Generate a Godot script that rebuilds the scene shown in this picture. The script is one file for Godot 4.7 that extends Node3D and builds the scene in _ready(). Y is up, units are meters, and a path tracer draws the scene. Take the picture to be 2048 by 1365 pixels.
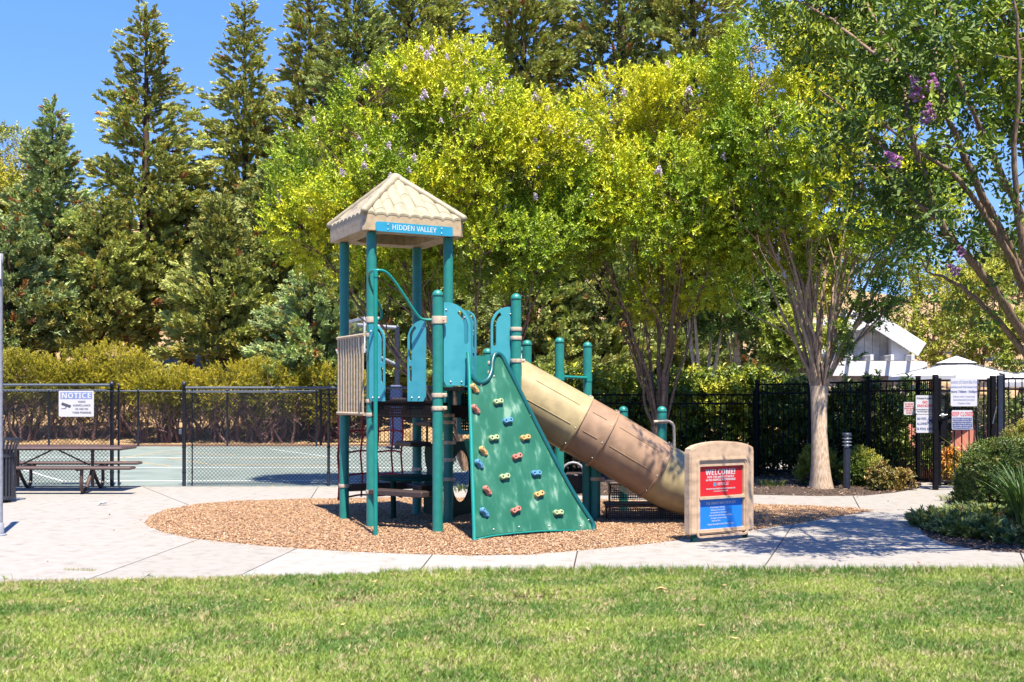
extends Node3D
# A playground seen across a lawn: play structure on wood chips, paving, sports court, fences, trees and a dry hillside.
# World frame: metres, y up, the lawn in front (z = -6 ... -10), the play structure near z = -14, the court and pool behind.

const TOWER_A := Vector3(-2.221, 0, -14.421)
const TOWER_B := Vector3(-1.741, 0, -13.499)
const TOWER_C := Vector3(-1.299, 0, -14.901)
const TOWER_D := Vector3(-0.819, 0, -13.979)
const POST_E := Vector3(-0.885, 0, -12.97)
const POST_F := Vector3(0.050, 0, -13.42)

var M := {}          # materials by name
var T := {}          # textures by name
var taken := {}


class Geo:
	var v := PackedVector3Array()
	var n := PackedVector3Array()
	var u := PackedVector2Array()
	var c := PackedColorArray()
	var col := Color.WHITE
	var tinted := false

	func vert(p: Vector3, nn: Vector3, uv := Vector2.ZERO) -> void:
		v.append(p)
		n.append(nn)
		u.append(uv)
		c.append(col)

	func tri(a: Vector3, b: Vector3, d: Vector3, na: Vector3, nb: Vector3, nd: Vector3) -> void:
		var g := (b - a).cross(d - a)
		if g.dot(na + nb + nd) > 0.0:
			vert(a, na); vert(d, nd); vert(b, nb)
		else:
			vert(a, na); vert(b, nb); vert(d, nd)

	func flat(a: Vector3, b: Vector3, d: Vector3, out: Vector3) -> void:
		var g := (b - a).cross(d - a)
		if g.length_squared() < 1e-16:
			return
		g = g.normalized()
		if g.dot(out) < 0.0:
			g = -g
		tri(a, b, d, g, g, g)

	func quad(a: Vector3, b: Vector3, d: Vector3, e: Vector3, out: Vector3) -> void:
		flat(a, b, d, out)
		flat(a, d, e, out)

	func quad_uv(a: Vector3, b: Vector3, d: Vector3, e: Vector3, nn: Vector3) -> void:  # seen from nn: a top left, b top right, d bottom right, e bottom left
		vert(a, nn, Vector2(0, 0)); vert(b, nn, Vector2(1, 0)); vert(d, nn, Vector2(1, 1))
		vert(a, nn, Vector2(0, 0)); vert(d, nn, Vector2(1, 1)); vert(e, nn, Vector2(0, 1))

	func box(t: Transform3D, size: Vector3, bevel := 0.0) -> void:
		var h := size * 0.5
		var b := minf(bevel, minf(h.x, minf(h.y, h.z)) * 0.95)
		if b <= 0.0:
			for ax in 3:
				for s: float in [-1.0, 1.0]:
					var o := Vector3.ZERO
					o[ax] = s
					var p := Vector3.ZERO
					var q := Vector3.ZERO
					p[(ax + 1) % 3] = h[(ax + 1) % 3]
					q[(ax + 2) % 3] = h[(ax + 2) % 3]
					var m := o * h[ax]
					quad(t * (m - p - q), t * (m + p - q), t * (m + p + q), t * (m - p + q), t.basis * o)
			return
		var k := h - Vector3(b, b, b)
		for ax in 3:
			var a1 := (ax + 1) % 3
			var a2 := (ax + 2) % 3
			for s: float in [-1.0, 1.0]:
				var o := Vector3.ZERO
				o[ax] = s
				var p := Vector3.ZERO
				var q := Vector3.ZERO
				p[a1] = k[a1]
				q[a2] = k[a2]
				var m := o * h[ax]
				quad(t * (m - p - q), t * (m + p - q), t * (m + p + q), t * (m - p + q), t.basis * o)
			for s1: float in [-1.0, 1.0]:
				for s2: float in [-1.0, 1.0]:
					var e := Vector3.ZERO
					e[ax] = k[ax]
					var f1 := Vector3.ZERO
					f1[a1] = s1 * h[a1]
					f1[a2] = s2 * k[a2]
					var f2 := Vector3.ZERO
					f2[a1] = s1 * k[a1]
					f2[a2] = s2 * h[a2]
					quad(t * (f1 - e), t * (f1 + e), t * (f2 + e), t * (f2 - e), t.basis * (f1 + f2))
		for sx: float in [-1.0, 1.0]:
			for sy: float in [-1.0, 1.0]:
				for sz: float in [-1.0, 1.0]:
					flat(t * Vector3(sx * h.x, sy * k.y, sz * k.z), t * Vector3(sx * k.x, sy * h.y, sz * k.z), t * Vector3(sx * k.x, sy * k.y, sz * h.z), t.basis * Vector3(sx, sy, sz))

	func tube(path: PackedVector3Array, radii: PackedFloat32Array, sides := 8, caps := true, closed := false) -> void:
		var m := path.size()
		if m < 2:
			return
		var rings := []
		var norms := []
		var d0 := (path[1] - path[0]).normalized()
		var x := d0.cross(Vector3.UP if absf(d0.y) < 0.9 else Vector3.RIGHT).normalized()
		for i in m:
			var d: Vector3
			if closed:
				d = (path[(i + 1) % m] - path[(i + m - 1) % m]).normalized()
			elif i == 0:
				d = d0
			elif i == m - 1:
				d = (path[i] - path[i - 1]).normalized()
			else:
				d = (path[i + 1] - path[i - 1]).normalized()
			x = (x - d * x.dot(d)).normalized()
			var y := d.cross(x)
			var r: float = radii[mini(i, radii.size() - 1)]
			var ring := PackedVector3Array()
			var nr := PackedVector3Array()
			for k in sides:
				var a := TAU * k / sides
				var o := x * cos(a) + y * sin(a)
				ring.append(path[i] + o * r)
				nr.append(o)
			rings.append(ring)
			norms.append(nr)
		for i in (m if closed else m - 1):
			var j := (i + 1) % m
			for k in sides:
				var l := (k + 1) % sides
				tri(rings[i][k], rings[j][k], rings[j][l], norms[i][k], norms[j][k], norms[j][l])
				tri(rings[i][k], rings[j][l], rings[i][l], norms[i][k], norms[j][l], norms[i][l])
		if caps and not closed:
			for k in range(1, sides - 1):
				flat(rings[0][0], rings[0][k], rings[0][k + 1], path[0] - path[1])
				flat(rings[m - 1][0], rings[m - 1][k], rings[m - 1][k + 1], path[m - 1] - path[m - 2])

	func bar(a: Vector3, b: Vector3, r: float, sides := 8) -> void:
		tube(PackedVector3Array([a, b]), PackedFloat32Array([r]), sides)

	func lathe(profile: PackedVector2Array, seg: int, t: Transform3D) -> void:  # (radius, height) from the bottom up; a point given twice makes an edge
		var m := profile.size()
		for i in m - 1:
			if profile[i].is_equal_approx(profile[i + 1]):
				continue
			var d := (profile[i + 1] - profile[i]).normalized()
			var n0 := Vector2(d.y, -d.x)
			var na := n0
			var nb := n0
			if i > 0 and not profile[i].is_equal_approx(profile[i - 1]):
				var e := (profile[i] - profile[i - 1]).normalized()
				na = (n0 + Vector2(e.y, -e.x)).normalized()
			if i < m - 2 and not profile[i + 1].is_equal_approx(profile[i + 2]):
				var e2 := (profile[i + 2] - profile[i + 1]).normalized()
				nb = (n0 + Vector2(e2.y, -e2.x)).normalized()
			for k in seg:
				var a0 := TAU * k / seg
				var a1 := TAU * (k + 1) / seg
				var c0 := Vector3(cos(a0), 0, sin(a0))
				var c1 := Vector3(cos(a1), 0, sin(a1))
				var up := Vector3.UP
				var p := profile[i]
				var q := profile[i + 1]
				var n00 := t.basis * (c0 * na.x + up * na.y)
				var n10 := t.basis * (c1 * na.x + up * na.y)
				var n01 := t.basis * (c0 * nb.x + up * nb.y)
				var n11 := t.basis * (c1 * nb.x + up * nb.y)
				if p.x > 1e-6:
					tri(t * (c0 * p.x + up * p.y), t * (c1 * p.x + up * p.y), t * (c1 * q.x + up * q.y), n00, n10, n11)
				if q.x > 1e-6:
					tri(t * (c0 * p.x + up * p.y), t * (c1 * q.x + up * q.y), t * (c0 * q.x + up * q.y), n00, n11, n01)

	func ball(at: Vector3, r: Vector3, seg := 10, rings := 6) -> void:
		for i in rings:
			for k in seg:
				var q := []
				for d in [[0, 0], [0, 1], [1, 1], [1, 0]]:
					var b: float = PI * (i + d[0]) / rings
					var a: float = TAU * (k + d[1]) / seg
					q.append(Vector3(sin(b) * cos(a), cos(b), sin(b) * sin(a)))
				var e := []
				for o: Vector3 in q:
					e.append((o / r).normalized())
				if i > 0:
					tri(at + q[0] * r, at + q[1] * r, at + q[2] * r, e[0], e[1], e[2])
				if i < rings - 1 or i == 0:
					tri(at + q[0] * r, at + q[2] * r, at + q[3] * r, e[0], e[2], e[3])

	static func pieces(outer: PackedVector2Array, holes: Array) -> Array:  # the outline less its holes, as plain polygons
		var todo := [outer]
		for h: PackedVector2Array in holes:
			var next := []
			for p: PackedVector2Array in todo:
				if Geometry2D.intersect_polygons(p, h).is_empty():
					next.append(p)
					continue
				var mid := Vector2.ZERO
				for q in h:
					mid += q / h.size()
				for side in 2:
					var x0 := mid.x - 1000.0 if side == 0 else mid.x
					var x1 := mid.x if side == 0 else mid.x + 1000.0
					var half := PackedVector2Array([Vector2(x0, -1000), Vector2(x1, -1000), Vector2(x1, 1000), Vector2(x0, 1000)])
					for part: PackedVector2Array in Geometry2D.intersect_polygons(p, half):
						for got: PackedVector2Array in Geometry2D.clip_polygons(part, h):
							if not Geometry2D.is_polygon_clockwise(got):
								next.append(got)
			todo = next
		return todo

	func plate(outer: PackedVector2Array, holes: Array, depth: float, t: Transform3D) -> void:  # outline in local x, y; thickness along z, centred
		var zf := Vector3(0, 0, depth * 0.5)
		for p: PackedVector2Array in Geo.pieces(outer, holes):
			var idx := Geometry2D.triangulate_polygon(p)
			for i in range(0, idx.size(), 3):
				var a := Vector3(p[idx[i]].x, p[idx[i]].y, 0)
				var b := Vector3(p[idx[i + 1]].x, p[idx[i + 1]].y, 0)
				var d := Vector3(p[idx[i + 2]].x, p[idx[i + 2]].y, 0)
				flat(t * (a + zf), t * (b + zf), t * (d + zf), t.basis.z)
				flat(t * (a - zf), t * (b - zf), t * (d - zf), -t.basis.z)
		var loops := [outer]
		loops.append_array(holes)
		for k in loops.size():
			var p: PackedVector2Array = loops[k]
			var turn := -1.0 if Geometry2D.is_polygon_clockwise(p) else 1.0
			if k > 0:
				turn = -turn
			for i in p.size():
				var a := p[i]
				var b := p[(i + 1) % p.size()]
				var e := (b - a) * turn
				var o := Vector3(e.y, -e.x, 0)
				quad(t * (Vector3(a.x, a.y, 0) + zf), t * (Vector3(b.x, b.y, 0) + zf), t * (Vector3(b.x, b.y, 0) - zf), t * (Vector3(a.x, a.y, 0) - zf), t.basis * o)

	func slab(outline: PackedVector2Array, top: float, bottom: float) -> void:  # outline in world x, z
		var idx := Geometry2D.triangulate_polygon(outline)
		for i in range(0, idx.size(), 3):
			var q := []
			for k in 3:
				q.append(Vector3(outline[idx[i + k]].x, top, outline[idx[i + k]].y))
			flat(q[0], q[1], q[2], Vector3.UP)
		if bottom >= top:
			return
		var turn := -1.0 if Geometry2D.is_polygon_clockwise(outline) else 1.0
		for i in outline.size():
			var a := outline[i]
			var b := outline[(i + 1) % outline.size()]
			var e := (b - a) * turn
			quad(Vector3(a.x, top, a.y), Vector3(b.x, top, b.y), Vector3(b.x, bottom, b.y), Vector3(a.x, bottom, a.y), Vector3(e.y, 0, -e.x))

	func perforated(t: Transform3D, size: Vector2, nx: int, ny: int, hole: float) -> void:  # a sheet of square cells, each with a diamond hole; local x, y
		var cx := size.x / nx
		var cy := size.y / ny
		for i in nx:
			for j in ny:
				var m := Vector3(-size.x * 0.5 + (i + 0.5) * cx, -size.y * 0.5 + (j + 0.5) * cy, 0)
				var w := Vector3(cx * 0.5, 0, 0)
				var h := Vector3(0, cy * 0.5, 0)
				var hw := Vector3(cx * 0.5 * hole, 0, 0)
				var hh := Vector3(0, cy * 0.5 * hole, 0)
				var o := t.basis.z
				flat(t * (m - w - h), t * (m - hw), t * (m - hh), o)
				flat(t * (m + w - h), t * (m + hw), t * (m - hh), o)
				flat(t * (m + w + h), t * (m + hw), t * (m + hh), o)
				flat(t * (m - w + h), t * (m - hw), t * (m + hh), o)
				flat(t * (m - w - h), t * (m + w - h), t * (m - hh), o)
				flat(t * (m - w + h), t * (m + w + h), t * (m + hh), o)
				flat(t * (m - w - h), t * (m - w + h), t * (m - hw), o)
				flat(t * (m + w - h), t * (m + w + h), t * (m + hw), o)

	func mesh() -> ArrayMesh:
		var arr := []
		arr.resize(Mesh.ARRAY_MAX)
		arr[Mesh.ARRAY_VERTEX] = v
		arr[Mesh.ARRAY_NORMAL] = n
		arr[Mesh.ARRAY_TEX_UV] = u
		if tinted:
			arr[Mesh.ARRAY_COLOR] = c
		var m := ArrayMesh.new()
		m.add_surface_from_arrays(Mesh.PRIMITIVE_TRIANGLES, arr)
		return m


class Copies:  # many small instances of one mesh, as a MultiMesh
	var buf := PackedFloat32Array()
	var count := 0

	func add(b: Basis, o: Vector3, k: Color) -> void:
		buf.append_array([b.x.x, b.y.x, b.z.x, o.x, b.x.y, b.y.y, b.z.y, o.y, b.x.z, b.y.z, b.z.z, o.z, k.r, k.g, k.b, 1.0])
		count += 1

	func node(called: String, mesh: Mesh, material: Material) -> MultiMeshInstance3D:
		var mm := MultiMesh.new()
		mm.transform_format = MultiMesh.TRANSFORM_3D
		mm.use_colors = true
		mm.mesh = mesh
		mm.instance_count = count
		mm.buffer = buf
		var o := MultiMeshInstance3D.new()
		o.name = called
		o.multimesh = mm
		o.material_override = material
		return o


func numbered(called: String) -> String:
	var k: int = taken.get(called, 0)
	taken[called] = k + 1
	return called if k == 0 else "%s_%03d" % [called, k]


func child_name(called: String, parent: Node) -> String:
	if not parent.has_node(called):
		return called
	var k: int = parent.get_meta("n_" + called, 0) + 1
	parent.set_meta("n_" + called, k)
	return "%s_%03d" % [called, k]


func tag(o: Node3D, label: String, category: String, group := "") -> Node3D:
	o.set_meta("label", label)
	o.set_meta("category", category)
	if group:
		o.set_meta("group", group)
	return o


func thing(called: String, label: String, category: String, at := Vector3.ZERO, group := "") -> Node3D:
	var o := Node3D.new()
	o.name = numbered(called)
	o.position = at
	add_child(o, true)
	return tag(o, label, category, group)


func origin_of(o: Node) -> Vector3:
	var p := Vector3.ZERO
	while o is Node3D and o != self:
		p += o.position
		o = o.get_parent()
	return p


func obj(called: String, g: Geo, material: Material, parent: Node = self, local := false) -> MeshInstance3D:  # geometry in world metres unless local
	var o := MeshInstance3D.new()
	o.mesh = g.mesh()
	o.material_override = material
	if parent == self:
		o.name = numbered(called)
	else:
		o.name = child_name(called, parent)
		if not local:
			o.position = -origin_of(parent)
	parent.add_child(o, true)
	return o


func inst(called: String, mesh: Mesh, material: Material, parent: Node, xf: Transform3D) -> MeshInstance3D:  # a shared mesh at a world transform
	var o := MeshInstance3D.new()
	o.mesh = mesh
	o.material_override = material
	o.name = child_name(called, parent)
	o.transform = Transform3D(xf.basis, xf.origin - origin_of(parent))
	parent.add_child(o, true)
	return o


func many(called: String, k: Copies, mesh: Mesh, material: Material, parent: Node, stuff := true) -> MultiMeshInstance3D:
	var o := k.node(called, mesh, material)
	if parent == self:
		o.name = numbered(called)
	else:
		o.name = child_name(called, parent)
		o.position = -origin_of(parent)
	if stuff:
		o.set_meta("kind", "stuff")
	parent.add_child(o, true)
	return o


func ground(called: String, g: Geo, material: Material) -> MeshInstance3D:
	var o := obj(called, g, material)
	o.set_meta("kind", "structure")
	return o


func writing(text: String, size: float, font: Font, material: Material, parent: Node, xf: Transform3D, called := "lettering", stretch := 1.0) -> MeshInstance3D:  # size: height of a line in metres; centred
	var m := TextMesh.new()
	m.text = text
	m.font = font
	m.font_size = 32
	m.pixel_size = size / 32.0
	m.depth = 0.002
	m.curve_step = 3.0
	m.horizontal_alignment = HORIZONTAL_ALIGNMENT_CENTER
	m.vertical_alignment = VERTICAL_ALIGNMENT_CENTER
	var b := xf.basis
	b.x *= stretch
	return inst(called, m, material, parent, Transform3D(b, xf.origin))


func frame_on(p: Vector3, q: Vector3) -> Transform3D:  # x from p to q on the level, y up, z to the viewer's side of that line
	var x := q - p
	x.y = 0
	x = x.normalized()
	return Transform3D(Basis(x, Vector3.UP, x.cross(Vector3.UP)), p)


func bez(a: Vector3, b: Vector3, c: Vector3, d: Vector3, k: int) -> PackedVector3Array:
	var out := PackedVector3Array()
	for i in k + 1:
		out.append(a.bezier_interpolate(b, c, d, float(i) / k))
	return out


func spline(points: PackedVector3Array, per := 6) -> PackedVector3Array:
	var out := PackedVector3Array()
	var m := points.size()
	for i in m - 1:
		for k in per:
			out.append(points[i].cubic_interpolate(points[i + 1], points[maxi(i - 1, 0)], points[mini(i + 2, m - 1)], float(k) / per))
	out.append(points[m - 1])
	return out


func taper(r0: float, r1: float, k: int) -> PackedFloat32Array:
	var out := PackedFloat32Array()
	for i in k:
		out.append(lerpf(r0, r1, float(i) / maxi(k - 1, 1)))
	return out


func rounded(w: float, h: float, r: float, seg := 4) -> PackedVector2Array:  # a rounded rectangle about the middle
	var out := PackedVector2Array()
	for k in 4:
		var m := Vector2((w * 0.5 - r) * [1, -1, -1, 1][k], (h * 0.5 - r) * [1, 1, -1, -1][k])
		for i in seg + 1:
			var a := PI * 0.5 * (k + float(i) / seg)
			out.append(m + Vector2(cos(a), sin(a)) * r)
	return out


func moved(p: PackedVector2Array, by: Vector2) -> PackedVector2Array:
	var out := PackedVector2Array()
	for q in p:
		out.append(q + by)
	return out


func noise(seed_: int, freq: float, octaves := 4) -> FastNoiseLite:
	var f := FastNoiseLite.new()
	f.seed = seed_
	f.frequency = freq
	f.noise_type = FastNoiseLite.TYPE_SIMPLEX_SMOOTH
	f.fractal_octaves = octaves
	return f


func noise_texture(seed_: int, freq: float, octaves: int, stops: Array, size := 512, bump := false, strength := 4.0) -> NoiseTexture2D:
	var t := NoiseTexture2D.new()
	t.width = size
	t.height = size
	t.seamless = true
	t.noise = noise(seed_, freq, octaves)
	if bump:
		t.as_normal_map = true
		t.bump_strength = strength
	else:
		var g := Gradient.new()
		var off := PackedFloat32Array()
		var cols := PackedColorArray()
		for s in stops:
			off.append(s[0])
			cols.append(s[1])
		g.offsets = off
		g.colors = cols
		t.color_ramp = g
	return t


func grey(x: float) -> Color:
	return Color(x, x, x)


func mat(called: String, lin: Color, rough := 0.6, tex: String = "", scale := 1.0, metal := 0.0) -> StandardMaterial3D:  # lin: linear, real-world base colour
	var m := StandardMaterial3D.new()
	m.resource_name = called
	m.albedo_color = lin.linear_to_srgb()
	m.roughness = rough
	m.metallic = metal
	if tex:
		m.albedo_texture = T[tex]
		m.uv1_triplanar = true
		m.uv1_world_triplanar = true
		m.uv1_scale = Vector3.ONE * scale
	M[called] = m
	return m


func bumped(m: StandardMaterial3D, tex: String, strength: float) -> void:
	m.normal_enabled = true
	m.normal_texture = T[tex]
	m.normal_scale = strength


func leafy(called: String, rough := 0.55, through := Color(0.5, 0.6, 0.15)) -> StandardMaterial3D:
	var m := StandardMaterial3D.new()
	m.resource_name = called
	m.vertex_color_use_as_albedo = true
	m.roughness = rough
	m.backlight_enabled = true
	m.backlight = through
	m.cull_mode = BaseMaterial3D.CULL_DISABLED
	M[called] = m
	return m

func _ready() -> void:
	# camera: level, lens shifted upward
	var cam := Camera3D.new()
	cam.name = "camera"
	cam.position = Vector3(0, 1.6, 0)
	cam.projection = Camera3D.PROJECTION_FRUSTUM
	cam.near = 0.1
	cam.far = 600.0
	cam.size = 0.1 * 1365.0 / 2180.0
	cam.frustum_offset = Vector2(0, 0.1 * 112.5 / 2180.0)
	add_child(cam)
	# sky
	var sm := ProceduralSkyMaterial.new()
	sm.sky_top_color = Color(0.040, 0.130, 0.455).linear_to_srgb()
	sm.sky_horizon_color = Color(0.225, 0.385, 0.59).linear_to_srgb()
	sm.sky_curve = 0.15
	sm.ground_horizon_color = Color(0.35, 0.33, 0.28).linear_to_srgb()
	sm.ground_bottom_color = Color(0.2, 0.2, 0.16).linear_to_srgb()
	sm.sun_angle_max = 8.0
	sm.sun_curve = 0.1
	var sky := Sky.new()
	sky.sky_material = sm
	var e := Environment.new()
	e.background_mode = Environment.BG_SKY
	e.sky = sky
	e.background_energy_multiplier = 1.0
	e.tonemap_mode = Environment.TONE_MAPPER_LINEAR
	e.tonemap_exposure = 2.6
	e.sdfgi_enabled = true
	e.ssao_enabled = true
	e.ssil_enabled = true
	var we := WorldEnvironment.new()
	we.name = "environment"
	we.environment = e
	add_child(we)
	# sun: high, behind the viewer and a little to the right
	var sun := DirectionalLight3D.new()
	sun.name = "sun"
	sun.light_energy = 1.6
	sun.light_color = Color(1.0, 0.955, 0.88)
	sun.light_angular_distance = 0.5
	sun.shadow_enabled = true
	add_child(sun)
	var el := deg_to_rad(66.0)
	sun.look_at_from_position(Vector3.ZERO, -Vector3(0.30 * cos(el), sin(el), 0.954 * cos(el)), Vector3.UP)

	make_textures()
	make_materials()
	build_ground()
	build_court()
	build_buildings()
	build_fences()
	build_play_structure()
	build_furniture()
	build_signs()
	build_planting()
	build_trees()
	build_conifers()
	build_lawn()


func make_textures() -> void:
	T.mottle = noise_texture(1, 0.02, 5, [[0.0, grey(0.72)], [0.45, grey(0.9)], [1.0, grey(1.0)]])
	T.worn = noise_texture(2, 0.012, 5, [[0.0, grey(0.8)], [0.5, grey(0.93)], [0.75, grey(1.0)], [1.0, grey(1.0)]])
	T.speckle = noise_texture(3, 0.16, 4, [[0.0, grey(0.55)], [0.4, grey(0.86)], [0.62, grey(0.97)], [1.0, grey(1.0)]])
	T.concrete = noise_texture(4, 0.011, 7, [[0.0, Color(0.80, 0.775, 0.745)], [0.27, Color(0.945, 0.935, 0.92)], [0.6, Color(0.985, 0.98, 0.975)], [1.0, Color(1, 1, 1)]], 1024)
	T.soil = noise_texture(5, 0.06, 6, [[0.0, Color(0.25, 0.2, 0.17)], [0.5, Color(0.6, 0.52, 0.46)], [1.0, Color(1, 0.92, 0.84)]], 512)
	T.lawn = noise_texture(6, 0.03, 6, [[0.0, Color(0.28, 0.42, 0.1)], [0.5, Color(0.5, 0.62, 0.2)], [0.8, Color(0.72, 0.7, 0.38)], [1.0, Color(0.8, 0.7, 0.5)]], 512)
	T.drygrass = noise_texture(7, 0.03, 7, [[0.0, Color(0.56, 0.49, 0.38)], [0.4, Color(0.84, 0.75, 0.60)], [0.6, Color(0.96, 0.88, 0.74)], [1.0, Color(1, 0.95, 0.84)]], 512)
	T.court = noise_texture(8, 0.015, 6, [[0.0, grey(0.82)], [0.5, grey(0.94)], [1.0, grey(1.0)]], 512)
	T.bark = noise_texture(9, 0.035, 5, [[0.0, Color(0.42, 0.34, 0.28)], [0.42, Color(0.72, 0.63, 0.55)], [0.6, Color(0.92, 0.86, 0.79)], [1.0, Color(1, 0.98, 0.95)]], 512)
	T.bark_soft = noise_texture(14, 0.03, 5, [[0.0, Color(0.62, 0.54, 0.47)], [0.42, Color(0.84, 0.79, 0.73)], [0.6, Color(0.95, 0.93, 0.90)], [1.0, Color(1, 1, 1)]], 512)
	T.grit_n = noise_texture(10, 0.2, 3, [], 512, true, 3.0)
	T.wave_n = noise_texture(11, 0.03, 4, [], 512, true, 6.0)
	T.fade = noise_texture(12, 0.010, 6, [[0.0, Color(0.80, 0.92, 0.92)], [0.4, Color(0.93, 0.97, 0.97)], [0.62, Color(1, 1, 1)], [1.0, Color(1.0, 1.0, 1.0)]], 512)
	T.scuff = noise_texture(13, 0.014, 7, [[0.0, Color(0.62, 0.72, 0.70)], [0.40, Color(0.72, 0.86, 0.83)], [0.56, Color(0.78, 0.92, 0.88)], [0.68, Color(0.92, 0.97, 0.95)], [0.8, Color(1.0, 1.0, 1.0)]], 1024)


func make_materials() -> void:
	bumped(mat("concrete", Color(0.274, 0.264, 0.246), 0.85, "concrete", 0.4), "grit_n", 0.35)
	bumped(mat("concrete_light", Color(0.294, 0.286, 0.268), 0.85, "concrete", 0.33), "grit_n", 0.35)
	bumped(mat("concrete_warm", Color(0.266, 0.254, 0.234), 0.85, "concrete", 0.47), "grit_n", 0.35)
	mat("concrete_shade", Color(0.27, 0.25, 0.23), 0.9, "concrete", 0.3)
	mat("soil", Color(0.13, 0.10, 0.075), 0.95, "soil", 0.6)
	mat("chip_soil", Color(0.24, 0.135, 0.068), 0.95, "soil", 1.2)
	mat("lawn_soil", Color(0.17, 0.18, 0.06), 0.95, "soil", 0.8)
	mat("pink_mulch", Color(0.44, 0.33, 0.30), 0.95, "soil", 0.7)
	bumped(mat("dry_hill", Color(0.37, 0.305, 0.225), 0.95, "drygrass", 0.09), "wave_n", 0.6)
	mat("court", Color(0.185, 0.228, 0.205), 0.8, "court", 0.12)
	mat("line_white", Color(0.72, 0.74, 0.74), 0.7, "worn", 0.8)
	mat("line_orange", Color(0.55, 0.38, 0.17), 0.7, "worn", 0.8)
	bumped(mat("teal_post", Color(0.018, 0.200, 0.172), 0.42, "fade", 1.1), "grit_n", 0.12)
	mat("teal_pipe", Color(0.006, 0.215, 0.185), 0.38, "fade", 1.4)
	mat("dark_teal", Color(0.004, 0.085, 0.095), 0.35, "fade", 1.0)
	mat("cyan_panel", Color(0.05, 0.30, 0.37), 0.4, "fade", 0.8)
	mat("cyan_face", Color(0.025, 0.27, 0.44), 0.4, "fade", 0.8)
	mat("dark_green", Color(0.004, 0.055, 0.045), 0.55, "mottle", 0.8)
	mat("wall_green", Color(1, 1, 1), 0.5)
	bumped(mat("roof_tan", Color(0.372, 0.322, 0.215), 0.55, "mottle", 0.9), "grit_n", 0.15)
	mat("roof_rim", Color(0.50, 0.385, 0.24), 0.55, "mottle", 0.9)
	mat("beige_metal", Color(0.60, 0.49, 0.37), 0.5, "mottle", 1.5)
	mat("slat_beige", Color(0.52, 0.415, 0.28), 0.5, "mottle", 1.5)
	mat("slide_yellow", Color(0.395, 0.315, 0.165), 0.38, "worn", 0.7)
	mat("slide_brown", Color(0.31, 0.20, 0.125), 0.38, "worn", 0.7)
	bumped(mat("sign_tan", Color(0.58, 0.415, 0.285), 0.6, "mottle", 0.9), "grit_n", 0.2)
	mat("brown_steel", Color(0.055, 0.036, 0.032), 0.5, "mottle", 1.2)
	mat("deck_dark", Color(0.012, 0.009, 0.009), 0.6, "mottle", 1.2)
	mat("rope_red", Color(0.36, 0.032, 0.03), 0.8)
	mat("bolt", Color(0.62, 0.63, 0.64), 0.35, "", 1.0, 0.6)
	mat("hold_green", Color(0.28, 0.36, 0.20), 0.6)
	mat("hold_blue", Color(0.07, 0.22, 0.38), 0.6)
	mat("hold_orange", Color(0.46, 0.29, 0.11), 0.6)
	mat("hold_red", Color(0.38, 0.15, 0.115), 0.6)
	mat("black_iron", Color(0.010, 0.010, 0.013), 0.45, "mottle", 1.0)
	mat("navy_steel", Color(0.018, 0.024, 0.045), 0.45, "mottle", 1.0)
	mat("wire", Color(0.020, 0.024, 0.032), 0.5)
	mat("rail_steel", Color(0.10, 0.12, 0.145), 0.4, "mottle", 1.0)
	mat("pole_grey", Color(0.30, 0.32, 0.38), 0.45, "mottle", 1.0)
	mat("can_navy", Color(0.035, 0.04, 0.06), 0.45, "mottle", 1.0)
	mat("table_brown", Color(0.085, 0.05, 0.045), 0.5, "mottle", 1.0)
	mat("white_paint", Color(0.56, 0.555, 0.575), 0.6, "worn", 0.5)
	mat("trim_white", Color(0.60, 0.595, 0.615), 0.5)
	mat("umbrella_cloth", Color(0.58, 0.58, 0.60), 0.8)
	mat("sign_white", Color(0.50, 0.50, 0.54), 0.4)
	mat("print_red", Color(0.48, 0.012, 0.018), 0.35)
	mat("print_blue", Color(0.012, 0.17, 0.60), 0.35)
	mat("ink_navy", Color(0.02, 0.05, 0.20), 0.5)
	mat("ink_blue", Color(0.16, 0.22, 0.42), 0.5)
	mat("ink_red", Color(0.50, 0.03, 0.03), 0.5)
	mat("ink_black", Color(0.02, 0.02, 0.025), 0.5)
	mat("ink_grey", Color(0.06, 0.065, 0.08), 0.5)
	mat("hoop_orange", Color(0.62, 0.07, 0.02), 0.5)
	mat("net_white", Color(0.78, 0.78, 0.80), 0.8)
	mat("pad_navy", Color(0.02, 0.035, 0.11), 0.5)
	mat("chair_red", Color(0.38, 0.14, 0.10), 0.6)
	mat("terracotta", Color(0.42, 0.20, 0.12), 0.7)
	mat("stucco", Color(0.47, 0.36, 0.28), 0.9, "mottle", 0.5)
	mat("glass", Color(0.8, 0.85, 0.9, 1.0), 0.05)
	M.glass.transparency = BaseMaterial3D.TRANSPARENCY_ALPHA
	M.glass.albedo_color = Color(0.85, 0.9, 0.95, 0.1)
	for spec in [["bark_myrtle", Color(0.33, 0.265, 0.21), 1.5], ["bark_mid", Color(0.46, 0.36, 0.275), 1.4], ["bark_pale", Color(0.66, 0.55, 0.44), 1.3], ["bark_grey", Color(0.33, 0.26, 0.205), 1.6], ["bark_dark", Color(0.10, 0.070, 0.058), 0.9]]:
		var m := mat(spec[0], spec[1], 0.9, "bark", spec[2])
		m.uv1_scale = Vector3(spec[2] * 2.2, spec[2] * 0.35, spec[2] * 2.2)
		bumped(m, "grit_n", 0.5)
	M.bark_pale.albedo_texture = T.bark_soft
	M.bark_mid.albedo_texture = T.bark_soft
	for dull in ["deck_dark", "black_iron", "wire", "dark_green", "ink_black"]:
		M[dull].metallic_specular = 0.22
	mat("stem_red", Color(0.16, 0.085, 0.075), 0.9)
	leafy("leaf_myrtle", 0.5, Color(0.46, 0.5, 0.10))
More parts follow.
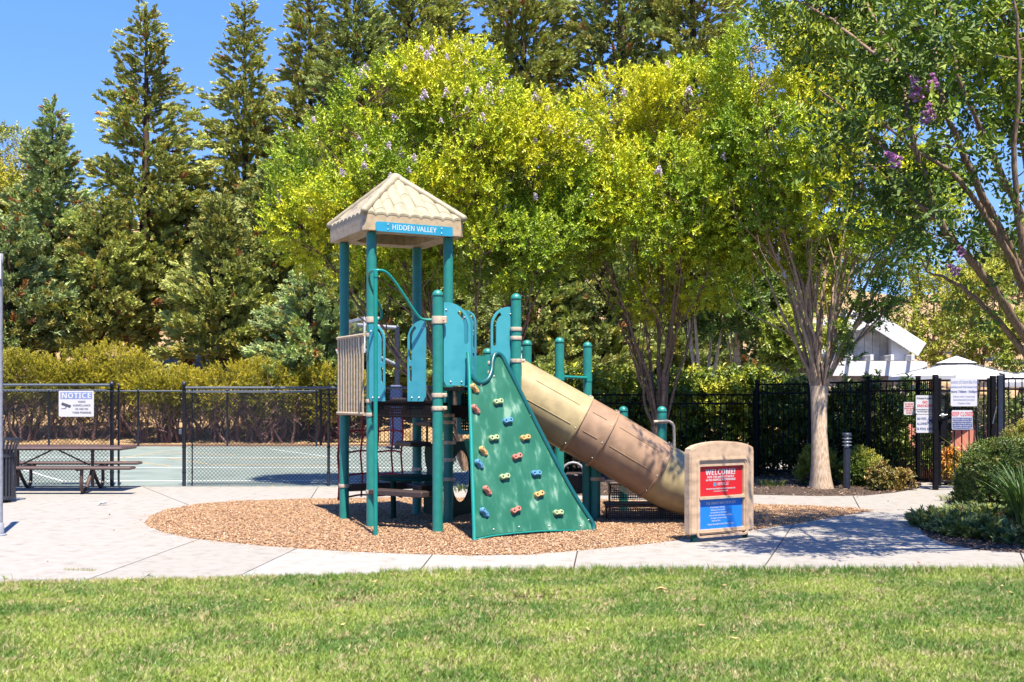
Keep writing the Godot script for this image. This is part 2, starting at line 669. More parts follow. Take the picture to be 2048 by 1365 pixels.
	leafy("leaf_near", 0.62, Color(0.40, 0.5, 0.1))
	leafy("leaf_hedge", 0.45, Color(0.32, 0.36, 0.07))
	leafy("needle", 0.6, Color(0.28, 0.3, 0.14))
	leafy("petal", 0.7, Color(0.6, 0.5, 0.6))
	leafy("blade", 0.5, Color(0.40, 0.46, 0.12))
	leafy("chip", 0.9, Color(0, 0, 0))
	M.chip.backlight_enabled = false


func terrain(x: float, z: float) -> float:  # height of the hillside behind the court and the pool
	var t := maxf(0.0, -z - 37.0)
	t = minf(t, 62.0 + minf(maxf(-z - 99.0, 0.0), 30.0) * 0.25)
	var h := 0.25 * t + 0.0009 * t * t
	h += (sin(x * 0.11 + 1.3) + sin(x * 0.043 - z * 0.05)) * 0.02 * t
	return h * (1.0 - 0.42 * smoothstep(5.0, 40.0, x))


func cut(polys: Array, by: PackedVector2Array) -> Array:
	var out := []
	for p: PackedVector2Array in polys:
		var got := Geometry2D.clip_polygons(p, by)
		var holed := false
		for q in got:
			if Geometry2D.is_polygon_clockwise(q):
				holed = true
		if holed:
			out.append_array(Geo.pieces(p, [by]))
		else:
			out.append_array(got)
	return out


func strip(a: Vector2, b: Vector2, w: float) -> PackedVector2Array:
	var d := (b - a).normalized()
	var s := Vector2(-d.y, d.x) * w * 0.5
	return PackedVector2Array([a + s, b + s, b - s, a - s])


func mulch_outline() -> PackedVector2Array:
	var raw := PackedVector2Array([Vector2(-4.692, -13.896), Vector2(-4.888, -14.717), Vector2(-4.921, -15.571), Vector2(-4.687, -16.376), Vector2(-4.205, -16.850), Vector2(-3.342, -17.182), Vector2(-2.101, -17.353), Vector2(-0.509, -17.353), Vector2(1.224, -17.098), Vector2(2.508, -16.769), Vector2(3.576, -16.376), Vector2(4.394, -16.074), Vector2(4.894, -15.783), Vector2(5.126, -15.434), Vector2(4.603, -14.843), Vector2(3.750, -13.952), Vector2(2.852, -13.064), Vector2(2.141, -12.413), Vector2(1.507, -11.904), Vector2(0.763, -11.399), Vector2(0.183, -11.073), Vector2(-0.424, -11.003), Vector2(-1.145, -11.144), Vector2(-1.678, -11.288), Vector2(-2.239, -11.512), Vector2(-2.715, -11.744), Vector2(-3.167, -12.028), Vector2(-3.654, -12.369), Vector2(-4.097, -12.871), Vector2(-4.468, -13.415)])
	return raw


func bed_low() -> PackedVector2Array:
	return PackedVector2Array([Vector2(5.107, -13.678), Vector2(4.877, -12.967), Vector2(4.749, -12.413), Vector2(4.735, -11.784), Vector2(4.894, -11.399), Vector2(5.251, -11.179), Vector2(7.711, -10.667), Vector2(11.207, -15.502), Vector2(6.884, -15.502), Vector2(6.358, -15.298), Vector2(5.736, -14.780), Vector2(5.368, -14.237)])


func bed_gate() -> PackedVector2Array:
	return PackedVector2Array([Vector2(6.445, -16.299), Vector2(6.804, -16.932), Vector2(7.220, -17.528), Vector2(8.044, -19.271), Vector2(13.931, -19.271), Vector2(11.674, -16.148), Vector2(7.123, -16.074), Vector2(6.711, -16.148)])


func bed_fence() -> PackedVector2Array:
	return PackedVector2Array([Vector2(-0.630, -18.073), Vector2(1.267, -17.706), Vector2(3.906, -17.887), Vector2(4.978, -17.616), Vector2(5.734, -17.706), Vector2(6.417, -18.262), Vector2(7.099, -19.060), Vector2(7.602, -20.162), Vector2(7.163, -23.099), Vector2(5.550, -24.392), Vector2(1.745, -24.392), Vector2(-0.269, -24.392)])


func inside(p: Vector2, poly: PackedVector2Array) -> bool:
	return Geometry2D.is_point_in_polygon(p, poly)


func build_ground() -> void:
	var g := Geo.new()
	# flat earth under everything, then the hillside as one sheet
	g.quad(Vector3(-160, -0.13, 40), Vector3(160, -0.13, 40), Vector3(160, -0.13, -37), Vector3(-160, -0.13, -37), Vector3.UP)
	ground("ground", g, M.soil)
	g = Geo.new()
	var xs := 96
	var zs := 60
	for i in xs:
		for j in zs:
			var q := []
			for d in [[0, 0], [1, 0], [1, 1], [0, 1]]:
				var x: float = -170.0 + 340.0 * (i + d[0]) / xs
				var z: float = -36.0 - 150.0 * pow(float(j + d[1]) / zs, 1.4)
				q.append(Vector3(x, terrain(x, z) - 0.012, z))
			var n := []
			for p: Vector3 in q:
				n.append(Vector3(terrain(p.x - 0.5, p.z) - terrain(p.x + 0.5, p.z), 1.0, terrain(p.x, p.z - 0.5) - terrain(p.x, p.z + 0.5)).normalized())
			g.tri(q[0], q[1], q[2], n[0], n[1], n[2])
			g.tri(q[0], q[2], q[3], n[0], n[2], n[3])
	ground("hillside", g, M.dry_hill)
	# paving: slabs between recessed joints
	var mulch := mulch_outline()
	var outer := PackedVector2Array([Vector2(-7.091, -8.967), Vector2(-4.392, -9.351), Vector2(-3.573, -9.453), Vector2(-2.735, -9.556), Vector2(-1.887, -9.702), Vector2(-1.010, -9.825), Vector2(-0.109, -9.909), Vector2(0.805, -9.966), Vector2(2.637, -9.980), Vector2(4.681, -9.966), Vector2(7.205, -9.966), Vector2(14.087, -19.486), Vector2(8.198, -19.596), Vector2(7.442, -19.931), Vector2(6.661, -18.957), Vector2(5.945, -18.358), Vector2(5.160, -18.262), Vector2(4.051, -18.553), Vector2(1.314, -18.358), Vector2(-0.654, -18.753), Vector2(-1.105, -19.432), Vector2(-3.432, -19.486), Vector2(-5.846, -19.486), Vector2(-7.133, -19.486), Vector2(-15.410, -19.486)])
	var polys := [outer]
	for p: PackedVector2Array in [mulch, bed_low(), bed_gate(), bed_fence()]:
		polys = cut(polys, p)
	for j: PackedVector2Array in [PackedVector2Array([Vector2(-2.275, -11.588), Vector2(-2.464, -9.556)]), PackedVector2Array([Vector2(-3.528, -12.325), Vector2(-3.752, -9.252)]), PackedVector2Array([Vector2(-0.803, -11.215), Vector2(-0.869, -9.662)]), PackedVector2Array([Vector2(0.697, -11.512), Vector2(0.538, -9.770)]), PackedVector2Array([Vector2(3.679, -14.121), Vector2(2.226, -9.825)]), PackedVector2Array([Vector2(-11.398, -14.413), Vector2(-4.813, -14.413)]), PackedVector2Array([Vector2(-6.973, -20.162), Vector2(-4.748, -16.074)]), PackedVector2Array([Vector2(-3.551, -20.162), Vector2(-3.153, -17.015)]), PackedVector2Array([Vector2(5.261, -11.288), Vector2(4.669, -9.825)]), PackedVector2Array([Vector2(5.846, -18.854), Vector2(4.920, -15.366)]), PackedVector2Array([Vector2(5.077, -15.502), Vector2(6.285, -15.641)]), PackedVector2Array([Vector2(-12.245, -20.162), Vector2(-6.583, -9.060)]), PackedVector2Array([Vector2(1.349, -18.854), Vector2(1.206, -16.850)])]:
		polys = cut(polys, strip(j[0], j[1], 0.014))
	var pave := Node3D.new()
	pave.name = "pavement"
	pave.set_meta("kind", "structure")
	add_child(pave)
	for p: PackedVector2Array in polys:
		if absf(area(p)) < 0.02:
			continue
		g = Geo.new()
		g.slab(p, 0.0, -0.12)
		var mid := Vector2.ZERO
		for q in p:
			mid += q / p.size()
		var tone := M.concrete as Material
		if mid.y > -12.6 and mid.x > -2.5 and mid.x < 0.9:
			tone = M.concrete_light
		elif mid.x < -3.0 and mid.y > -11.5 or mid.x > 2.0:
			tone = M.concrete_warm
		obj("paving_slab", g, tone, pave)
	g = Geo.new()
	g.slab(outer, -0.016, -0.016)
	var jb := obj("joint_bed", g, M.soil, pave)
	jb.set_meta("kind", "stuff")
	# wood chips
	g = Geo.new()
	g.slab(mulch, -0.012, -0.012)
	ground("wood_chip_bed", g, M.chip_soil)
	var chip := Geo.new()
	chip.box(Transform3D.IDENTITY, Vector3(0.020, 0.0035, 0.0068))
	var rng := RandomNumberGenerator.new()
	rng.seed = 11
	var k := Copies.new()
	var nz := noise(31, 0.7, 3)
	while k.count < 125000:
		var p := Vector2(rng.randf_range(-5.4, 5.6), rng.randf_range(-17.9, -10.9))
		if not inside(p, mulch):
			continue
		var b := Basis.from_euler(Vector3(rng.randfn() * 0.33, rng.randf() * TAU, rng.randfn() * 0.33)).scaled_local(Vector3(rng.randf_range(0.45, 1.6), 1.0, rng.randf_range(0.5, 1.7)))
		var w := rng.randf()
		var tone := Color(0.34, 0.190, 0.094).lerp(Color(0.48, 0.315, 0.182), rng.randf())
		if w < 0.13:
			tone = Color(0.17, 0.08, 0.04)
		elif w < 0.30:
			tone = Color(0.48, 0.36, 0.26)
		k.add(b, Vector3(p.x, -0.010 + rng.randf() * 0.018 + nz.get_noise_2d(p.x, p.y) * 0.008, p.y), tone)
	var spill := 0
	while spill < 620:  # a few chips kicked onto the paving
		var p2: Vector2 = mulch[rng.randi() % mulch.size()].lerp(mulch[rng.randi() % mulch.size()], rng.randf() * 0.05)
		p2 += Vector2(rng.randfn(), rng.randfn()) * 0.13
		if inside(p2, mulch) or inside(p2, bed_fence()):
			continue
		k.add(Basis.from_euler(Vector3(0, rng.randf() * TAU, 0)).scaled_local(Vector3(0.7, 1, 0.8)), Vector3(p2.x, 0.003, p2.y), Color(0.5, 0.3, 0.16))
		spill += 1
	many("wood_chips", k, chip.mesh(), M.chip, self)
	# planting beds with bark litter
	var beds := [bed_low(), bed_gate(), bed_fence()]
	k = Copies.new()
	for i in 3:
		g = Geo.new()
		g.slab(beds[i], -0.01, -0.01)
		ground("planting_bed", g, M.soil)
		var lo := Vector2(1e9, 1e9)
		var hi := -lo
		for q: Vector2 in beds[i]:
			lo = lo.min(q)
			hi = hi.max(q)
		hi.x = minf(hi.x, 9.5)
		var want: int = [5200, 2500, 5200][i]
		var got := 0
		while got < want:
			var p := Vector2(rng.randf_range(lo.x, hi.x), rng.randf_range(lo.y, hi.y))
			if not inside(p, beds[i]):
				continue
			got += 1
			var b := Basis.from_euler(Vector3(rng.randfn() * 0.4, rng.randf() * TAU, rng.randfn() * 0.4)).scaled_local(Vector3(rng.randf_range(0.8, 3.2), 1.8, rng.randf_range(0.8, 3.0)))
			k.add(b, Vector3(p.x, rng.randf() * 0.02 - 0.008, p.y), Color(0.07, 0.05, 0.04).lerp(Color(0.30, 0.21, 0.15), pow(rng.randf(), 2.0)))
	many("bark_litter", k, chip.mesh(), M.chip, self)
	# fallen leaves on the paving, the court and the lawn
	var lf := Geo.new()
	lf.flat(Vector3(-0.018, 0.004, 0), Vector3(0.0, 0.0, 0.010), Vector3(0.022, 0.006, 0), Vector3.UP)
	lf.flat(Vector3(-0.018, 0.004, 0), Vector3(0.0, 0.0, -0.010), Vector3(0.022, 0.006, 0), Vector3.UP)
	k = Copies.new()
	for i in 420:
		var p := Vector3(rng.randf_range(-9, 7), 0.003, rng.randf_range(-20, -10.1))
		var w := i % 6
		if w == 1 or w == 2:
			p = Vector3(rng.randf_range(-12, -1), 0.004, rng.randf_range(-19.9, -19.0))
		elif w == 3:
			p = Vector3(rng.randf_range(-14, -1), 0.006, -20.0 - 15.0 * pow(rng.randf(), 2.0))
		elif w == 4:
			p = Vector3(rng.randf_range(2.5, 7), 0.003, rng.randf_range(-18.6, -11.0))
		elif w == 5:
			p = Vector3(rng.randf_range(-5, 5), 0.034, rng.randf_range(-9.6, -6.5))
		var c := Color(0.30, 0.19, 0.09).lerp(Color(0.46, 0.33, 0.13), rng.randf())
		if rng.randf() < 0.25:
			c = Color(0.22, 0.10, 0.06)
		k.add(Basis.from_euler(Vector3(rng.randfn() * 0.2, rng.randf() * TAU, rng.randfn() * 0.2)).scaled_local(Vector3.ONE * rng.randf_range(0.6, 1.5)), p, c)
	many("fallen_leaves", k, lf.mesh(), M.chip, self)
	# dry crack weeds on the paving
	var blade := Geo.new()
	blade.flat(Vector3(-0.003, 0, 0), Vector3(0.003, 0, 0), Vector3(0.012, 0.05, 0.004), Vector3.BACK)
	k = Copies.new()
	for i in 150:
		var p := Vector3(-4.335, 0, -10.140).lerp(Vector3(-3.844, 0, -10.023), 0.35 + 0.65 * rng.randf())
		k.add(Basis.from_euler(Vector3(rng.randfn() * 0.4, rng.randf() * TAU, rng.randfn() * 0.5)).scaled_local(Vector3.ONE * rng.randf_range(0.3, 0.8)), p + Vector3(0, 0, rng.randfn() * 0.02), Color(0.35, 0.27, 0.1).lerp(Color(0.2, 0.24, 0.06), rng.randf()))
	var weeds := many("crack_weeds", k, blade.mesh(), M.blade, self)
	tag(weeds, "thin dry weeds growing from a crack in the paving at left", "weeds")
	# pool deck and garden ground behind the black fence
	g = Geo.new()
	g.slab(PackedVector2Array([Vector2(5.1, -22.6), Vector2(7.2, -19.2), Vector2(20, -18.4), Vector2(20, -30), Vector2(5.1, -30)]), -0.012, -0.012)
	ground("pool_deck", g, M.concrete_shade)
	g = Geo.new()
	g.slab(PackedVector2Array([Vector2(-60, -37.0), Vector2(-60, -35.4), Vector2(1.5, -35.4), Vector2(1.5, -37.0)]), 0.012, -0.1)
	ground("mulch_strip", g, M.pink_mulch)


func area(p: PackedVector2Array) -> float:
	var s := 0.0
	for i in p.size():
		s += p[i].cross(p[(i + 1) % p.size()])
	return s * 0.5


func build_court() -> void:
	var g := Geo.new()
	g.slab(PackedVector2Array([Vector2(-40, -19.5), Vector2(-0.72, -19.5), Vector2(-0.72, -35.4), Vector2(-40, -35.4)]), 0.002, -0.1)
	ground("sports_court", g, M.court)
	var lines := [[PackedVector2Array([Vector2(-10.362, -23.409), Vector2(-8.581, -20.762)]), 0], [PackedVector2Array([Vector2(-8.581, -20.762), Vector2(-0.807, -20.949)]), 0], [PackedVector2Array([Vector2(-15.024, -24.738), Vector2(-0.953, -24.738)]), 0], [PackedVector2Array([Vector2(-17.653, -29.067), Vector2(-5.078, -28.826)]), 0], [PackedVector2Array([Vector2(-7.431, -33.538), Vector2(-4.147, -27.904)]), 0], [PackedVector2Array([Vector2(-16.652, -32.296), Vector2(-10.362, -23.409)]), 0]]
	var w := Geo.new()
	for l in lines:
		w.slab(strip(l[0][0], l[0][1], 0.055), 0.006, 0.002)
	var o := ground("court_lines", w, M.line_white)
	o.set_meta("kind", "structure")
	w = Geo.new()
	var yl := [PackedVector2Array([Vector2(-10.342, -27.904), Vector2(-10.095, -31.709)]), PackedVector2Array([Vector2(-10.342, -27.904), Vector2(-7.930, -25.275)]), PackedVector2Array([Vector2(-9.036, -28.590), Vector2(-7.159, -25.837)]), PackedVector2Array([Vector2(-7.159, -25.837), Vector2(-4.018, -25.460)]), PackedVector2Array([Vector2(-7.076, -28.358), Vector2(-4.417, -28.826)]), PackedVector2Array([Vector2(-10.095, -31.709), Vector2(-7.576, -29.812)])]
	for l: PackedVector2Array in yl:
		w.slab(strip(l[0], l[1], 0.05), 0.010, 0.002)
	o = ground("court_lines", w, M.line_orange)

func build_buildings() -> void:
	# white pool house with a gable roof and a beam with shaped ends
	var t := thing("pool_house", "white gabled pool house with vertical boards behind the pale-trunked tree", "building", Vector3(9.65, 0, -31))
	var g := Geo.new()
	g.box(Transform3D(Basis(), Vector3(9.65, 1.45, -32.2)), Vector3(2.3, 2.9, 4.0))
	obj("wall", g, M.stucco, t)
	# gable of separate boards
	for i in 11:
		var x := 8.59 + i * 0.212
		var top := 3.86 - absf(x - 9.65) * 0.63
		g = Geo.new()
		g.plate(PackedVector2Array([Vector2(-0.1, 2.45), Vector2(0.1, 2.45), Vector2(0.1, top - 0.06), Vector2(-0.1, top - 0.06)]), [], 0.03, Transform3D(Basis(), Vector3(x, 0, -30.15)))
		obj("siding_board", g, M.white_paint, t)
	for s: float in [-1.0, 1.0]:
		g = Geo.new()
		var a := Vector3(9.65, 4.00, 0)
		var b := Vector3(9.65 + s * 1.55, 3.02, 0)
		var d := (b - a).normalized()
		var up := Vector3(-d.y, d.x, 0) * s
		g.box(Transform3D(Basis(d, up, d.cross(up)), (a + b) * 0.5 + Vector3(0, 0, -32.0)), Vector3(a.distance_to(b), 0.09, 4.9), 0.01)
		var roof := obj("roof", g, M.white_paint, t)
		g = Geo.new()
		g.box(Transform3D(Basis(d, up, d.cross(up)), (a + b) * 0.5 + up * -0.16 + Vector3(0, 0, -29.53)), Vector3(a.distance_to(b), 0.42, 0.05), 0.008)
		obj("barge_board", g, M.trim_white, roof)
		g = Geo.new()
		g.box(Transform3D(Basis(), Vector3(9.65 + s * 0.95, 2.90, -29.85)), Vector3(0.5, 0.75, 0.25), 0.02)
		obj("corbel", g, M.trim_white, t)
		g = Geo.new()
		g.box(Transform3D(Basis(), Vector3(9.65 + s * 0.9, 1.1, -29.8)), Vector3(0.42, 2.2, 0.42), 0.02)
		obj("column", g, M.stucco, t)
	g = Geo.new()
	var prof := PackedVector2Array([Vector2(-1.38, 0.40), Vector2(1.43, 0.40), Vector2(1.58, 0.36), Vector2(1.58, 0.26), Vector2(1.49, 0.22), Vector2(1.43, 0.14), Vector2(1.34, 0.09), Vector2(1.29, 0.0), Vector2(-1.29, 0.0), Vector2(-1.34, 0.09), Vector2(-1.43, 0.14), Vector2(-1.49, 0.22), Vector2(-1.58, 0.26), Vector2(-1.58, 0.36)])
	g.plate(prof, [], 0.16, Transform3D(Basis(), Vector3(9.65, 2.18, -29.55)))
	obj("beam", g, M.trim_white, t)
	for i in 5:
		g = Geo.new()
		g.box(Transform3D(Basis(), Vector3(8.55 + i * 0.55, 2.66, -29.8)), Vector3(0.09, 0.16, 1.2), 0.01)
		obj("rafter", g, M.trim_white, t)


func chain_panel(t: Node3D, a: Vector3, b: Vector3, h: float, step := 0.068, wire := 0.0041) -> void:
	var w := Vector2(b.x - a.x, b.z - a.z).length()
	var fr := frame_on(a, b)
	var g := Geo.new()
	var k := -int(h / step) - 1
	while k * step < w:
		for s in 2:
			# line through (k*step, 0) rising at 45 degrees, clipped to the panel
			var x0 := k * step
			var y0 := 0.03
			var x1 := x0 + h
			var y1 := h + 0.03
			if x0 < 0.0:
				y0 -= x0
				x0 = 0.0
			if x1 > w:
				y1 -= x1 - w
				x1 = w
			if x1 - x0 > 0.02:
				if s == 1:
					x0 = w - x0
					x1 = w - x1
				var z := 0.0025 if s == 0 else -0.0025
				g.tube(PackedVector3Array([fr * Vector3(x0, y0, z), fr * Vector3(x1, y1, z)]), PackedFloat32Array([wire]), 3, false)
		k += 1
	var o := obj("wire_mesh", g, M.wire, t)
	o.set_meta("kind", "stuff")


func chain_post(t: Node3D, p: Vector3, h: float, r: float, material: Material) -> void:
	var g := Geo.new()
	g.lathe(PackedVector2Array([Vector2(r, 0), Vector2(r, h), Vector2(r * 1.15, h), Vector2(r * 1.15, h), Vector2(r * 1.15, h + 0.02), Vector2(r * 0.7, h + 0.05), Vector2(0, h + 0.06)]), 10, Transform3D(Basis(), p))
	var o := obj("post", g, material, t)
	for y: float in [0.25, 0.7, 1.15, h - 0.12]:
		g = Geo.new()
		g.lathe(PackedVector2Array([Vector2(r, y - 0.012), Vector2(r + 0.006, y - 0.012), Vector2(r + 0.006, y - 0.012), Vector2(r + 0.006, y + 0.012), Vector2(r + 0.006, y + 0.012), Vector2(r, y + 0.012)]), 10, Transform3D(Basis(), p))
		obj("band", g, M.wire, o)


func rail(t: Node3D, a: Vector3, b: Vector3, r: float, material: Material, called := "rail") -> void:
	var g := Geo.new()
	g.bar(a, b, r, 8)
	obj(called, g, material, t)


func iron_panel(t: Node3D, a: Vector3, b: Vector3, h: float, gap := 0.112, posts := true) -> void:
	var w := Vector2(b.x - a.x, b.z - a.z).length()
	var fr := frame_on(a, b)
	for y: float in [h - 0.02, h - 0.20, 0.12]:
		var g := Geo.new()
		g.box(fr * Transform3D(Basis(), Vector3(w * 0.5, y, 0)), Vector3(w, 0.036, 0.036), 0.004)
		obj("rail", g, M.black_iron, t)
	var pick := Geo.new()
	pick.box(Transform3D.IDENTITY, Vector3(0.017, h - 0.16, 0.017), 0.002)
	var pm := pick.mesh()
	var m := int(w / gap)
	for i in range(1, m):
		inst("picket", pm, M.black_iron, t, fr * Transform3D(Basis(), Vector3(w * i / m, 0.12 + (h - 0.16) * 0.5, 0.001)))
	if posts:
		for x: float in [0.0, w]:
			var g := Geo.new()
			g.box(fr * Transform3D(Basis(), Vector3(x, (h + 0.05) * 0.5, 0)), Vector3(0.075, h + 0.05, 0.075), 0.008)
			g.box(fr * Transform3D(Basis(), Vector3(x, h + 0.062, 0)), Vector3(0.084, 0.02, 0.084), 0.006)
			obj("post", g, M.black_iron, t)


func build_fences() -> void:
	# the court's near fence, left of the opening
	var z := -19.6
	var t := thing("chain_link_fence", "dark chain link fence with a blue topped notice, behind the picnic table", "fence", Vector3(-8, 0, z))
	chain_panel(t, Vector3(-12.4, 0, z), Vector3(-7.26, 0, z), 1.72)
	rail(t, Vector3(-12.4, 1.82, z), Vector3(-7.2, 1.82, z), 0.024, M.rail_steel, "top_rail")
	rail(t, Vector3(-12.4, 1.73, z + 0.01), Vector3(-7.3, 1.73, z + 0.01), 0.011, M.rail_steel, "tension_wire")
	chain_post(t, Vector3(-7.2, 0, z), 1.83, 0.036, M.navy_steel)
	chain_post(t, Vector3(-7.10, 0, z - 0.06), 1.80, 0.020, M.navy_steel)
	chain_post(t, Vector3(-10.2, 0, z), 1.81, 0.028, M.navy_steel)
	t = thing("chain_link_fence", "dark chain link fence between the court opening and the play tower", "fence", Vector3(-4, 0, z))
	chain_panel(t, Vector3(-5.84, 0, z), Vector3(-0.74, 0, z), 1.72)
	rail(t, Vector3(-5.88, 1.77, z), Vector3(-0.74, 1.77, z), 0.022, M.rail_steel, "top_rail")
	rail(t, Vector3(-5.88, 1.69, z + 0.01), Vector3(-3.6, 1.69, z + 0.01), 0.010, M.rail_steel, "tension_wire")
	chain_post(t, Vector3(-5.90, 0, z), 1.83, 0.034, M.navy_steel)
	chain_post(t, Vector3(-5.76, 0, z - 0.02), 1.72, 0.012, M.navy_steel)
	chain_post(t, Vector3(-3.3, 0, z), 1.75, 0.026, M.navy_steel)
	chain_post(t, Vector3(-0.74, 0, z), 1.78, 0.032, M.navy_steel)
	var g := Geo.new()
	g.box(Transform3D(Basis(), Vector3(-5.96, 0.98, z + 0.02)), Vector3(0.05, 0.09, 0.05), 0.008)
	obj("latch", g, M.rail_steel, t)
	# far fence and the one along the right side of the court
	z = -35.4
	t = thing("chain_link_fence", "far chain link fence along the back of the sports court", "fence", Vector3(-14, 0, z))
	chain_panel(t, Vector3(-24, 0, z), Vector3(-6.35, 0, z), 1.72, 0.075, 0.003)
	rail(t, Vector3(-24, 1.80, z), Vector3(-6.3, 1.80, z), 0.024, M.rail_steel, "top_rail")
	for i in 7:
		chain_post(t, Vector3(-6.35 - i * 2.9, 0, z), 1.82, 0.034, M.navy_steel)
	t = thing("chain_link_fence", "side chain link fence of the court, seen end on behind the play tower", "fence", Vector3(-0.72, 0, -27))
	chain_panel(t, Vector3(-0.72, 0, -19.65), Vector3(-0.72, 0, -35.3), 1.72, 0.09, 0.003)
	rail(t, Vector3(-0.72, 1.79, -19.65), Vector3(-0.72, 1.79, -35.3), 0.022, M.rail_steel, "top_rail")
	for i in 4:
		chain_post(t, Vector3(-0.72, 0, -23.5 - i * 3.9), 1.80, 0.03, M.navy_steel)
	# black iron fences
	t = thing("iron_fence", "black picket fence at the back right corner of the sports court", "fence", Vector3(-3, 0, -35.9))
	iron_panel(t, Vector3(-6.3, 0, -35.9), Vector3(-2.8, 0, -35.9), 1.76, 0.14)
	t = thing("iron_fence", "black picket fence behind the tube slide with a hedge against it", "fence", Vector3(3, 0, -22.3))
	iron_panel(t, Vector3(1.2, 0, -22.4), Vector3(3.1, 0, -22.3), 1.67)
	iron_panel(t, Vector3(3.1, 0, -22.3), Vector3(4.96, 0, -22.26), 1.67)
	t = thing("iron_fence", "black picket fence running from the corner post to the pool gate", "fence", Vector3(6.1, 0, -21.1))
	iron_panel(t, Vector3(5.0, 0, -22.2), Vector3(5.85, 0, -21.36), 1.88)
	iron_panel(t, Vector3(5.85, 0, -21.36), Vector3(6.71, 0, -20.5), 1.90)
	iron_panel(t, Vector3(6.71, 0, -20.5), Vector3(7.42, 0, -19.9), 1.92)
	iron_panel(t, Vector3(7.42, 0, -19.9), Vector3(7.33, 0, -18.86), 1.92)
	t = thing("iron_fence", "black picket fence right of the pool gate behind the clipped hedge", "fence", Vector3(10, 0, -18.8))
	g = Geo.new()
	g.box(Transform3D(Basis(), Vector3(8.41, 0.99, -18.78)), Vector3(0.085, 1.98, 0.085), 0.008)
	obj("post", g, M.navy_steel, t)
	iron_panel(t, Vector3(8.46, 0, -18.8), Vector3(11.2, 0, -18.8), 1.94)
	# the pool gate
	t = thing("pool_gate", "black iron pool gate carrying the large white hours sign", "gate", Vector3(7.8, 0, -18.8))
	iron_panel(t, Vector3(7.38, 0.02, -18.8), Vector3(8.27, 0.02, -18.8), 1.89, 0.112, false)
	for x: float in [7.31, 8.30]:
		g = Geo.new()
		g.box(Transform3D(Basis(), Vector3(x, 0.985, -18.8)), Vector3(0.085, 1.97, 0.085), 0.008)
		obj("gate_post", g, M.black_iron, t)
	for x: float in [7.385, 8.225]:
		g = Geo.new()
		g.box(Transform3D(Basis(), Vector3(x, 1.0, -18.801)), Vector3(0.042, 1.86, 0.042), 0.005)
		obj("stile", g, M.black_iron, t)
	g = Geo.new()
	g.box(Transform3D(Basis(), Vector3(7.43, 1.06, -18.76)), Vector3(0.10, 0.34, 0.02), 0.004)
	obj("lock_plate", g, M.black_iron, t)
	g = Geo.new()
	g.ball(Vector3(7.394, 1.291, -18.700), Vector3(0.035, 0.035, 0.03))
	g.bar(Vector3(7.351, 1.282, -18.720), Vector3(7.479, 1.299, -18.720), 0.012)
	obj("knob", g, M.bolt, t)
	g = Geo.new()
	g.bar(Vector3(8.330, 1.445, -18.720), Vector3(8.261, 1.145, -18.720), 0.010)
	obj("gate_closer", g, M.rail_steel, t)
	# latch guard: a sheet of fine mesh over the lower gate
	g = Geo.new()
	g.perforated(Transform3D(Basis(), Vector3(7.82, 1.34, -18.835)), Vector2(0.80, 0.62), 34, 26, 0.82)
	obj("guard_mesh", g, M.wire, t)


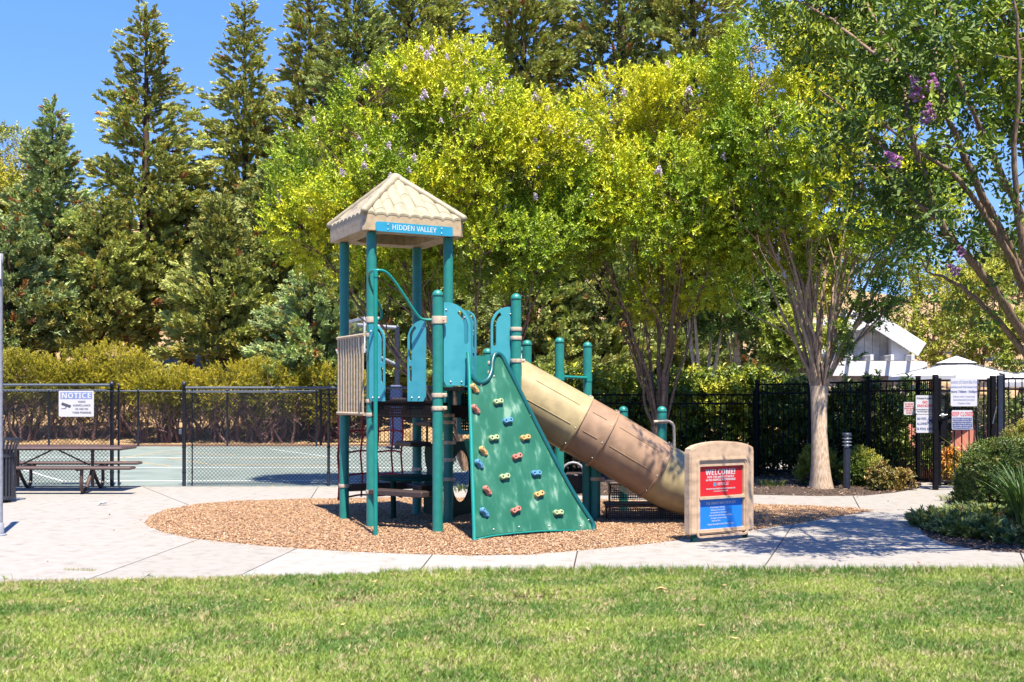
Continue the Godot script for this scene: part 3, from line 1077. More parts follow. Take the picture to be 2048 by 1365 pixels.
func basket_hoop() -> void:
	var t := thing("basketball_hoop", "basketball hoop with clear backboard and white net behind the play tower", "basketball hoop", Vector3(-3.55, 0, -33.7))
	var mid := Vector3(-4.74, 3.45, -33.1)
	var nrm := Vector3(-0.91, 0, 0.41)
	var side := Vector3(0.41, 0, 0.91)
	var fr := Transform3D(Basis(side, Vector3.UP, nrm), mid)
	var g := Geo.new()
	for s: float in [-1.0, 1.0]:
		g.box(fr * Transform3D(Basis(), Vector3(s * 0.88, 0, 0)), Vector3(0.08, 1.07, 0.05), 0.006)
		g.box(fr * Transform3D(Basis(), Vector3(0, s * 0.495, 0)), Vector3(1.68, 0.08, 0.05), 0.006)
	var board := obj("backboard_frame", g, M.white_paint, t)
	g = Geo.new()
	g.quad(fr * Vector3(-0.84, -0.45, 0), fr * Vector3(0.84, -0.45, 0), fr * Vector3(0.84, 0.45, 0), fr * Vector3(-0.84, 0.45, 0), nrm)
	obj("glass_pane", g, M.glass, board)
	g = Geo.new()
	for s: float in [-1.0, 1.0]:
		g.box(fr * Transform3D(Basis(), Vector3(s * 0.28, -0.17, 0.01)), Vector3(0.05, 0.45, 0.008))
	g.box(fr * Transform3D(Basis(), Vector3(0, 0.03, 0.01)), Vector3(0.51, 0.05, 0.008))
	obj("target_square", g, M.white_paint, board)
	var rc := mid + nrm * 0.40 + Vector3(0, -0.40, 0)
	g = Geo.new()
	var ring := PackedVector3Array()
	for i in 20:
		ring.append(rc + Vector3(cos(TAU * i / 20), 0, sin(TAU * i / 20)) * 0.23)
	g.tube(ring, PackedFloat32Array([0.011]), 6, false, true)
	g.bar(rc - nrm * 0.23, rc - nrm * 0.40, 0.02)
	obj("rim", g, M.hoop_orange, t)
	g = Geo.new()
	for i in 12:
		for s: float in [-1.0, 1.0]:
			var path := PackedVector3Array()
			for k in 5:
				var a := TAU * (i + s * k * 0.5) / 12
				var r: float = [0.225, 0.185, 0.15, 0.125, 0.12][k]
				path.append(rc + Vector3(cos(a) * r, -0.11 * k, sin(a) * r))
			g.tube(path, PackedFloat32Array([0.006]), 3, false)
	obj("net", g, M.net_white, t)
	g = Geo.new()
	g.box(Transform3D(Basis(), Vector3(-3.55, 1.9, -33.7)), Vector3(0.15, 3.8, 0.15), 0.02)
	obj("pole", g, M.navy_steel, t)
	g = Geo.new()
	g.bar(Vector3(-3.55, 3.75, -33.7), mid + Vector3(0, 0.35, 0) - nrm * 0.03, 0.06)
	g.bar(Vector3(-3.55, 2.6, -33.7), mid + Vector3(0, -0.3, 0) - nrm * 0.03, 0.045)
	obj("arm", g, M.pole_grey, t)
	g = Geo.new()
	g.box(Transform3D(Basis(), Vector3(-3.58, 1.05, -33.68)), Vector3(0.36, 1.85, 0.36), 0.04)
	obj("pad", g, M.pad_navy, t)

func post(t: Node3D, p: Vector3, top: float, dome := true, material: Material = null, r := 0.0635) -> MeshInstance3D:
	var g := Geo.new()
	var prof := PackedVector2Array([Vector2(r, -0.05), Vector2(r, top - r)])
	if dome:
		prof = PackedVector2Array([Vector2(r, -0.05), Vector2(r, top - r * 1.25), Vector2(r, top - r * 1.25), Vector2(r * 1.06, top - r * 1.25), Vector2(r * 1.06, top - r)])
		for i in range(1, 7):
			var a := PI * 0.5 * i / 6
			prof.append(Vector2(r * 1.06 * cos(a), top - r + r * sin(a)))
	g.lathe(prof, 20, Transform3D(Basis(), Vector3(p.x, 0, p.z)))
	return obj("post", g, material if material else M.teal_post, t)


func clamp_at(on: Node3D, p: Vector3, y: float, toward: Vector3, h := 0.045) -> void:  # ring round a post with an ear towards what it holds
	var g := Geo.new()
	var r := 0.072
	g.lathe(PackedVector2Array([Vector2(0.062, y - h * 0.5), Vector2(r, y - h * 0.5), Vector2(r, y - h * 0.5), Vector2(r + 0.004, y), Vector2(r, y + h * 0.5), Vector2(r, y + h * 0.5), Vector2(0.062, y + h * 0.5)]), 16, Transform3D(Basis(), Vector3(p.x, 0, p.z)))
	var d := toward
	d.y = 0
	d = d.normalized()
	var fr := Transform3D(Basis(d, Vector3.UP, d.cross(Vector3.UP)), Vector3(p.x, y, p.z) + d * 0.085)
	g.box(fr, Vector3(0.06, h * 0.95, 0.045), 0.008)
	g.ball(fr * Vector3(0.0, 0, 0.024), Vector3.ONE * 0.009, 6, 4)
	g.ball(fr * Vector3(0.0, 0, -0.024), Vector3.ONE * 0.009, 6, 4)
	obj("clamp", g, M.beige_metal, on)


func side_panel(t: Node3D, p: Vector3, q: Vector3, t0: float, t1: float, y0: float, y1: float, round_right: bool, out: float, material: Material, lower_slot := true) -> void:
	var fr := frame_on(p, q)
	var w := t1 - t0
	var h := y1 - y0
	var r := w * 0.86
	var s := 1.0 if round_right else -1.0
	var o := PackedVector2Array()
	var x_in := -s * w * 0.5
	var x_out := s * w * 0.5
	o.append(Vector2(x_in, 0.05))
	o.append(Vector2(x_in + s * 0.03, 0.0))
	o.append(Vector2(x_out, 0.0))
	for i in 9:
		var a := PI * 0.5 * i / 8
		o.append(Vector2(x_out - s * r + s * r * cos(a), h - r + r * sin(a)))
	o.append(Vector2(x_in, h))
	var holes := []
	var slots := [[0.50 * h, 0.86 * h, true]]
	if lower_slot:
		slots.append([0.24 * h, 0.44 * h, false])
	for sl in slots:
		var hole := PackedVector2Array()
		var xc := x_out - s * w * 0.17
		var hw := w * 0.075
		for i in 7:
			var a := PI + PI * i / 6
			hole.append(Vector2(xc + hw * cos(a), sl[0] + hw + hw * sin(a)))
		if sl[2]:
			var rr := r - w * 0.17
			for k in 2:
				for i in 6:
					var a := PI * 0.30 * (i if k == 0 else 5 - i) / 5
					var ra := rr + hw * (1.0 if k == 0 else -1.0)
					hole.append(Vector2(x_out - s * r + s * ra * cos(a), h - r + ra * sin(a)))
			if s < 0:
				var fixed := PackedVector2Array()
				for i in 7:
					fixed.append(hole[6 - i])
				fixed.append_array(hole.slice(7))
				hole = fixed
		else:
			for i in 7:
				var a := PI * i / 6
				hole.append(Vector2(xc + hw * cos(a), sl[1] - hw + hw * sin(a)))
		holes.append(hole)
	var g := Geo.new()
	var f := fr * Transform3D(Basis(), Vector3((t0 + t1) * 0.5, y0, out))
	g.plate(o, holes, 0.019, f)
	var m := obj("side_panel", g, material, t)
	g = Geo.new()
	for x: float in [-0.25, 0.15]:
		g.ball(f * Vector3(x * w, 0.045, 0.012), Vector3.ONE * 0.011, 8, 5)
	g.ball(f * Vector3(x_in + s * 0.03, h - 0.09, 0.012), Vector3.ONE * 0.010, 8, 5)
	obj("bolts", g, M.bolt, m)


func tile_strip(c: Vector3, x: Vector3, z: Vector3, half: float, e0: float, e1: float, f0: float, f1: float, y_eave: float, slope: float, lift: float, hang: float) -> Geo:
	var g := Geo.new()
	var seg := 8
	var amp := 0.029
	var at := func(k: int, f: float) -> Array:
		var e := lerpf(e0, e1, float(k) / seg)
		var a := float(k) / seg
		var dmax := maxf(half - absf(e), 0.0)
		var d := lerpf(-hang, dmax, f) if f > 0.0 else -hang
		var y := y_eave + slope * d + lift + amp * sqrt(maxf(0.0, 1.0 - pow(2.0 * a - 1.0, 2.0)))
		var da := -amp * (2.0 * a - 1.0) / sqrt(maxf(0.12, 1.0 - pow(2.0 * a - 1.0, 2.0))) * 2.0 / (e1 - e0)
		var n := (x * -da + Vector3.UP + z * slope).normalized()
		return [c + x * e + z * (half - d) + Vector3(0, y, 0), n]
	for k in seg:
		var a: Array = at.call(k, f0)
		var b: Array = at.call(k + 1, f0)
		var d: Array = at.call(k + 1, f1)
		var e: Array = at.call(k, f1)
		g.tri(a[0], b[0], d[0], a[1], b[1], d[1])
		g.tri(a[0], d[0], e[0], a[1], d[1], e[1])
		var drop := Vector3(0, -0.028 - lift, 0)
		g.quad(a[0], b[0], b[0] + drop + Vector3.UP * minf(0.0, c.y), a[0] + drop, z)
	return g


func build_roof(t: Node3D) -> void:
	var c := Vector3(-1.52, 0, -14.2)
	var u := Vector3(0.887, 0, -0.4617)
	var half := 0.672
	var y0 := 3.86
	var slope := 0.60 / half
	# rim: a deep moulded frame, open in the middle
	var g := Geo.new()
	var k := half + 0.004
	var out := PackedVector2Array([Vector2(k, -k + 0.05), Vector2(k, k - 0.05), Vector2(k - 0.05, k), Vector2(-k + 0.05, k), Vector2(-k, k - 0.05), Vector2(-k, -k + 0.05), Vector2(-k + 0.05, -k), Vector2(k - 0.05, -k)])
	var i_ := 0.43
	var hole := PackedVector2Array([Vector2(i_, -i_ + 0.12), Vector2(i_, i_ - 0.12), Vector2(i_ - 0.12, i_), Vector2(-i_ + 0.12, i_), Vector2(-i_, i_ - 0.12), Vector2(-i_, -i_ + 0.12), Vector2(-i_ + 0.12, -i_), Vector2(i_ - 0.12, -i_)])
	g.plate(out, [hole], 0.215, Transform3D(Basis(u, Vector3.UP.cross(u), Vector3.UP), c + Vector3(0, 3.7575, 0)))
	var roof := obj("roof", g, M.roof_rim, t)
	# sloping deck under the tiles
	g = Geo.new()
	var corners := []
	for q: Vector2 in [Vector2(1, 1), Vector2(-1, 1), Vector2(-1, -1), Vector2(1, -1)]:
		corners.append(c + (u * q.x + Vector3.UP.cross(u) * q.y) * (half - 0.004) + Vector3(0, y0 - 0.006, 0))
	for i in 4:
		g.flat(corners[i], corners[(i + 1) % 4], c + Vector3(0, y0 + 0.595, 0), corners[i] + corners[(i + 1) % 4] - c * 2.0)
	obj("roof_deck", g, M.roof_tan, roof)
	for f in 4:
		var z := Vector3(0.4617, 0, 0.887).rotated(Vector3.UP, PI * 0.5 * f)
		var x := Vector3.UP.cross(z)
		for b in 9:
			var e0 := -half + 2.0 * half * b / 9.0
			var e1 := -half + 2.0 * half * (b + 1) / 9.0
			var cut_at := [0.55, 0.30, 0.62, 0.36][b % 4] as float
			var long := half - absf((e0 + e1) * 0.5)
			if long < 0.2:
				obj("roof_tile", tile_strip(c, x, z, half, e0, e1, 0.0, 1.0, y0, slope, 0.0, 0.008), M.roof_tan, roof)
			else:
				obj("roof_tile", tile_strip(c, x, z, half, e0, e1, 0.0, cut_at, y0, slope, 0.0, 0.008), M.roof_tan, roof)
				obj("roof_tile", tile_strip(c, x, z, half, e0, e1, cut_at - 0.02, 1.0, y0, slope, 0.009, 0.02), M.roof_tan, roof)
	for i in 4:
		g = Geo.new()
		var a: Vector3 = corners[i] + Vector3(0, 0.03, 0)
		var b := c + Vector3(0, y0 + 0.60, 0)
		g.tube(PackedVector3Array([a, a.lerp(b, 0.5) + Vector3(0, 0.01, 0), b]), PackedFloat32Array([0.046, 0.046, 0.06]), 12)
		g.ball(a, Vector3(0.047, 0.047, 0.047), 10, 6)
		obj("hip_tile", g, M.roof_tan, roof)
	g = Geo.new()
	g.ball(c + Vector3(0, y0 + 0.575, 0), Vector3(0.10, 0.085, 0.10), 14, 8)
	obj("ridge_cap", g, M.roof_tan, roof)
	# name board on the right-hand front face
	var zf := Vector3(0.4617, 0, 0.887)
	var fr := Transform3D(Basis(u, Vector3.UP, zf), c + zf * (half + 0.016) + u * -0.01 + Vector3(0, 3.697, 0))
	g = Geo.new()
	g.plate(rounded(1.03, 0.118, 0.02), [], 0.018, fr)
	var board := obj("name_board", g, M.cyan_face, roof)
	board.set_meta("label", "blue name board lettered HIDDEN VALLEY")
	var f := SystemFont.new()
	f.font_names = PackedStringArray(["Droid Sans"])
	writing("HIDDEN VALLEY", 0.082, f, M.sign_white, roof, fr * Transform3D(Basis(), Vector3(-0.01, 0.002, 0.0095)), "lettering", 1.02).material_override = M.line_white
	g = Geo.new()
	for s: Vector2 in [Vector2(-0.36, 0.03), Vector2(-0.36, -0.03), Vector2(0.36, 0.03), Vector2(0.36, -0.03)]:
		g.ball(fr * Vector3(s.x, s.y, 0.01), Vector3.ONE * 0.009, 6, 4)
	obj("bolts", g, M.bolt, roof)


func build_play_structure() -> void:
	var t := thing("play_structure", "teal play structure with tiled roof tower, climbing wall and tan tube slide", "playground structure", Vector3(-0.5, 0, -14))
	var a := TOWER_A
	var b := TOWER_B
	var c := TOWER_C
	var d := TOWER_D
	var e := POST_E
	var f := POST_F
	build_roof(t)
	# tall roof posts
	var pa := post(t, a, 3.70, false)
	var pb := post(t, b, 3.70, false)
	var pc := post(t, c, 3.70, false)
	var pd := post(t, d, 3.70, false)
	var pe := post(t, e, 2.88)
	var pf := post(t, f, 2.88)
	var spots := [[Vector3(-0.342, 1.600, -15.200), 2.285], [Vector3(0.158, 1.600, -15.700), 2.33], [Vector3(0.208, 1.600, -15.100), 2.395], [Vector3(0.649, 1.600, -14.900), 2.42], [Vector3(1.101, 1.600, -15.900), 2.41], [Vector3(1.108, 1.600, -14.420), 1.30], [Vector3(1.565, 1.600, -15.300), 1.475], [Vector3(2.012, 1.600, -14.620), 1.48], [Vector3(0.998, 1.600, -14.500), 1.25]]
	var ps := []
	for s in spots:
		var w: Vector3 = s[0]
		ps.append(post(t, w, s[1]))
	# clamps where panels and rails meet the posts
	for y: float in [1.385, 2.37]:
		clamp_at(pa, a, y, b - a)
		clamp_at(pb, b, y, a - b)
	for y: float in [0.40, 0.62]:
		clamp_at(pc, c, y, d - c)
	for y: float in [0.55, 0.80, 1.02, 1.28, 1.37]:
		clamp_at(pd, d, y, f - d)
	clamp_at(pa, a, 0.43, c - a)
	clamp_at(pb, b, 0.43, e - b)
	clamp_at(pb, b, 1.555, e - b)
	clamp_at(pb, b, 2.56, e - b, 0.07)
	for y: float in [1.47, 1.625]:
		clamp_at(pe, e, y, Vector3(0.7, 0, 0.2), 0.05)
	clamp_at(pe, e, 2.52, Vector3(0.9, 0, 0.3), 0.09)
	for y: float in [2.33, 2.44]:
		clamp_at(pf, f, y, Vector3(0.2, 0, -0.9))
	clamp_at(pf, f, 2.05, Vector3(0.9, 0, -0.2))
	clamp_at(ps[0], spots[0][0], 2.08, Vector3(-1, 0, 0.3))
	clamp_at(ps[0], spots[0][0], 1.95, Vector3(-1, 0, 0.3))
	clamp_at(ps[5], spots[5][0], 0.52, Vector3(1, 0, 0))
	clamp_at(ps[7], spots[7][0], 1.27, Vector3(-1, 0, 0.2))
	# decks
	var g := Geo.new()
	g.slab(PackedVector2Array([Vector2(a.x, a.z), Vector2(b.x, b.z), Vector2(e.x, e.z), Vector2(d.x, d.z), Vector2(c.x, c.z)]), 1.53, 1.49)
	obj("deck", g, M.deck_dark, t)
	g = Geo.new()
	g.slab(PackedVector2Array([Vector2(d.x, d.z), Vector2(e.x, e.z), Vector2(f.x, f.z), Vector2(0.10, -14.46)]), 1.72, 1.68)
	obj("deck", g, M.deck_dark, t)
	# perforated fascia under the front deck edge, with its bright sill
	var fr := frame_on(b, e)
	var len := Vector2(e.x - b.x, e.z - b.z).length()
	g = Geo.new()
	g.perforated(fr * Transform3D(Basis(), Vector3(len * 0.5, 1.445, 0.055)), Vector2(len - 0.10, 0.165), 30, 5, 0.55)
	g.box(fr * Transform3D(Basis(), Vector3(len * 0.5, 1.545, 0.02)), Vector3(len - 0.1, 0.035, 0.09), 0.006)
	g.box(fr * Transform3D(Basis(), Vector3(len * 0.5, 1.365, 0.04)), Vector3(len - 0.1, 0.02, 0.05), 0.004)
	var fas := obj("deck_fascia", g, M.deck_dark, t)
	g = Geo.new()
	g.box(fr * Transform3D(Basis(), Vector3(len * 0.52, 1.575, 0.0)), Vector3(0.42, 0.03, 0.06), 0.006)
	obj("sill", g, M.brown_steel, fas)
	fr = frame_on(d, f)
	for pair in [[d, f]]:
		var q := frame_on(pair[0], pair[1])
		g = Geo.new()
		g.box(q * Transform3D(Basis(), Vector3(0.52, 1.42, 0.0)), Vector3(0.95, 0.16, 0.03), 0.006)
		obj("deck_fascia", g, M.deck_dark, t)
	# cyan side panels
	side_panel(t, b, e, 0.03, 0.27, 1.55, 2.50, true, 0.075, M.cyan_panel)
	side_panel(t, b, e, 0.62, 0.885, 1.55, 2.52, false, 0.075, M.cyan_panel)
	side_panel(t, e, f, 0.075, 0.425, 1.74, 2.735, true, 0.0, M.cyan_panel, false)
	side_panel(t, e, f, 0.715, 1.005, 1.74, 2.715, false, -0.045, M.cyan_panel, false)
	side_panel(t, d, f, 0.20, 0.40, 1.73, 2.71, true, -0.05, M.cyan_panel)
	side_panel(t, c, d, -0.22, 0.13, 1.52, 2.36, false, -0.06, M.dark_teal)
	# plain back panels
	g = Geo.new()
	g.plate(rounded(0.36, 0.42, 0.05), [], 0.02, Transform3D(Basis(Vector3.UP, 0.2), Vector3(-0.513, 1.967, -15.100)))
	obj("back_panel", g, M.teal_post, t)
	# slatted tan panel on the left side
	fr = frame_on(a, b) * Transform3D(Basis(), Vector3(0, 0, 0.075))
	for y: float in [2.375, 1.39]:
		g = Geo.new()
		g.tube(PackedVector3Array([fr * Vector3(-0.05, y, 0), fr * Vector3(0.99, y, 0)]), PackedFloat32Array([0.022]), 8)
		obj("panel_rail", g, M.slat_beige, t)
	var slat := Geo.new()
	slat.box(Transform3D.IDENTITY, Vector3(0.052, 0.965, 0.02), 0.007)
	var sm := slat.mesh()
	for i in 10:
		inst("slat", sm, M.slat_beige, t, fr * Transform3D(Basis(), Vector3(-0.01 + i * 0.104, 1.88, 0.0)))
	# fire pole with its arched arms
	g = Geo.new()
	var top := Vector3(-1.580, 3.070, -12.620)
	g.bar(Vector3(top.x, -0.05, top.z), top + Vector3(0, -0.05, 0), 0.024, 12)
	g.bar(top + Vector3(0, -0.08, 0), top + Vector3(0, 0.0, 0), 0.029, 12)
	var pole := obj("fire_pole", g, M.teal_pipe, t)
	g = Geo.new()
	g.tube(spline(PackedVector3Array([Vector3(-0.940, 2.522, -12.970), Vector3(-1.074, 2.531, -12.930), Vector3(-1.164, 2.634, -12.880), Vector3(-1.280, 2.815, -12.800), Vector3(-1.395, 2.983, -12.720), Vector3(-1.481, 3.063, -12.660), top, Vector3(-1.655, 3.068, -12.750), Vector3(-1.698, 3.032, -12.900), Vector3(-1.694, 2.929, -13.050), Vector3(-1.647, 2.799, -13.200), Vector3(-1.604, 2.659, -13.350), Vector3(-1.610, 2.577, -13.400), Vector3(-1.660, 2.544, -13.450)]), 5), PackedFloat32Array([0.0165]), 10)
	obj("arched_arm", g, M.teal_pipe, pole)
	# rope net hung behind the left of the tower
	var ac := frame_on(a, c)
	var mid := ac * Vector3(0.5, 0, -0.34)
	var ropes := []
	for i in 7:
		var ang := PI * (0.02 + 0.16 * i)
		ropes.append(mid + ac.basis.x * (0.46 * cos(ang)) - ac.basis.z * (0.40 * sin(ang)))
	for i in 7:
		g = Geo.new()
		g.tube(PackedVector3Array([ropes[i] + Vector3(0, 1.45, 0), ropes[i] + Vector3(0.02, 1.1, 0), ropes[i] + Vector3(-0.01, 0.8, 0), ropes[i] + Vector3(0.015, 0.5, 0), ropes[i] + Vector3(0, 0.2, 0)]), PackedFloat32Array([0.014]), 6)
		obj("net_rope", g, M.rope_red, t)
	for y: float in [1.12, 0.83, 0.51, 0.21]:
		var path := PackedVector3Array()
		for i in 7:
			path.append(ropes[i] + Vector3(0, y + (0.02 if i % 2 else 0.0), 0))
		g = Geo.new()
		g.tube(spline(path, 3), PackedFloat32Array([0.014]), 6)
		obj("net_rope", g, M.rope_red, t)
	# low seats and a round table under the deck
	g = Geo.new()
	g.box(frame_on(b, e) * Transform3D(Basis(), Vector3(0.42, 0.43, -0.04)), Vector3(0.82, 0.065, 0.24), 0.008)
	obj("seat_plank", g, M.brown_steel, t)
	g = Geo.new()
	g.box(ac * Transform3D(Basis(), Vector3(0.5, 0.40, 0.0)), Vector3(0.92, 0.10, 0.05), 0.008)
	g.perforated(ac * Transform3D(Basis(), Vector3(0.5, 0.40, 0.03)), Vector2(0.9, 0.09), 30, 3, 0.5)
	obj("seat_plank", g, M.brown_steel, t)
	g = Geo.new()
	g.lathe(PackedVector2Array([Vector2(0, 0.545), Vector2(0.36, 0.545), Vector2(0.36, 0.545), Vector2(0.385, 0.56), Vector2(0.385, 0.585), Vector2(0.365, 0.592), Vector2(0, 0.588)]), 28, Transform3D(Basis(), Vector3(-1.33, 0, -13.95)))
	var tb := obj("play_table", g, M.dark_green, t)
	g = Geo.new()
	g.bar(Vector3(-1.56, -0.05, -14.35), Vector3(-1.56, 0.55, -14.3), 0.036, 12)
	obj("table_leg", g, M.dark_green, tb)
	# step plates between the rear posts
	for s in [[1.24, 0.0, 0.34], [0.98, 0.3, 0.3], [0.40, 0.15, 0.3]]:
		g = Geo.new()
		g.box(frame_on(c, d) * Transform3D(Basis(), Vector3(0.30, s[0], -0.12 + s[1])), Vector3(0.55, 0.06, s[2]), 0.01)
		obj("step_plate", g, M.brown_steel, t)
	# lower play panels: a cut-out one and one with a round hole
	var wavy := PackedVector2Array([Vector2(0.0, 0.04), Vector2(0.55, 0.04), Vector2(0.55, 0.98), Vector2(0.14, 0.98), Vector2(0.05, 0.93), Vector2(0.03, 0.85), Vector2(0.06, 0.72), Vector2(0.12, 0.62), Vector2(0.08, 0.5), Vector2(0.0, 0.42)])
	g = Geo.new()
	g.plate(wavy, [], 0.02, frame_on(c, d) * Transform3D(Basis(), Vector3(0.18, 0, -0.03)))
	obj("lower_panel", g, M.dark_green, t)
	var h2: Vector3 = spots[0][0]
	var circ := PackedVector2Array()
	for i in 26:
		circ.append(Vector2(0.40 + 0.30 * cos(TAU * i / 26), 0.56 + 0.34 * sin(TAU * i / 26)))
	g = Geo.new()
	g.plate(PackedVector2Array([Vector2(0.02, 0.05), Vector2(1.25, 0.05), Vector2(1.25, 1.02), Vector2(0.02, 1.02)]), [circ], 0.02, frame_on(d, h2) * Transform3D(Basis(), Vector3(0.0, 0, 0.0)))
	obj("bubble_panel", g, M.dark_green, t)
	g = Geo.new()
	var per := frame_on(d, Vector3(0.05, 0, -14.1)) * Transform3D(Basis(), Vector3(0.34, 1.42, 0.05))
	g.perforated(per, Vector2(0.36, 0.50), 12, 13, 0.5)
	var riser := obj("perforated_panel", g, M.dark_green, t)
	g = Geo.new()
	g.plate(rounded(0.46, 0.60, 0.04), [rounded(0.36, 0.50, 0.06)], 0.02, per)
	obj("panel_frame", g, M.cyan_panel, riser)
	build_climbing_wall(t)
	build_slide(t)
	# rail and box of the rear steps
	g = Geo.new()
	var p3: Vector3 = spots[3][0]
	var p4: Vector3 = spots[4][0]
	g.bar(Vector3(p3.x, 1.88, p3.z), Vector3(p4.x, 1.88, p4.z), 0.024, 10)
	obj("hand_rail", g, M.teal_pipe, t)
	g = Geo.new()
	for y: float in [1.88]:
		for p: Vector3 in [p3, p4]:
			g.lathe(PackedVector2Array([Vector2(0.0635, y - 0.05), Vector2(0.07, y - 0.05), Vector2(0.07, y - 0.05), Vector2(0.07, y + 0.05), Vector2(0.07, y + 0.05), Vector2(0.0635, y + 0.05)]), 14, Transform3D(Basis(), Vector3(p.x, 0, p.z)))
	obj("collar", g, M.teal_pipe, t)
	g = Geo.new()
	g.box(Transform3D(Basis(Vector3.UP, -0.15), Vector3(0.861, 0.431, -14.900)), Vector3(0.28, 0.26, 0.5), 0.015)
	obj("step_box", g, M.brown_steel, t)
	g = Geo.new()
	var hoop := PackedVector3Array()
	for i in 9:
		var an := PI * i / 8
		hoop.append(Vector3(0.845, 0.554, -15.100) + Vector3(-cos(an) * 0.15, sin(an) * 0.14, 0))
	g.tube(hoop, PackedFloat32Array([0.018]), 8)
	obj("grab_hoop", g, M.pole_grey, t)
	# transfer steps under the slide
	for s in [[1.30, 2.16, -14.62, 0.46, 0.19], [1.22, 2.30, -14.22, 0.205, 0.155]]:
		g = Geo.new()
		var xc: float = (s[0] + s[1]) * 0.5
		var wd: float = s[1] - s[0]
		g.box(Transform3D(Basis(), Vector3(xc, s[3] - 0.02, s[2] - 0.2)), Vector3(wd, 0.04, 0.44), 0.012)
		var st := obj("transfer_step", g, M.brown_steel, t)
		g = Geo.new()
		g.perforated(Transform3D(Basis(), Vector3(xc, s[3] - 0.045 - s[4] * 0.5, s[2] + 0.012)), Vector2(wd - 0.06, s[4]), 34, 6, 0.62)
		obj("riser", g, M.brown_steel, st)
		for k: float in [0.0, 1.0]:
			g = Geo.new()
			g.plate(PackedVector2Array([Vector2(0, 0), Vector2(0.10, 0), Vector2(0.14, s[3] * 0.6), Vector2(0.22, s[3] - 0.04), Vector2(-0.02, s[3] - 0.04)]), [], 0.02, Transform3D(Basis(Vector3(0, 0, 1), Vector3.UP, Vector3(-1, 0, 0)), Vector3(lerpf(s[0] + 0.02, s[1] - 0.02, k), 0.0, s[2] - 0.2)))
			obj("bracket", g, M.brown_steel, st)
	# loop handle on the rear right post
	var p7: Vector3 = spots[7][0]
	g = Geo.new()
	g.tube(spline(PackedVector3Array([Vector3(p7.x - 0.10, 1.27, p7.z + 0.06), Vector3(p7.x + 0.06, 1.28, p7.z + 0.09), Vector3(p7.x + 0.13, 1.24, p7.z + 0.09), Vector3(p7.x + 0.15, 1.15, p7.z + 0.09), Vector3(p7.x + 0.15, 0.85, p7.z + 0.09)]), 5), PackedFloat32Array([0.02]), 10)
	obj("loop_handle", g, M.beige_metal, t)


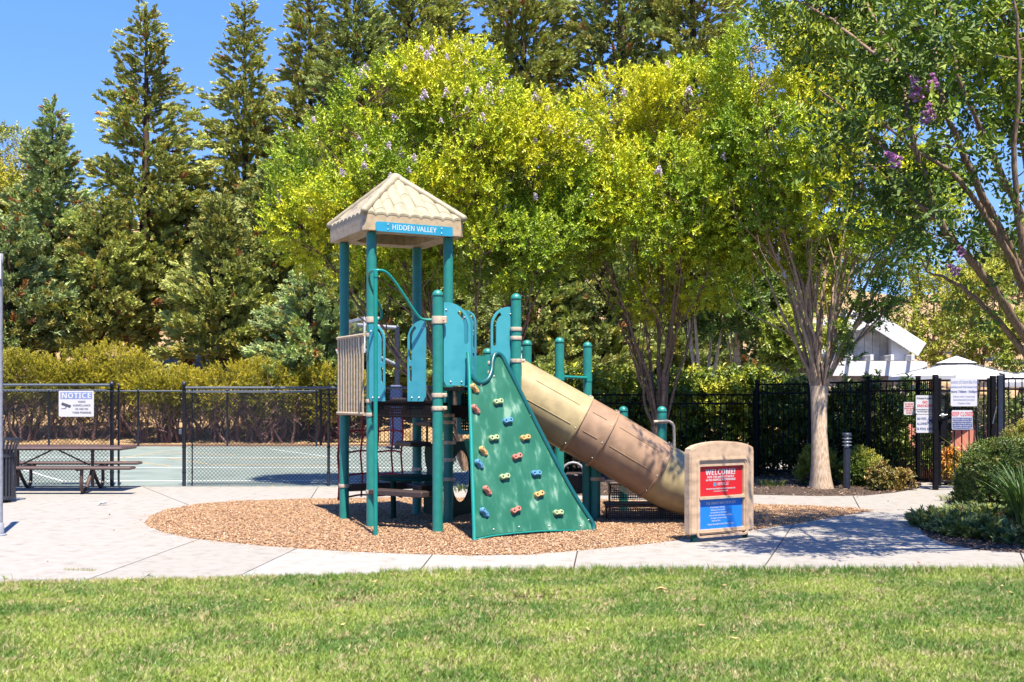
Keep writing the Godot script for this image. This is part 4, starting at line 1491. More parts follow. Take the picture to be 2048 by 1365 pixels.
func build_climbing_wall(t: Node3D) -> void:
	var e1 := Vector3(0.8373, 0.0000, -0.5467)
	var e2 := Vector3(-0.1857, 0.9406, -0.2844)
	var n := Vector3(0.5142, 0.3396, 0.7875)
	var fr := Transform3D(Basis(e1, e2, n), Vector3(-0.4310, 0.0000, -12.2400))
	var outline := PackedVector2Array([Vector2(0.021, 0.016), Vector2(0.259, 0.039), Vector2(0.566, 0.047), Vector2(0.916, 0.044), Vector2(1.273, 0.028), Vector2(1.660, 0.002), Vector2(1.662, 0.126), Vector2(1.484, 0.492), Vector2(1.233, 1.146), Vector2(0.995, 1.837), Vector2(0.885, 2.130), Vector2(0.853, 2.215), Vector2(0.796, 2.253), Vector2(0.741, 2.232), Vector2(0.700, 2.159), Vector2(0.664, 2.042), Vector2(0.594, 1.944), Vector2(0.491, 1.892), Vector2(0.412, 1.917), Vector2(0.368, 1.974), Vector2(0.354, 2.037), Vector2(0.293, 1.670), Vector2(0.187, 1.054), Vector2(0.093, 0.459)])
	var g := Geo.new()
	g.plate(outline, [], 0.022, fr)
	for i in g.v.size():
		var q := fr.affine_inverse() * g.v[i]
		g.u[i] = Vector2(q.x / 1.75, 1.0 - q.y / 2.45)
	M.wall_green.albedo_texture = ImageTexture.create_from_image(wall_wear())
	var wall := obj("climbing_wall", g, M.wall_green, t)
	var rail_px := PackedVector2Array([Vector2(0.357, 1.986), Vector2(0.410, 1.904), Vector2(0.489, 1.879), Vector2(0.590, 1.928), Vector2(0.663, 2.035), Vector2(0.704, 2.160), Vector2(0.745, 2.236), Vector2(0.798, 2.263), Vector2(0.855, 2.228), Vector2(0.897, 2.117), Vector2(0.995, 1.837), Vector2(1.233, 1.146), Vector2(1.484, 0.492), Vector2(1.658, 0.138), Vector2(1.695, 0.049), Vector2(1.673, -0.036)])
	var path := PackedVector3Array()
	for p in rail_px:
		path.append(fr * Vector3(p.x, p.y, 0.012))
	g = Geo.new()
	g.tube(spline(path, 4), PackedFloat32Array([0.029]), 10)
	obj("edge_rail", g, M.dark_teal, wall)
	path = PackedVector3Array()
	for p: Vector2 in PackedVector2Array([Vector2(0.373, 2.269), Vector2(0.375, 2.231), Vector2(0.347, 2.037), Vector2(0.242, 1.421), Vector2(0.130, 0.754), Vector2(0.022, 0.113), Vector2(-0.002, -0.017)]):
		path.append(fr * Vector3(p.x, p.y, 0.014))
	g = Geo.new()
	g.tube(path, PackedFloat32Array([0.023]), 10)
	obj("edge_rail", g, M.teal_pipe, wall)
	path = PackedVector3Array()
	for p: Vector2 in PackedVector2Array([Vector2(0.005, -0.001), Vector2(0.256, 0.025), Vector2(0.564, 0.035), Vector2(0.914, 0.035), Vector2(1.270, 0.019), Vector2(1.665, -0.011)]):
		path.append(fr * Vector3(p.x, p.y, 0.0))
	g = Geo.new()
	g.tube(path, PackedFloat32Array([0.012]), 6)
	obj("edge_rail", g, M.teal_pipe, wall)
	g = Geo.new()
	for p: Vector2 in PackedVector2Array([Vector2(0.711, 2.127), Vector2(0.475, 1.847), Vector2(0.683, 1.965), Vector2(0.988, 1.805), Vector2(1.100, 1.462), Vector2(1.217, 1.140), Vector2(1.349, 0.793), Vector2(1.473, 0.480), Vector2(1.638, 0.121), Vector2(0.278, 0.096), Vector2(0.627, 0.102), Vector2(1.047, 0.086), Vector2(1.501, 0.056), Vector2(0.237, 1.297), Vector2(0.140, 0.754)]):
		g.ball(fr * Vector3(p.x, p.y, 0.014), Vector3.ONE * 0.011, 8, 5)
	obj("bolts", g, M.bolt, wall)
	# holds
	var shape := PackedVector2Array()
	var top := PackedVector2Array()
	for pass_ in 2:
		var r := 0.037 if pass_ == 0 else 0.030
		var dst := PackedVector2Array()
		for i in 11:
			var an := -PI * 0.72 + PI * 1.44 * i / 10
			dst.append(Vector2(0.040 + r * cos(an), r * sin(an)))
		for i in 11:
			var an := PI - PI * 0.72 + PI * 1.44 * i / 10
			dst.append(Vector2(-0.040 + r * cos(an), r * sin(an)))
		if pass_ == 0:
			shape = dst
		else:
			top = dst
	var holes := []
	for x: float in [-0.040, 0.040]:
		var h := PackedVector2Array()
		for i in 10:
			h.append(Vector2(x + 0.0135 * cos(TAU * i / 10), 0.0135 * sin(TAU * i / 10)))
		holes.append(h)
	g = Geo.new()
	g.plate(shape, [], 0.036, Transform3D(Basis(), Vector3(0, 0, 0.018)))
	# chamfer
	for i in shape.size():
		var j := (i + 1) % shape.size()
		g.quad(Vector3(shape[i].x, shape[i].y, 0.036), Vector3(shape[j].x, shape[j].y, 0.036), Vector3(top[j].x, top[j].y, 0.050), Vector3(top[i].x, top[i].y, 0.050), Vector3(shape[i].x - signf(shape[i].x) * 0.04, shape[i].y, 0.03))
	g.plate(top, holes, 0.014, Transform3D(Basis(), Vector3(0, 0, 0.0432)))
	var hm := g.mesh()
	var hg := Geo.new()
	for x: float in [-0.040, 0.040]:
		hg.lathe(PackedVector2Array([Vector2(0, 0), Vector2(0.0133, 0), Vector2(0.0133, 0), Vector2(0.0133, 0.002), Vector2(0.0133, 0.002), Vector2(0, 0.002)]), 10, Transform3D(Basis(Vector3.RIGHT, PI * 0.5), Vector3(x, 0, 0.0375)))
	var sock := hg.mesh()
	var rng := RandomNumberGenerator.new()
	rng.seed = 3
	var list := [Vector2(0.358, 1.802), Vector2(0.319, 1.541), Vector2(0.662, 1.637), Vector2(0.746, 1.396), Vector2(0.503, 1.184), Vector2(0.948, 1.178), Vector2(0.318, 1.026), Vector2(0.779, 0.947), Vector2(0.230, 0.871), Vector2(1.004, 0.731), Vector2(0.552, 0.708), Vector2(0.271, 0.551), Vector2(0.984, 0.474), Vector2(0.179, 0.297), Vector2(0.616, 0.302), Vector2(1.206, 0.235)]
	var tone := {"o": M.hold_orange, "r": M.hold_red, "g": M.hold_green, "b": M.hold_blue}
	var order := "orgbgoorbbgrobrg"
	for i in list.size():
		var p: Vector2 = list[i]
		var left := i in [0, 1, 6, 8, 11, 13]
		var turn := Basis(Vector3.BACK, deg_to_rad(-38.0 if left else 9.0 + rng.randfn() * 5.0))
		if left:
			turn = Basis(Vector3.UP, 0.5) * turn
		var h := inst("climbing_hold", hm, tone[order[i]], wall, fr * Transform3D(turn.scaled(Vector3.ONE * 0.9), Vector3(p.x, p.y, 0.011)))
		h.set_meta("label", {"o": "orange", "r": "red", "g": "pale green", "b": "blue"}[order[i]] + " bolt-on hold")
		inst("hold_socket", sock, M.ink_black, wall, h.transform.translated(origin_of(wall)))


func wall_wear() -> Image:  # faded green plastic with chalky shoe scuffs and fine runs
	var w := 448
	var h := 640
	var im := Image.create(w, h, false, Image.FORMAT_RGB8)
	var broad := noise(901, 0.011, 3)
	var runs := noise(902, 0.06, 3)
	var blot := noise(903, 0.022, 4)
	var fine := noise(904, 0.25, 2)
	for y in h:
		for x in w:
			var b := broad.get_noise_2d(x, y * 0.7)
			var run := maxf(0.0, runs.get_noise_2d(x * 1.3, y * 0.10)) * clampf(0.4 + b, 0.0, 1.0)
			var pale := clampf((blot.get_noise_2d(x * 1.2, y * 0.5) + 0.05 + b * 0.5) * 1.3, 0.0, 1.0)
			var k := clampf(0.05 + b * 0.14 + run * 0.16 + pale * pale * 0.62 + fine.get_noise_2d(x, y) * 0.06, 0.0, 0.7)
			im.set_pixel(x, y, Color(0.075, 0.345, 0.268).lerp(Color(0.53, 0.63, 0.56), clampf(k * 1.25, 0.0, 0.8)))
	return im


func build_slide(t: Node3D) -> void:
	var z := 13.95
	var r := 0.388
	var a := Vector3(0.115, 1.658, -13.950)
	var r1 := Vector3(0.825, 1.261, -13.950)
	var r2 := Vector3(1.158, 1.075, -13.950)
	var r3 := Vector3(1.840, 0.664, -13.980)
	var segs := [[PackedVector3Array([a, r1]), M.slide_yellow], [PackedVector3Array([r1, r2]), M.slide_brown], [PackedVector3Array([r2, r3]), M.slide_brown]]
	var g: Geo
	var sl := Node3D.new()
	for s in segs:
		g = Geo.new()
		var p: Vector3 = s[0][0]
		var q: Vector3 = s[0][1]
		for rr: float in [r, r - 0.012]:
			if p == a:
				upright_tube(g, p, q, rr)
			else:
				g.tube(PackedVector3Array([p, p.lerp(q, 0.5), q]), PackedFloat32Array([rr]), 36, false)
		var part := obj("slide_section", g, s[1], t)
		var d := (q - p).normalized()
		var side := d.cross(Vector3.BACK).normalized()
		if side.y < 0:
			side = -side
		for an: float in [0.62, -0.10, -0.95]:
			var o := (Vector3.BACK * cos(an) + side * sin(an)) * (r + 0.0005)
			g = Geo.new()
			g.bar(p + o + d * 0.09, q + o - d * 0.09, 0.0055, 6)
			obj("seam", g, s[1], part)
	sl.free()
	# elbow and run-out
	var bend := spline(PackedVector3Array([r3, r3.lerp(Vector3(2.094, 0.502, -14.000), 0.5) + Vector3(0, 0.004, 0), Vector3(2.094, 0.528, -14.000), Vector3(2.372, 0.433, -14.050), Vector3(2.626, 0.397, -14.100), Vector3(2.833, 0.391, -14.100)]), 5)
	g = Geo.new()
	g.tube(bend, PackedFloat32Array([r]), 36, false)
	g.tube(bend, PackedFloat32Array([r - 0.012]), 24, false)
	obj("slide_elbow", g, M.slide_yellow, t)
	# joint flanges
	for k in 3:
		var p: Vector3 = [r1, r2, r3][k]
		var d: Vector3 = ((r3 - a) if k < 2 else (r3 - r2)).normalized()
		g = Geo.new()
		var x := d.cross(Vector3.BACK).normalized()
		g.lathe(PackedVector2Array([Vector2(r, -0.016), Vector2(r + 0.02, -0.016), Vector2(r + 0.02, -0.016), Vector2(r + 0.022, 0.0), Vector2(r + 0.02, 0.016), Vector2(r + 0.02, 0.016), Vector2(r, 0.016)]), 40, Transform3D(Basis(x, d, x.cross(d)), p))
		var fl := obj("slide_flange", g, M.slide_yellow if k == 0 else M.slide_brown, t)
		g = Geo.new()
		for i in 10:
			var an := TAU * (i + 0.3) / 10
			g.ball(p + (x * cos(an) + x.cross(d) * sin(an)) * (r + 0.02) - d * 0.02, Vector3.ONE * 0.008, 6, 4)
		obj("bolts", g, M.bolt, fl)
	# entry hood
	g = Geo.new()
	var hood := rounded(0.92, 0.98, 0.1)
	var hole := PackedVector2Array()
	for i in 24:
		hole.append(Vector2(cos(TAU * i / 24) * 0.37, sin(TAU * i / 24) * 0.39))
	g.plate(hood, [hole], 0.035, Transform3D(Basis(Vector3(0, 0, 1), Vector3.UP, Vector3(-1, 0, 0)), Vector3(a.x - 0.012, a.y, a.z)))
	obj("slide_hood", g, M.slide_yellow, t)


func upright_tube(g: Geo, p: Vector3, q: Vector3, r: float) -> void:  # starts in the upright plane through p, ends square at q
	var d := (q - p).normalized()
	var x := d.cross(Vector3.BACK).normalized()
	var y := x.cross(d)
	for k in 36:
		var e := []
		var n := []
		for i in 2:
			var an := TAU * (k + i) / 36
			var o := x * cos(an) + y * sin(an)
			n.append(o)
			e.append(p + o * r - d * (o.x * r / d.x))
			e.append(q + o * r)
		g.tri(e[0], e[1], e[3], n[0], n[0], n[1])
		g.tri(e[0], e[3], e[2], n[0], n[1], n[1])

func build_furniture() -> void:
	basket_hoop()
	# picnic table
	var t := thing("picnic_table", "brown steel picnic table with attached benches in front of the fence", "picnic table", Vector3(-7.75, 0, -18.62))
	var g := Geo.new()
	g.box(Transform3D(Basis(), Vector3(-7.75, 0.735, -18.62)), Vector3(2.44, 0.055, 0.76), 0.026)
	obj("table_top", g, M.table_brown, t)
	for s: float in [1.0, -1.0]:
		var zc := -18.62 + s * 0.68
		var xc := -7.70 + (0.25 if s > 0 else -0.10)
		g = Geo.new()
		g.box(Transform3D(Basis(), Vector3(xc, 0.435, zc)), Vector3(2.44, 0.05, 0.27), 0.024)
		obj("bench", g, M.table_brown, t)
	for xs: float in [-1.0, 1.0]:
		var x := -7.81 + xs * 0.64
		for s: float in [1.0, -1.0]:
			var zc := -18.62
			g = Geo.new()
			g.tube(spline(PackedVector3Array([Vector3(x + 0.1 * s, 0.42, zc + s * 0.72), Vector3(x + 0.1 * s, 0.20, zc + s * 0.74), Vector3(x + 0.08 * s, 0.06, zc + s * 0.66), Vector3(x + 0.05 * s, 0.045, zc + s * 0.45), Vector3(x + 0.02 * s, 0.30, zc + s * 0.12), Vector3(x, 0.42, zc)])), PackedFloat32Array([0.030]), 8)
			obj("leg", g, M.table_brown, t)
		g = Geo.new()
		g.bar(Vector3(x, 0.71, -18.62), Vector3(x, 0.08, -18.62), 0.030)
		g.bar(Vector3(x, 0.40, -19.3), Vector3(x, 0.40, -17.95), 0.022)
		obj("upright", g, M.table_brown, t)
		g = Geo.new()
		g.bar(Vector3(x - xs * 0.05, 0.44, -18.62), Vector3(-7.81 + xs * 0.05, 0.70, -18.62), 0.014)
		obj("brace", g, M.table_brown, t)
	# litter bin of vertical slats with a flared top
	t = thing("litter_bin", "dark slatted metal litter bin with flared top at the left edge", "trash can", Vector3(-7.86, 0, -16.62))
	var slat := Geo.new()
	for i in 5:
		var ys := [0.07, 0.72, 0.84, 0.92, 0.955]
		var rs := [0.262, 0.268, 0.285, 0.318, 0.345]
		if i < 4:
			var hw := 0.016
			slat.quad(Vector3(rs[i], ys[i], -hw), Vector3(rs[i], ys[i], hw), Vector3(rs[i + 1], ys[i + 1], hw), Vector3(rs[i + 1], ys[i + 1], -hw), Vector3.RIGHT)
			slat.quad(Vector3(rs[i] - 0.008, ys[i], -hw), Vector3(rs[i] - 0.008, ys[i], hw), Vector3(rs[i + 1] - 0.008, ys[i + 1], hw), Vector3(rs[i + 1] - 0.008, ys[i + 1], -hw), Vector3.LEFT)
			for s: float in [-1.0, 1.0]:
				slat.quad(Vector3(rs[i], ys[i], hw * s), Vector3(rs[i + 1], ys[i + 1], hw * s), Vector3(rs[i + 1] - 0.008, ys[i + 1], hw * s), Vector3(rs[i] - 0.008, ys[i], hw * s), Vector3(0, 0, s))
	var sm := slat.mesh()
	for i in 30:
		inst("slat", sm, M.can_navy, t, Transform3D(Basis(Vector3.UP, TAU * i / 30), Vector3(-7.86, 0, -16.62)))
	for r in [[0.258, 0.05, 0.05], [0.262, 0.69, 0.05], [0.345, 0.952, 0.022]]:
		g = Geo.new()
		g.lathe(PackedVector2Array([Vector2(r[0] - 0.012, r[1]), Vector2(r[0] + 0.014, r[1]), Vector2(r[0] + 0.014, r[1]), Vector2(r[0] + 0.014, r[1] + r[2]), Vector2(r[0] + 0.014, r[1] + r[2]), Vector2(r[0] - 0.012, r[1] + r[2]), Vector2(r[0] - 0.012, r[1] + r[2]), Vector2(r[0] - 0.012, r[1])]), 28, Transform3D(Basis(), Vector3(-7.86, 0, -16.62)))
		obj("band", g, M.can_navy, t)
	g = Geo.new()
	g.lathe(PackedVector2Array([Vector2(0.0, 0.03), Vector2(0.21, 0.03), Vector2(0.21, 0.03), Vector2(0.235, 0.80), Vector2(0.235, 0.80), Vector2(0.21, 0.80), Vector2(0.21, 0.80), Vector2(0.19, 0.1)]), 24, Transform3D(Basis(), Vector3(-7.86, 0, -16.62)))
	obj("liner", g, M.ink_black, t)
	# lamp post cut by the left edge
	t = thing("lamp_post", "slim grey metal post at the very left edge of the paving", "post", Vector3(-5.935, 0, -12.6))
	g = Geo.new()
	g.lathe(PackedVector2Array([Vector2(0.042, 0), Vector2(0.040, 3.15), Vector2(0.040, 3.15), Vector2(0.046, 3.15), Vector2(0.046, 3.15), Vector2(0.046, 3.26), Vector2(0, 3.27)]), 14, Transform3D(Basis(), Vector3(-5.935, 0, -12.6)))
	obj("shaft", g, M.pole_grey, t)
	g = Geo.new()
	g.lathe(PackedVector2Array([Vector2(0.085, 0), Vector2(0.085, 0.014), Vector2(0.085, 0.014), Vector2(0.056, 0.02), Vector2(0.056, 0.02), Vector2(0.054, 0.14), Vector2(0.042, 0.15)]), 14, Transform3D(Basis(), Vector3(-5.935, 0, -12.6)))
	obj("base_collar", g, M.pole_grey, t)
	g = Geo.new()
	g.box(Transform3D(Basis(), Vector3(-5.93, 3.1, -12.55)), Vector3(0.09, 0.28, 0.02), 0.004)
	obj("plate", g, M.sign_white, t)
	# bollard light
	t = thing("bollard_light", "slim dark bollard light beside the pale tree trunk", "bollard", Vector3(5.87, 0, -19.1))
	g = Geo.new()
	g.lathe(PackedVector2Array([Vector2(0.062, 0), Vector2(0.062, 0.72), Vector2(0.062, 0.72), Vector2(0.03, 0.722)]), 16, Transform3D(Basis(), Vector3(5.87, 0, -19.1)))
	obj("shaft", g, M.navy_steel, t)
	g = Geo.new()
	g.lathe(PackedVector2Array([Vector2(0.04, 0.70), Vector2(0.04, 0.92)]), 16, Transform3D(Basis(), Vector3(5.87, 0, -19.1)))
	obj("lens", g, M.sign_white, t)
	for y: float in [0.755, 0.815, 0.875]:
		g = Geo.new()
		g.lathe(PackedVector2Array([Vector2(0.045, y + 0.02), Vector2(0.085, y - 0.005), Vector2(0.085, y - 0.005), Vector2(0.085, y + 0.004), Vector2(0.048, y + 0.032)]), 18, Transform3D(Basis(), Vector3(5.87, 0, -19.1)))
		obj("louvre", g, M.rail_steel, t)
	g = Geo.new()
	g.lathe(PackedVector2Array([Vector2(0.084, 0.92), Vector2(0.084, 0.955), Vector2(0.07, 0.975), Vector2(0, 0.98)]), 18, Transform3D(Basis(), Vector3(5.87, 0, -19.1)))
	obj("cap", g, M.navy_steel, t)
	# patio umbrellas by the pool
	umbrella("white patio umbrella with vented top rising behind the pool gate", Vector3(10.20, 0, -25.0), 1.48, 2.08, 2.48)
	umbrella("white patio umbrella cut by the right edge of the picture", Vector3(11.45, 0, -23.6), 1.2, 1.92, 2.28)
	# chairs, a table and a pot on the pool deck
	patio_chair("red-brown patio chair on the pool deck left of the gate", Vector3(9.0, 0, -23.6), 0.4)
	patio_chair("red-brown patio chair under the white umbrella by the gate", Vector3(9.9, 0, -23.9), -0.5)
	patio_chair("red-brown patio chair near the right edge of the pool deck", Vector3(10.6, 0, -23.4), 0.2)
	t = thing("flower_pot", "round terracotta flower pot behind the fence at the right", "flower pot", Vector3(9.35, 0, -20.4))
	g = Geo.new()
	g.lathe(PackedVector2Array([Vector2(0.0, 0.66), Vector2(0.12, 0.66), Vector2(0.2, 0.92), Vector2(0.2, 0.92), Vector2(0.22, 0.92), Vector2(0.22, 1.0), Vector2(0.2, 1.0), Vector2(0.18, 0.94), Vector2(0, 0.93)]), 18, Transform3D(Basis(), Vector3(9.35, 0, -20.4)))
	obj("pot", g, M.terracotta, t)
	g = Geo.new()
	g.box(Transform3D(Basis(), Vector3(9.35, 0.33, -20.4)), Vector3(0.5, 0.66, 0.5), 0.02)
	obj("plinth", g, M.stucco, t)
	# crumpled paper on the paving
	t = thing("paper_scrap", "crumpled white paper lying on the paving by the picnic table", "litter", Vector3(-6.074, 0, -16.148))
	var rng := RandomNumberGenerator.new()
	rng.seed = 5
	for k in 2:
		g = Geo.new()
		var c: Vector3 = Vector3(-6.074, 0, -16.148) + Vector3(-0.022 + 0.05 * k, 0.034 + 0.006 * k, 0)
		var ring := []
		for i in 9:
			ring.append(c + Vector3(cos(TAU * i / 9), 0, sin(TAU * i / 9)) * rng.randf_range(0.03, 0.06) + Vector3(0, rng.randf_range(-0.026, 0.02), 0))
		for i in 9:
			g.flat(c + Vector3(0, 0.02, 0), ring[i], ring[(i + 1) % 9], Vector3.UP)
			g.flat(c - Vector3(0, 0.02, 0), ring[i], ring[(i + 1) % 9], Vector3.DOWN)
		obj("sheet", g, M.line_white, t)


func umbrella(label: String, at: Vector3, r: float, y0: float, y1: float) -> void:
	var t := thing("patio_umbrella", label, "umbrella", at, "white umbrellas by the pool")
	var g := Geo.new()
	for i in 8:
		var a0 := TAU * (i + 0.5) / 8
		var a1 := TAU * (i + 1.5) / 8
		var p := Vector3(cos(a0) * r, y0, sin(a0) * r)
		var q := Vector3(cos(a1) * r, y0, sin(a1) * r)
		var top := Vector3(0, y1, 0)
		for k in 5:
			var f0 := k / 5.0
			var f1 := (k + 1) / 5.0
			var sag0 := Vector3(0, -0.05 * sin(f0 * PI), 0)
			var sag1 := Vector3(0, -0.05 * sin(f1 * PI), 0)
			g.quad(at + p.lerp(top, f0) + sag0, at + q.lerp(top, f0) + sag0, at + q.lerp(top, f1) + sag1, at + p.lerp(top, f1) + sag1, p + q + Vector3(0, 2, 0))
		g.quad(at + p, at + q, at + q + Vector3(0, -0.1, 0), at + p + Vector3(0, -0.1, 0), p + q)
	var c := obj("canopy", g, M.umbrella_cloth, t)
	g = Geo.new()
	for i in 8:
		var a0 := TAU * (i + 0.5) / 8
		var a1 := TAU * (i + 1.5) / 8
		var p := Vector3(cos(a0) * r * 0.3, y1 - (y1 - y0) * 0.24, sin(a0) * r * 0.3)
		var q := Vector3(cos(a1) * r * 0.3, y1 - (y1 - y0) * 0.24, sin(a1) * r * 0.3)
		g.flat(at + p, at + q, at + Vector3(0, y1 + 0.07, 0), p + q + Vector3(0, 1, 0))
	obj("vent_cap", g, M.umbrella_cloth, c)
	g = Geo.new()
	g.bar(at, at + Vector3(0, y1 + 0.1, 0), 0.022)
	obj("pole", g, M.rail_steel, t)
	g = Geo.new()
	for i in 8:
		var a := TAU * (i + 0.5) / 8
		g.bar(at + Vector3(0, y1 - 0.02, 0), at + Vector3(cos(a) * r, y0 - 0.01, sin(a) * r), 0.008, 5)
	obj("ribs", g, M.rail_steel, t)


func patio_chair(label: String, at: Vector3, turn: float) -> void:
	var t := thing("patio_chair", label, "chair", at, "patio chairs on the pool deck")
	var fr := Transform3D(Basis(Vector3.UP, turn), at)
	var g := Geo.new()
	g.box(fr * Transform3D(Basis(), Vector3(0, 0.42, 0)), Vector3(0.52, 0.05, 0.5), 0.015)
	obj("seat", g, M.chair_red, t)
	g = Geo.new()
	g.box(fr * Transform3D(Basis(Vector3.RIGHT, -0.2), Vector3(0, 0.72, -0.27)), Vector3(0.52, 0.58, 0.03), 0.012)
	obj("backrest", g, M.chair_red, t)
	for x: float in [-0.24, 0.24]:
		for z: float in [-0.22, 0.22]:
			g = Geo.new()
			g.bar(fr * Vector3(x, 0, z), fr * Vector3(x, 0.42 if z < 0 else 0.62, z), 0.018)
			obj("leg", g, M.brown_steel, t)
		g = Geo.new()
		g.bar(fr * Vector3(x, 0.62, 0.24), fr * Vector3(x, 0.64, -0.26), 0.02)
		obj("armrest", g, M.brown_steel, t)


func plate_sign(called: String, label: String, category: String, fr: Transform3D, size: Vector2, material: Material, group := "") -> Node3D:
	var t := thing(called, label, category, fr.origin, group)
	var g := Geo.new()
	g.plate(rounded(size.x, size.y, 0.02), [], 0.004, fr)
	obj("plate", g, material, t)
	for s: Vector2 in [Vector2(-1, 1), Vector2(1, 1), Vector2(-1, -1), Vector2(1, -1)]:
		g = Geo.new()
		g.ball(fr * Vector3(s.x * (size.x * 0.5 - 0.018), s.y * (size.y * 0.5 - 0.018), 0.003), Vector3.ONE * 0.005, 6, 4)
		obj("screw", g, M.bolt, t)
	return t


func lines_of(t: Node3D, fr: Transform3D, rows: Array) -> void:  # rows of [text, y, size, font, material, stretch]
	for r in rows:
		writing(r[0], r[2], r[3], r[4], t, fr * Transform3D(Basis(), Vector3(r[6] if r.size() > 6 else 0.0, r[1], 0.0035)), "lettering", r[5])


func field(t: Node3D, fr: Transform3D, size: Vector2, at: Vector2, material: Material, called := "printed_field") -> void:
	var g := Geo.new()
	g.box(fr * Transform3D(Basis(), Vector3(at.x, at.y, 0.0022)), Vector3(size.x, size.y, 0.001))
	obj(called, g, material, t)


func build_signs() -> void:
	var sans := SystemFont.new()
	sans.font_names = PackedStringArray(["Droid Sans"])
	var bold := SystemFont.new()
	bold.font_names = PackedStringArray(["Droid Sans"])
	bold.font_weight = 700
	var serif := SystemFont.new()
	serif.font_names = PackedStringArray(["Droid Serif"])
	serif.font_italic = true
	# notice on the court fence
	var fr := Transform3D(Basis(), Vector3(-7.828, 1.483, -19.570))
	var t := plate_sign("notice_sign", "white notice with blue heading and camera picture on the chain link fence", "sign", fr, Vector2(0.63, 0.465), M.sign_white)
	field(t, fr, Vector2(0.57, 0.125), Vector2(0, 0.145), M.ink_blue, "heading_field")
	lines_of(t, fr, [["NOTICE", 0.144, 0.135, bold, M.sign_white, 1.1], ["VIDEO", 0.035, 0.046, bold, M.ink_grey, 1.0, 0.10], ["SURVEILLANCE", -0.03, 0.046, bold, M.ink_grey, 0.95, 0.10], ["IN USE ON", -0.095, 0.046, bold, M.ink_grey, 1.0, 0.10], ["THESE PREMISES", -0.16, 0.046, bold, M.ink_grey, 0.95, 0.10]])
	var g := Geo.new()
	g.plate(PackedVector2Array([Vector2(-0.09, 0.026), Vector2(0.075, -0.03), Vector2(0.055, -0.075), Vector2(-0.105, -0.02)]), [], 0.003, fr * Transform3D(Basis(), Vector3(-0.165, 0.0, 0.003)))
	g.plate(PackedVector2Array([Vector2(0.02, -0.05), Vector2(0.0, -0.09), Vector2(-0.08, -0.095), Vector2(-0.08, -0.085), Vector2(-0.01, -0.08), Vector2(0.0, -0.05)]), [], 0.003, fr * Transform3D(Basis(), Vector3(-0.19, 0.0, 0.003)))
	obj("camera_picture", g, M.ink_grey, t)
	# signs at the pool gate
	fr = Transform3D(Basis(), Vector3(7.775, 1.686, -18.740))
	t = plate_sign("hours_sign", "large white sign with opening hours in blue letters on the pool gate", "sign", fr, Vector2(0.455, 0.485), M.sign_white, "signs at the pool gate")
	lines_of(t, fr, [["Vacant of Danville Pool", 0.175, 0.064, serif, M.ink_blue, 0.72], ["Members and Their Guests Only", 0.09, 0.044, bold, M.ink_blue, 0.70], ["Hours: 7:00am - 10:00pm", 0.01, 0.056, bold, M.ink_navy, 0.72], ["Children under 14 years must", -0.075, 0.036, sans, M.ink_blue, 0.78], ["be accompanied by an adult", -0.13, 0.036, sans, M.ink_blue, 0.8], ["18 years or older", -0.19, 0.036, sans, M.ink_blue, 0.8]])
	fr = Transform3D(Basis(), Vector3(7.745, 1.209, -18.740))
	t = plate_sign("keep_closed_sign", "white and blue sign with red KEEP CLOSED heading low on the pool gate", "sign", fr, Vector2(0.355, 0.335), M.sign_white, "signs at the pool gate")
	field(t, fr, Vector2(0.335, 0.20), Vector2(0, -0.06), M.ink_navy, "blue_field")
	lines_of(t, fr, [["KEEP CLOSED", 0.10, 0.102, bold, M.ink_red, 0.60], ["PERSONS UNDER AGE 14", 0.012, 0.034, bold, M.sign_white, 0.8], ["MUST BE ACCOMPANIED BY AN", -0.025, 0.034, bold, M.sign_white, 0.66], ["ADULT. GATE MUST BE CLOSED", -0.062, 0.034, bold, M.sign_white, 0.64], ["AND LATCHED AFTER USE BY", -0.099, 0.034, bold, M.sign_white, 0.66], ["ALL WHO ENTER THE POOL AREA", -0.136, 0.034, bold, M.sign_white, 0.62]])
	fr = Transform3D(Basis(), Vector3(7.166, 1.470, -18.900))
	t = plate_sign("no_smoking_sign", "white private property sign with red NO SMOKING left of the gate post", "sign", fr, Vector2(0.32, 0.325), M.sign_white, "signs at the pool gate")
	lines_of(t, fr, [["Private Property", 0.11, 0.046, bold, M.ink_black, 0.8], ["NO", 0.045, 0.062, bold, M.ink_red, 1.0], ["SMOKING", -0.018, 0.062, bold, M.ink_red, 0.95], ["NO TRESPASSING OR LOITERING", -0.085, 0.026, bold, M.ink_grey, 0.75], ["VIOLATORS SUBJECT TO A FINE", -0.12, 0.026, bold, M.ink_grey, 0.75]])
	fr = Transform3D(Basis(), Vector3(7.170, 1.141, -18.900))
	t = plate_sign("no_pets_sign", "white NO PETS sign with round emblem, directly under the no smoking sign", "sign", fr, Vector2(0.315, 0.315), M.sign_white, "signs at the pool gate")
	lines_of(t, fr, [["NO PETS", 0.085, 0.058, bold, M.ink_navy, 0.7, -0.06], ["ALLOWED", 0.0, 0.058, bold, M.ink_navy, 0.7, -0.05], ["IN POOL AREA", -0.09, 0.058, bold, M.ink_navy, 0.72, -0.01]])
	g = Geo.new()
	var ring := PackedVector3Array()
	for i in 24:
		ring.append(fr * Vector3(0.09 + cos(TAU * i / 24) * 0.047, 0.052 + sin(TAU * i / 24) * 0.062, 0.004))
	g.tube(ring, PackedFloat32Array([0.004]), 4, false, true)
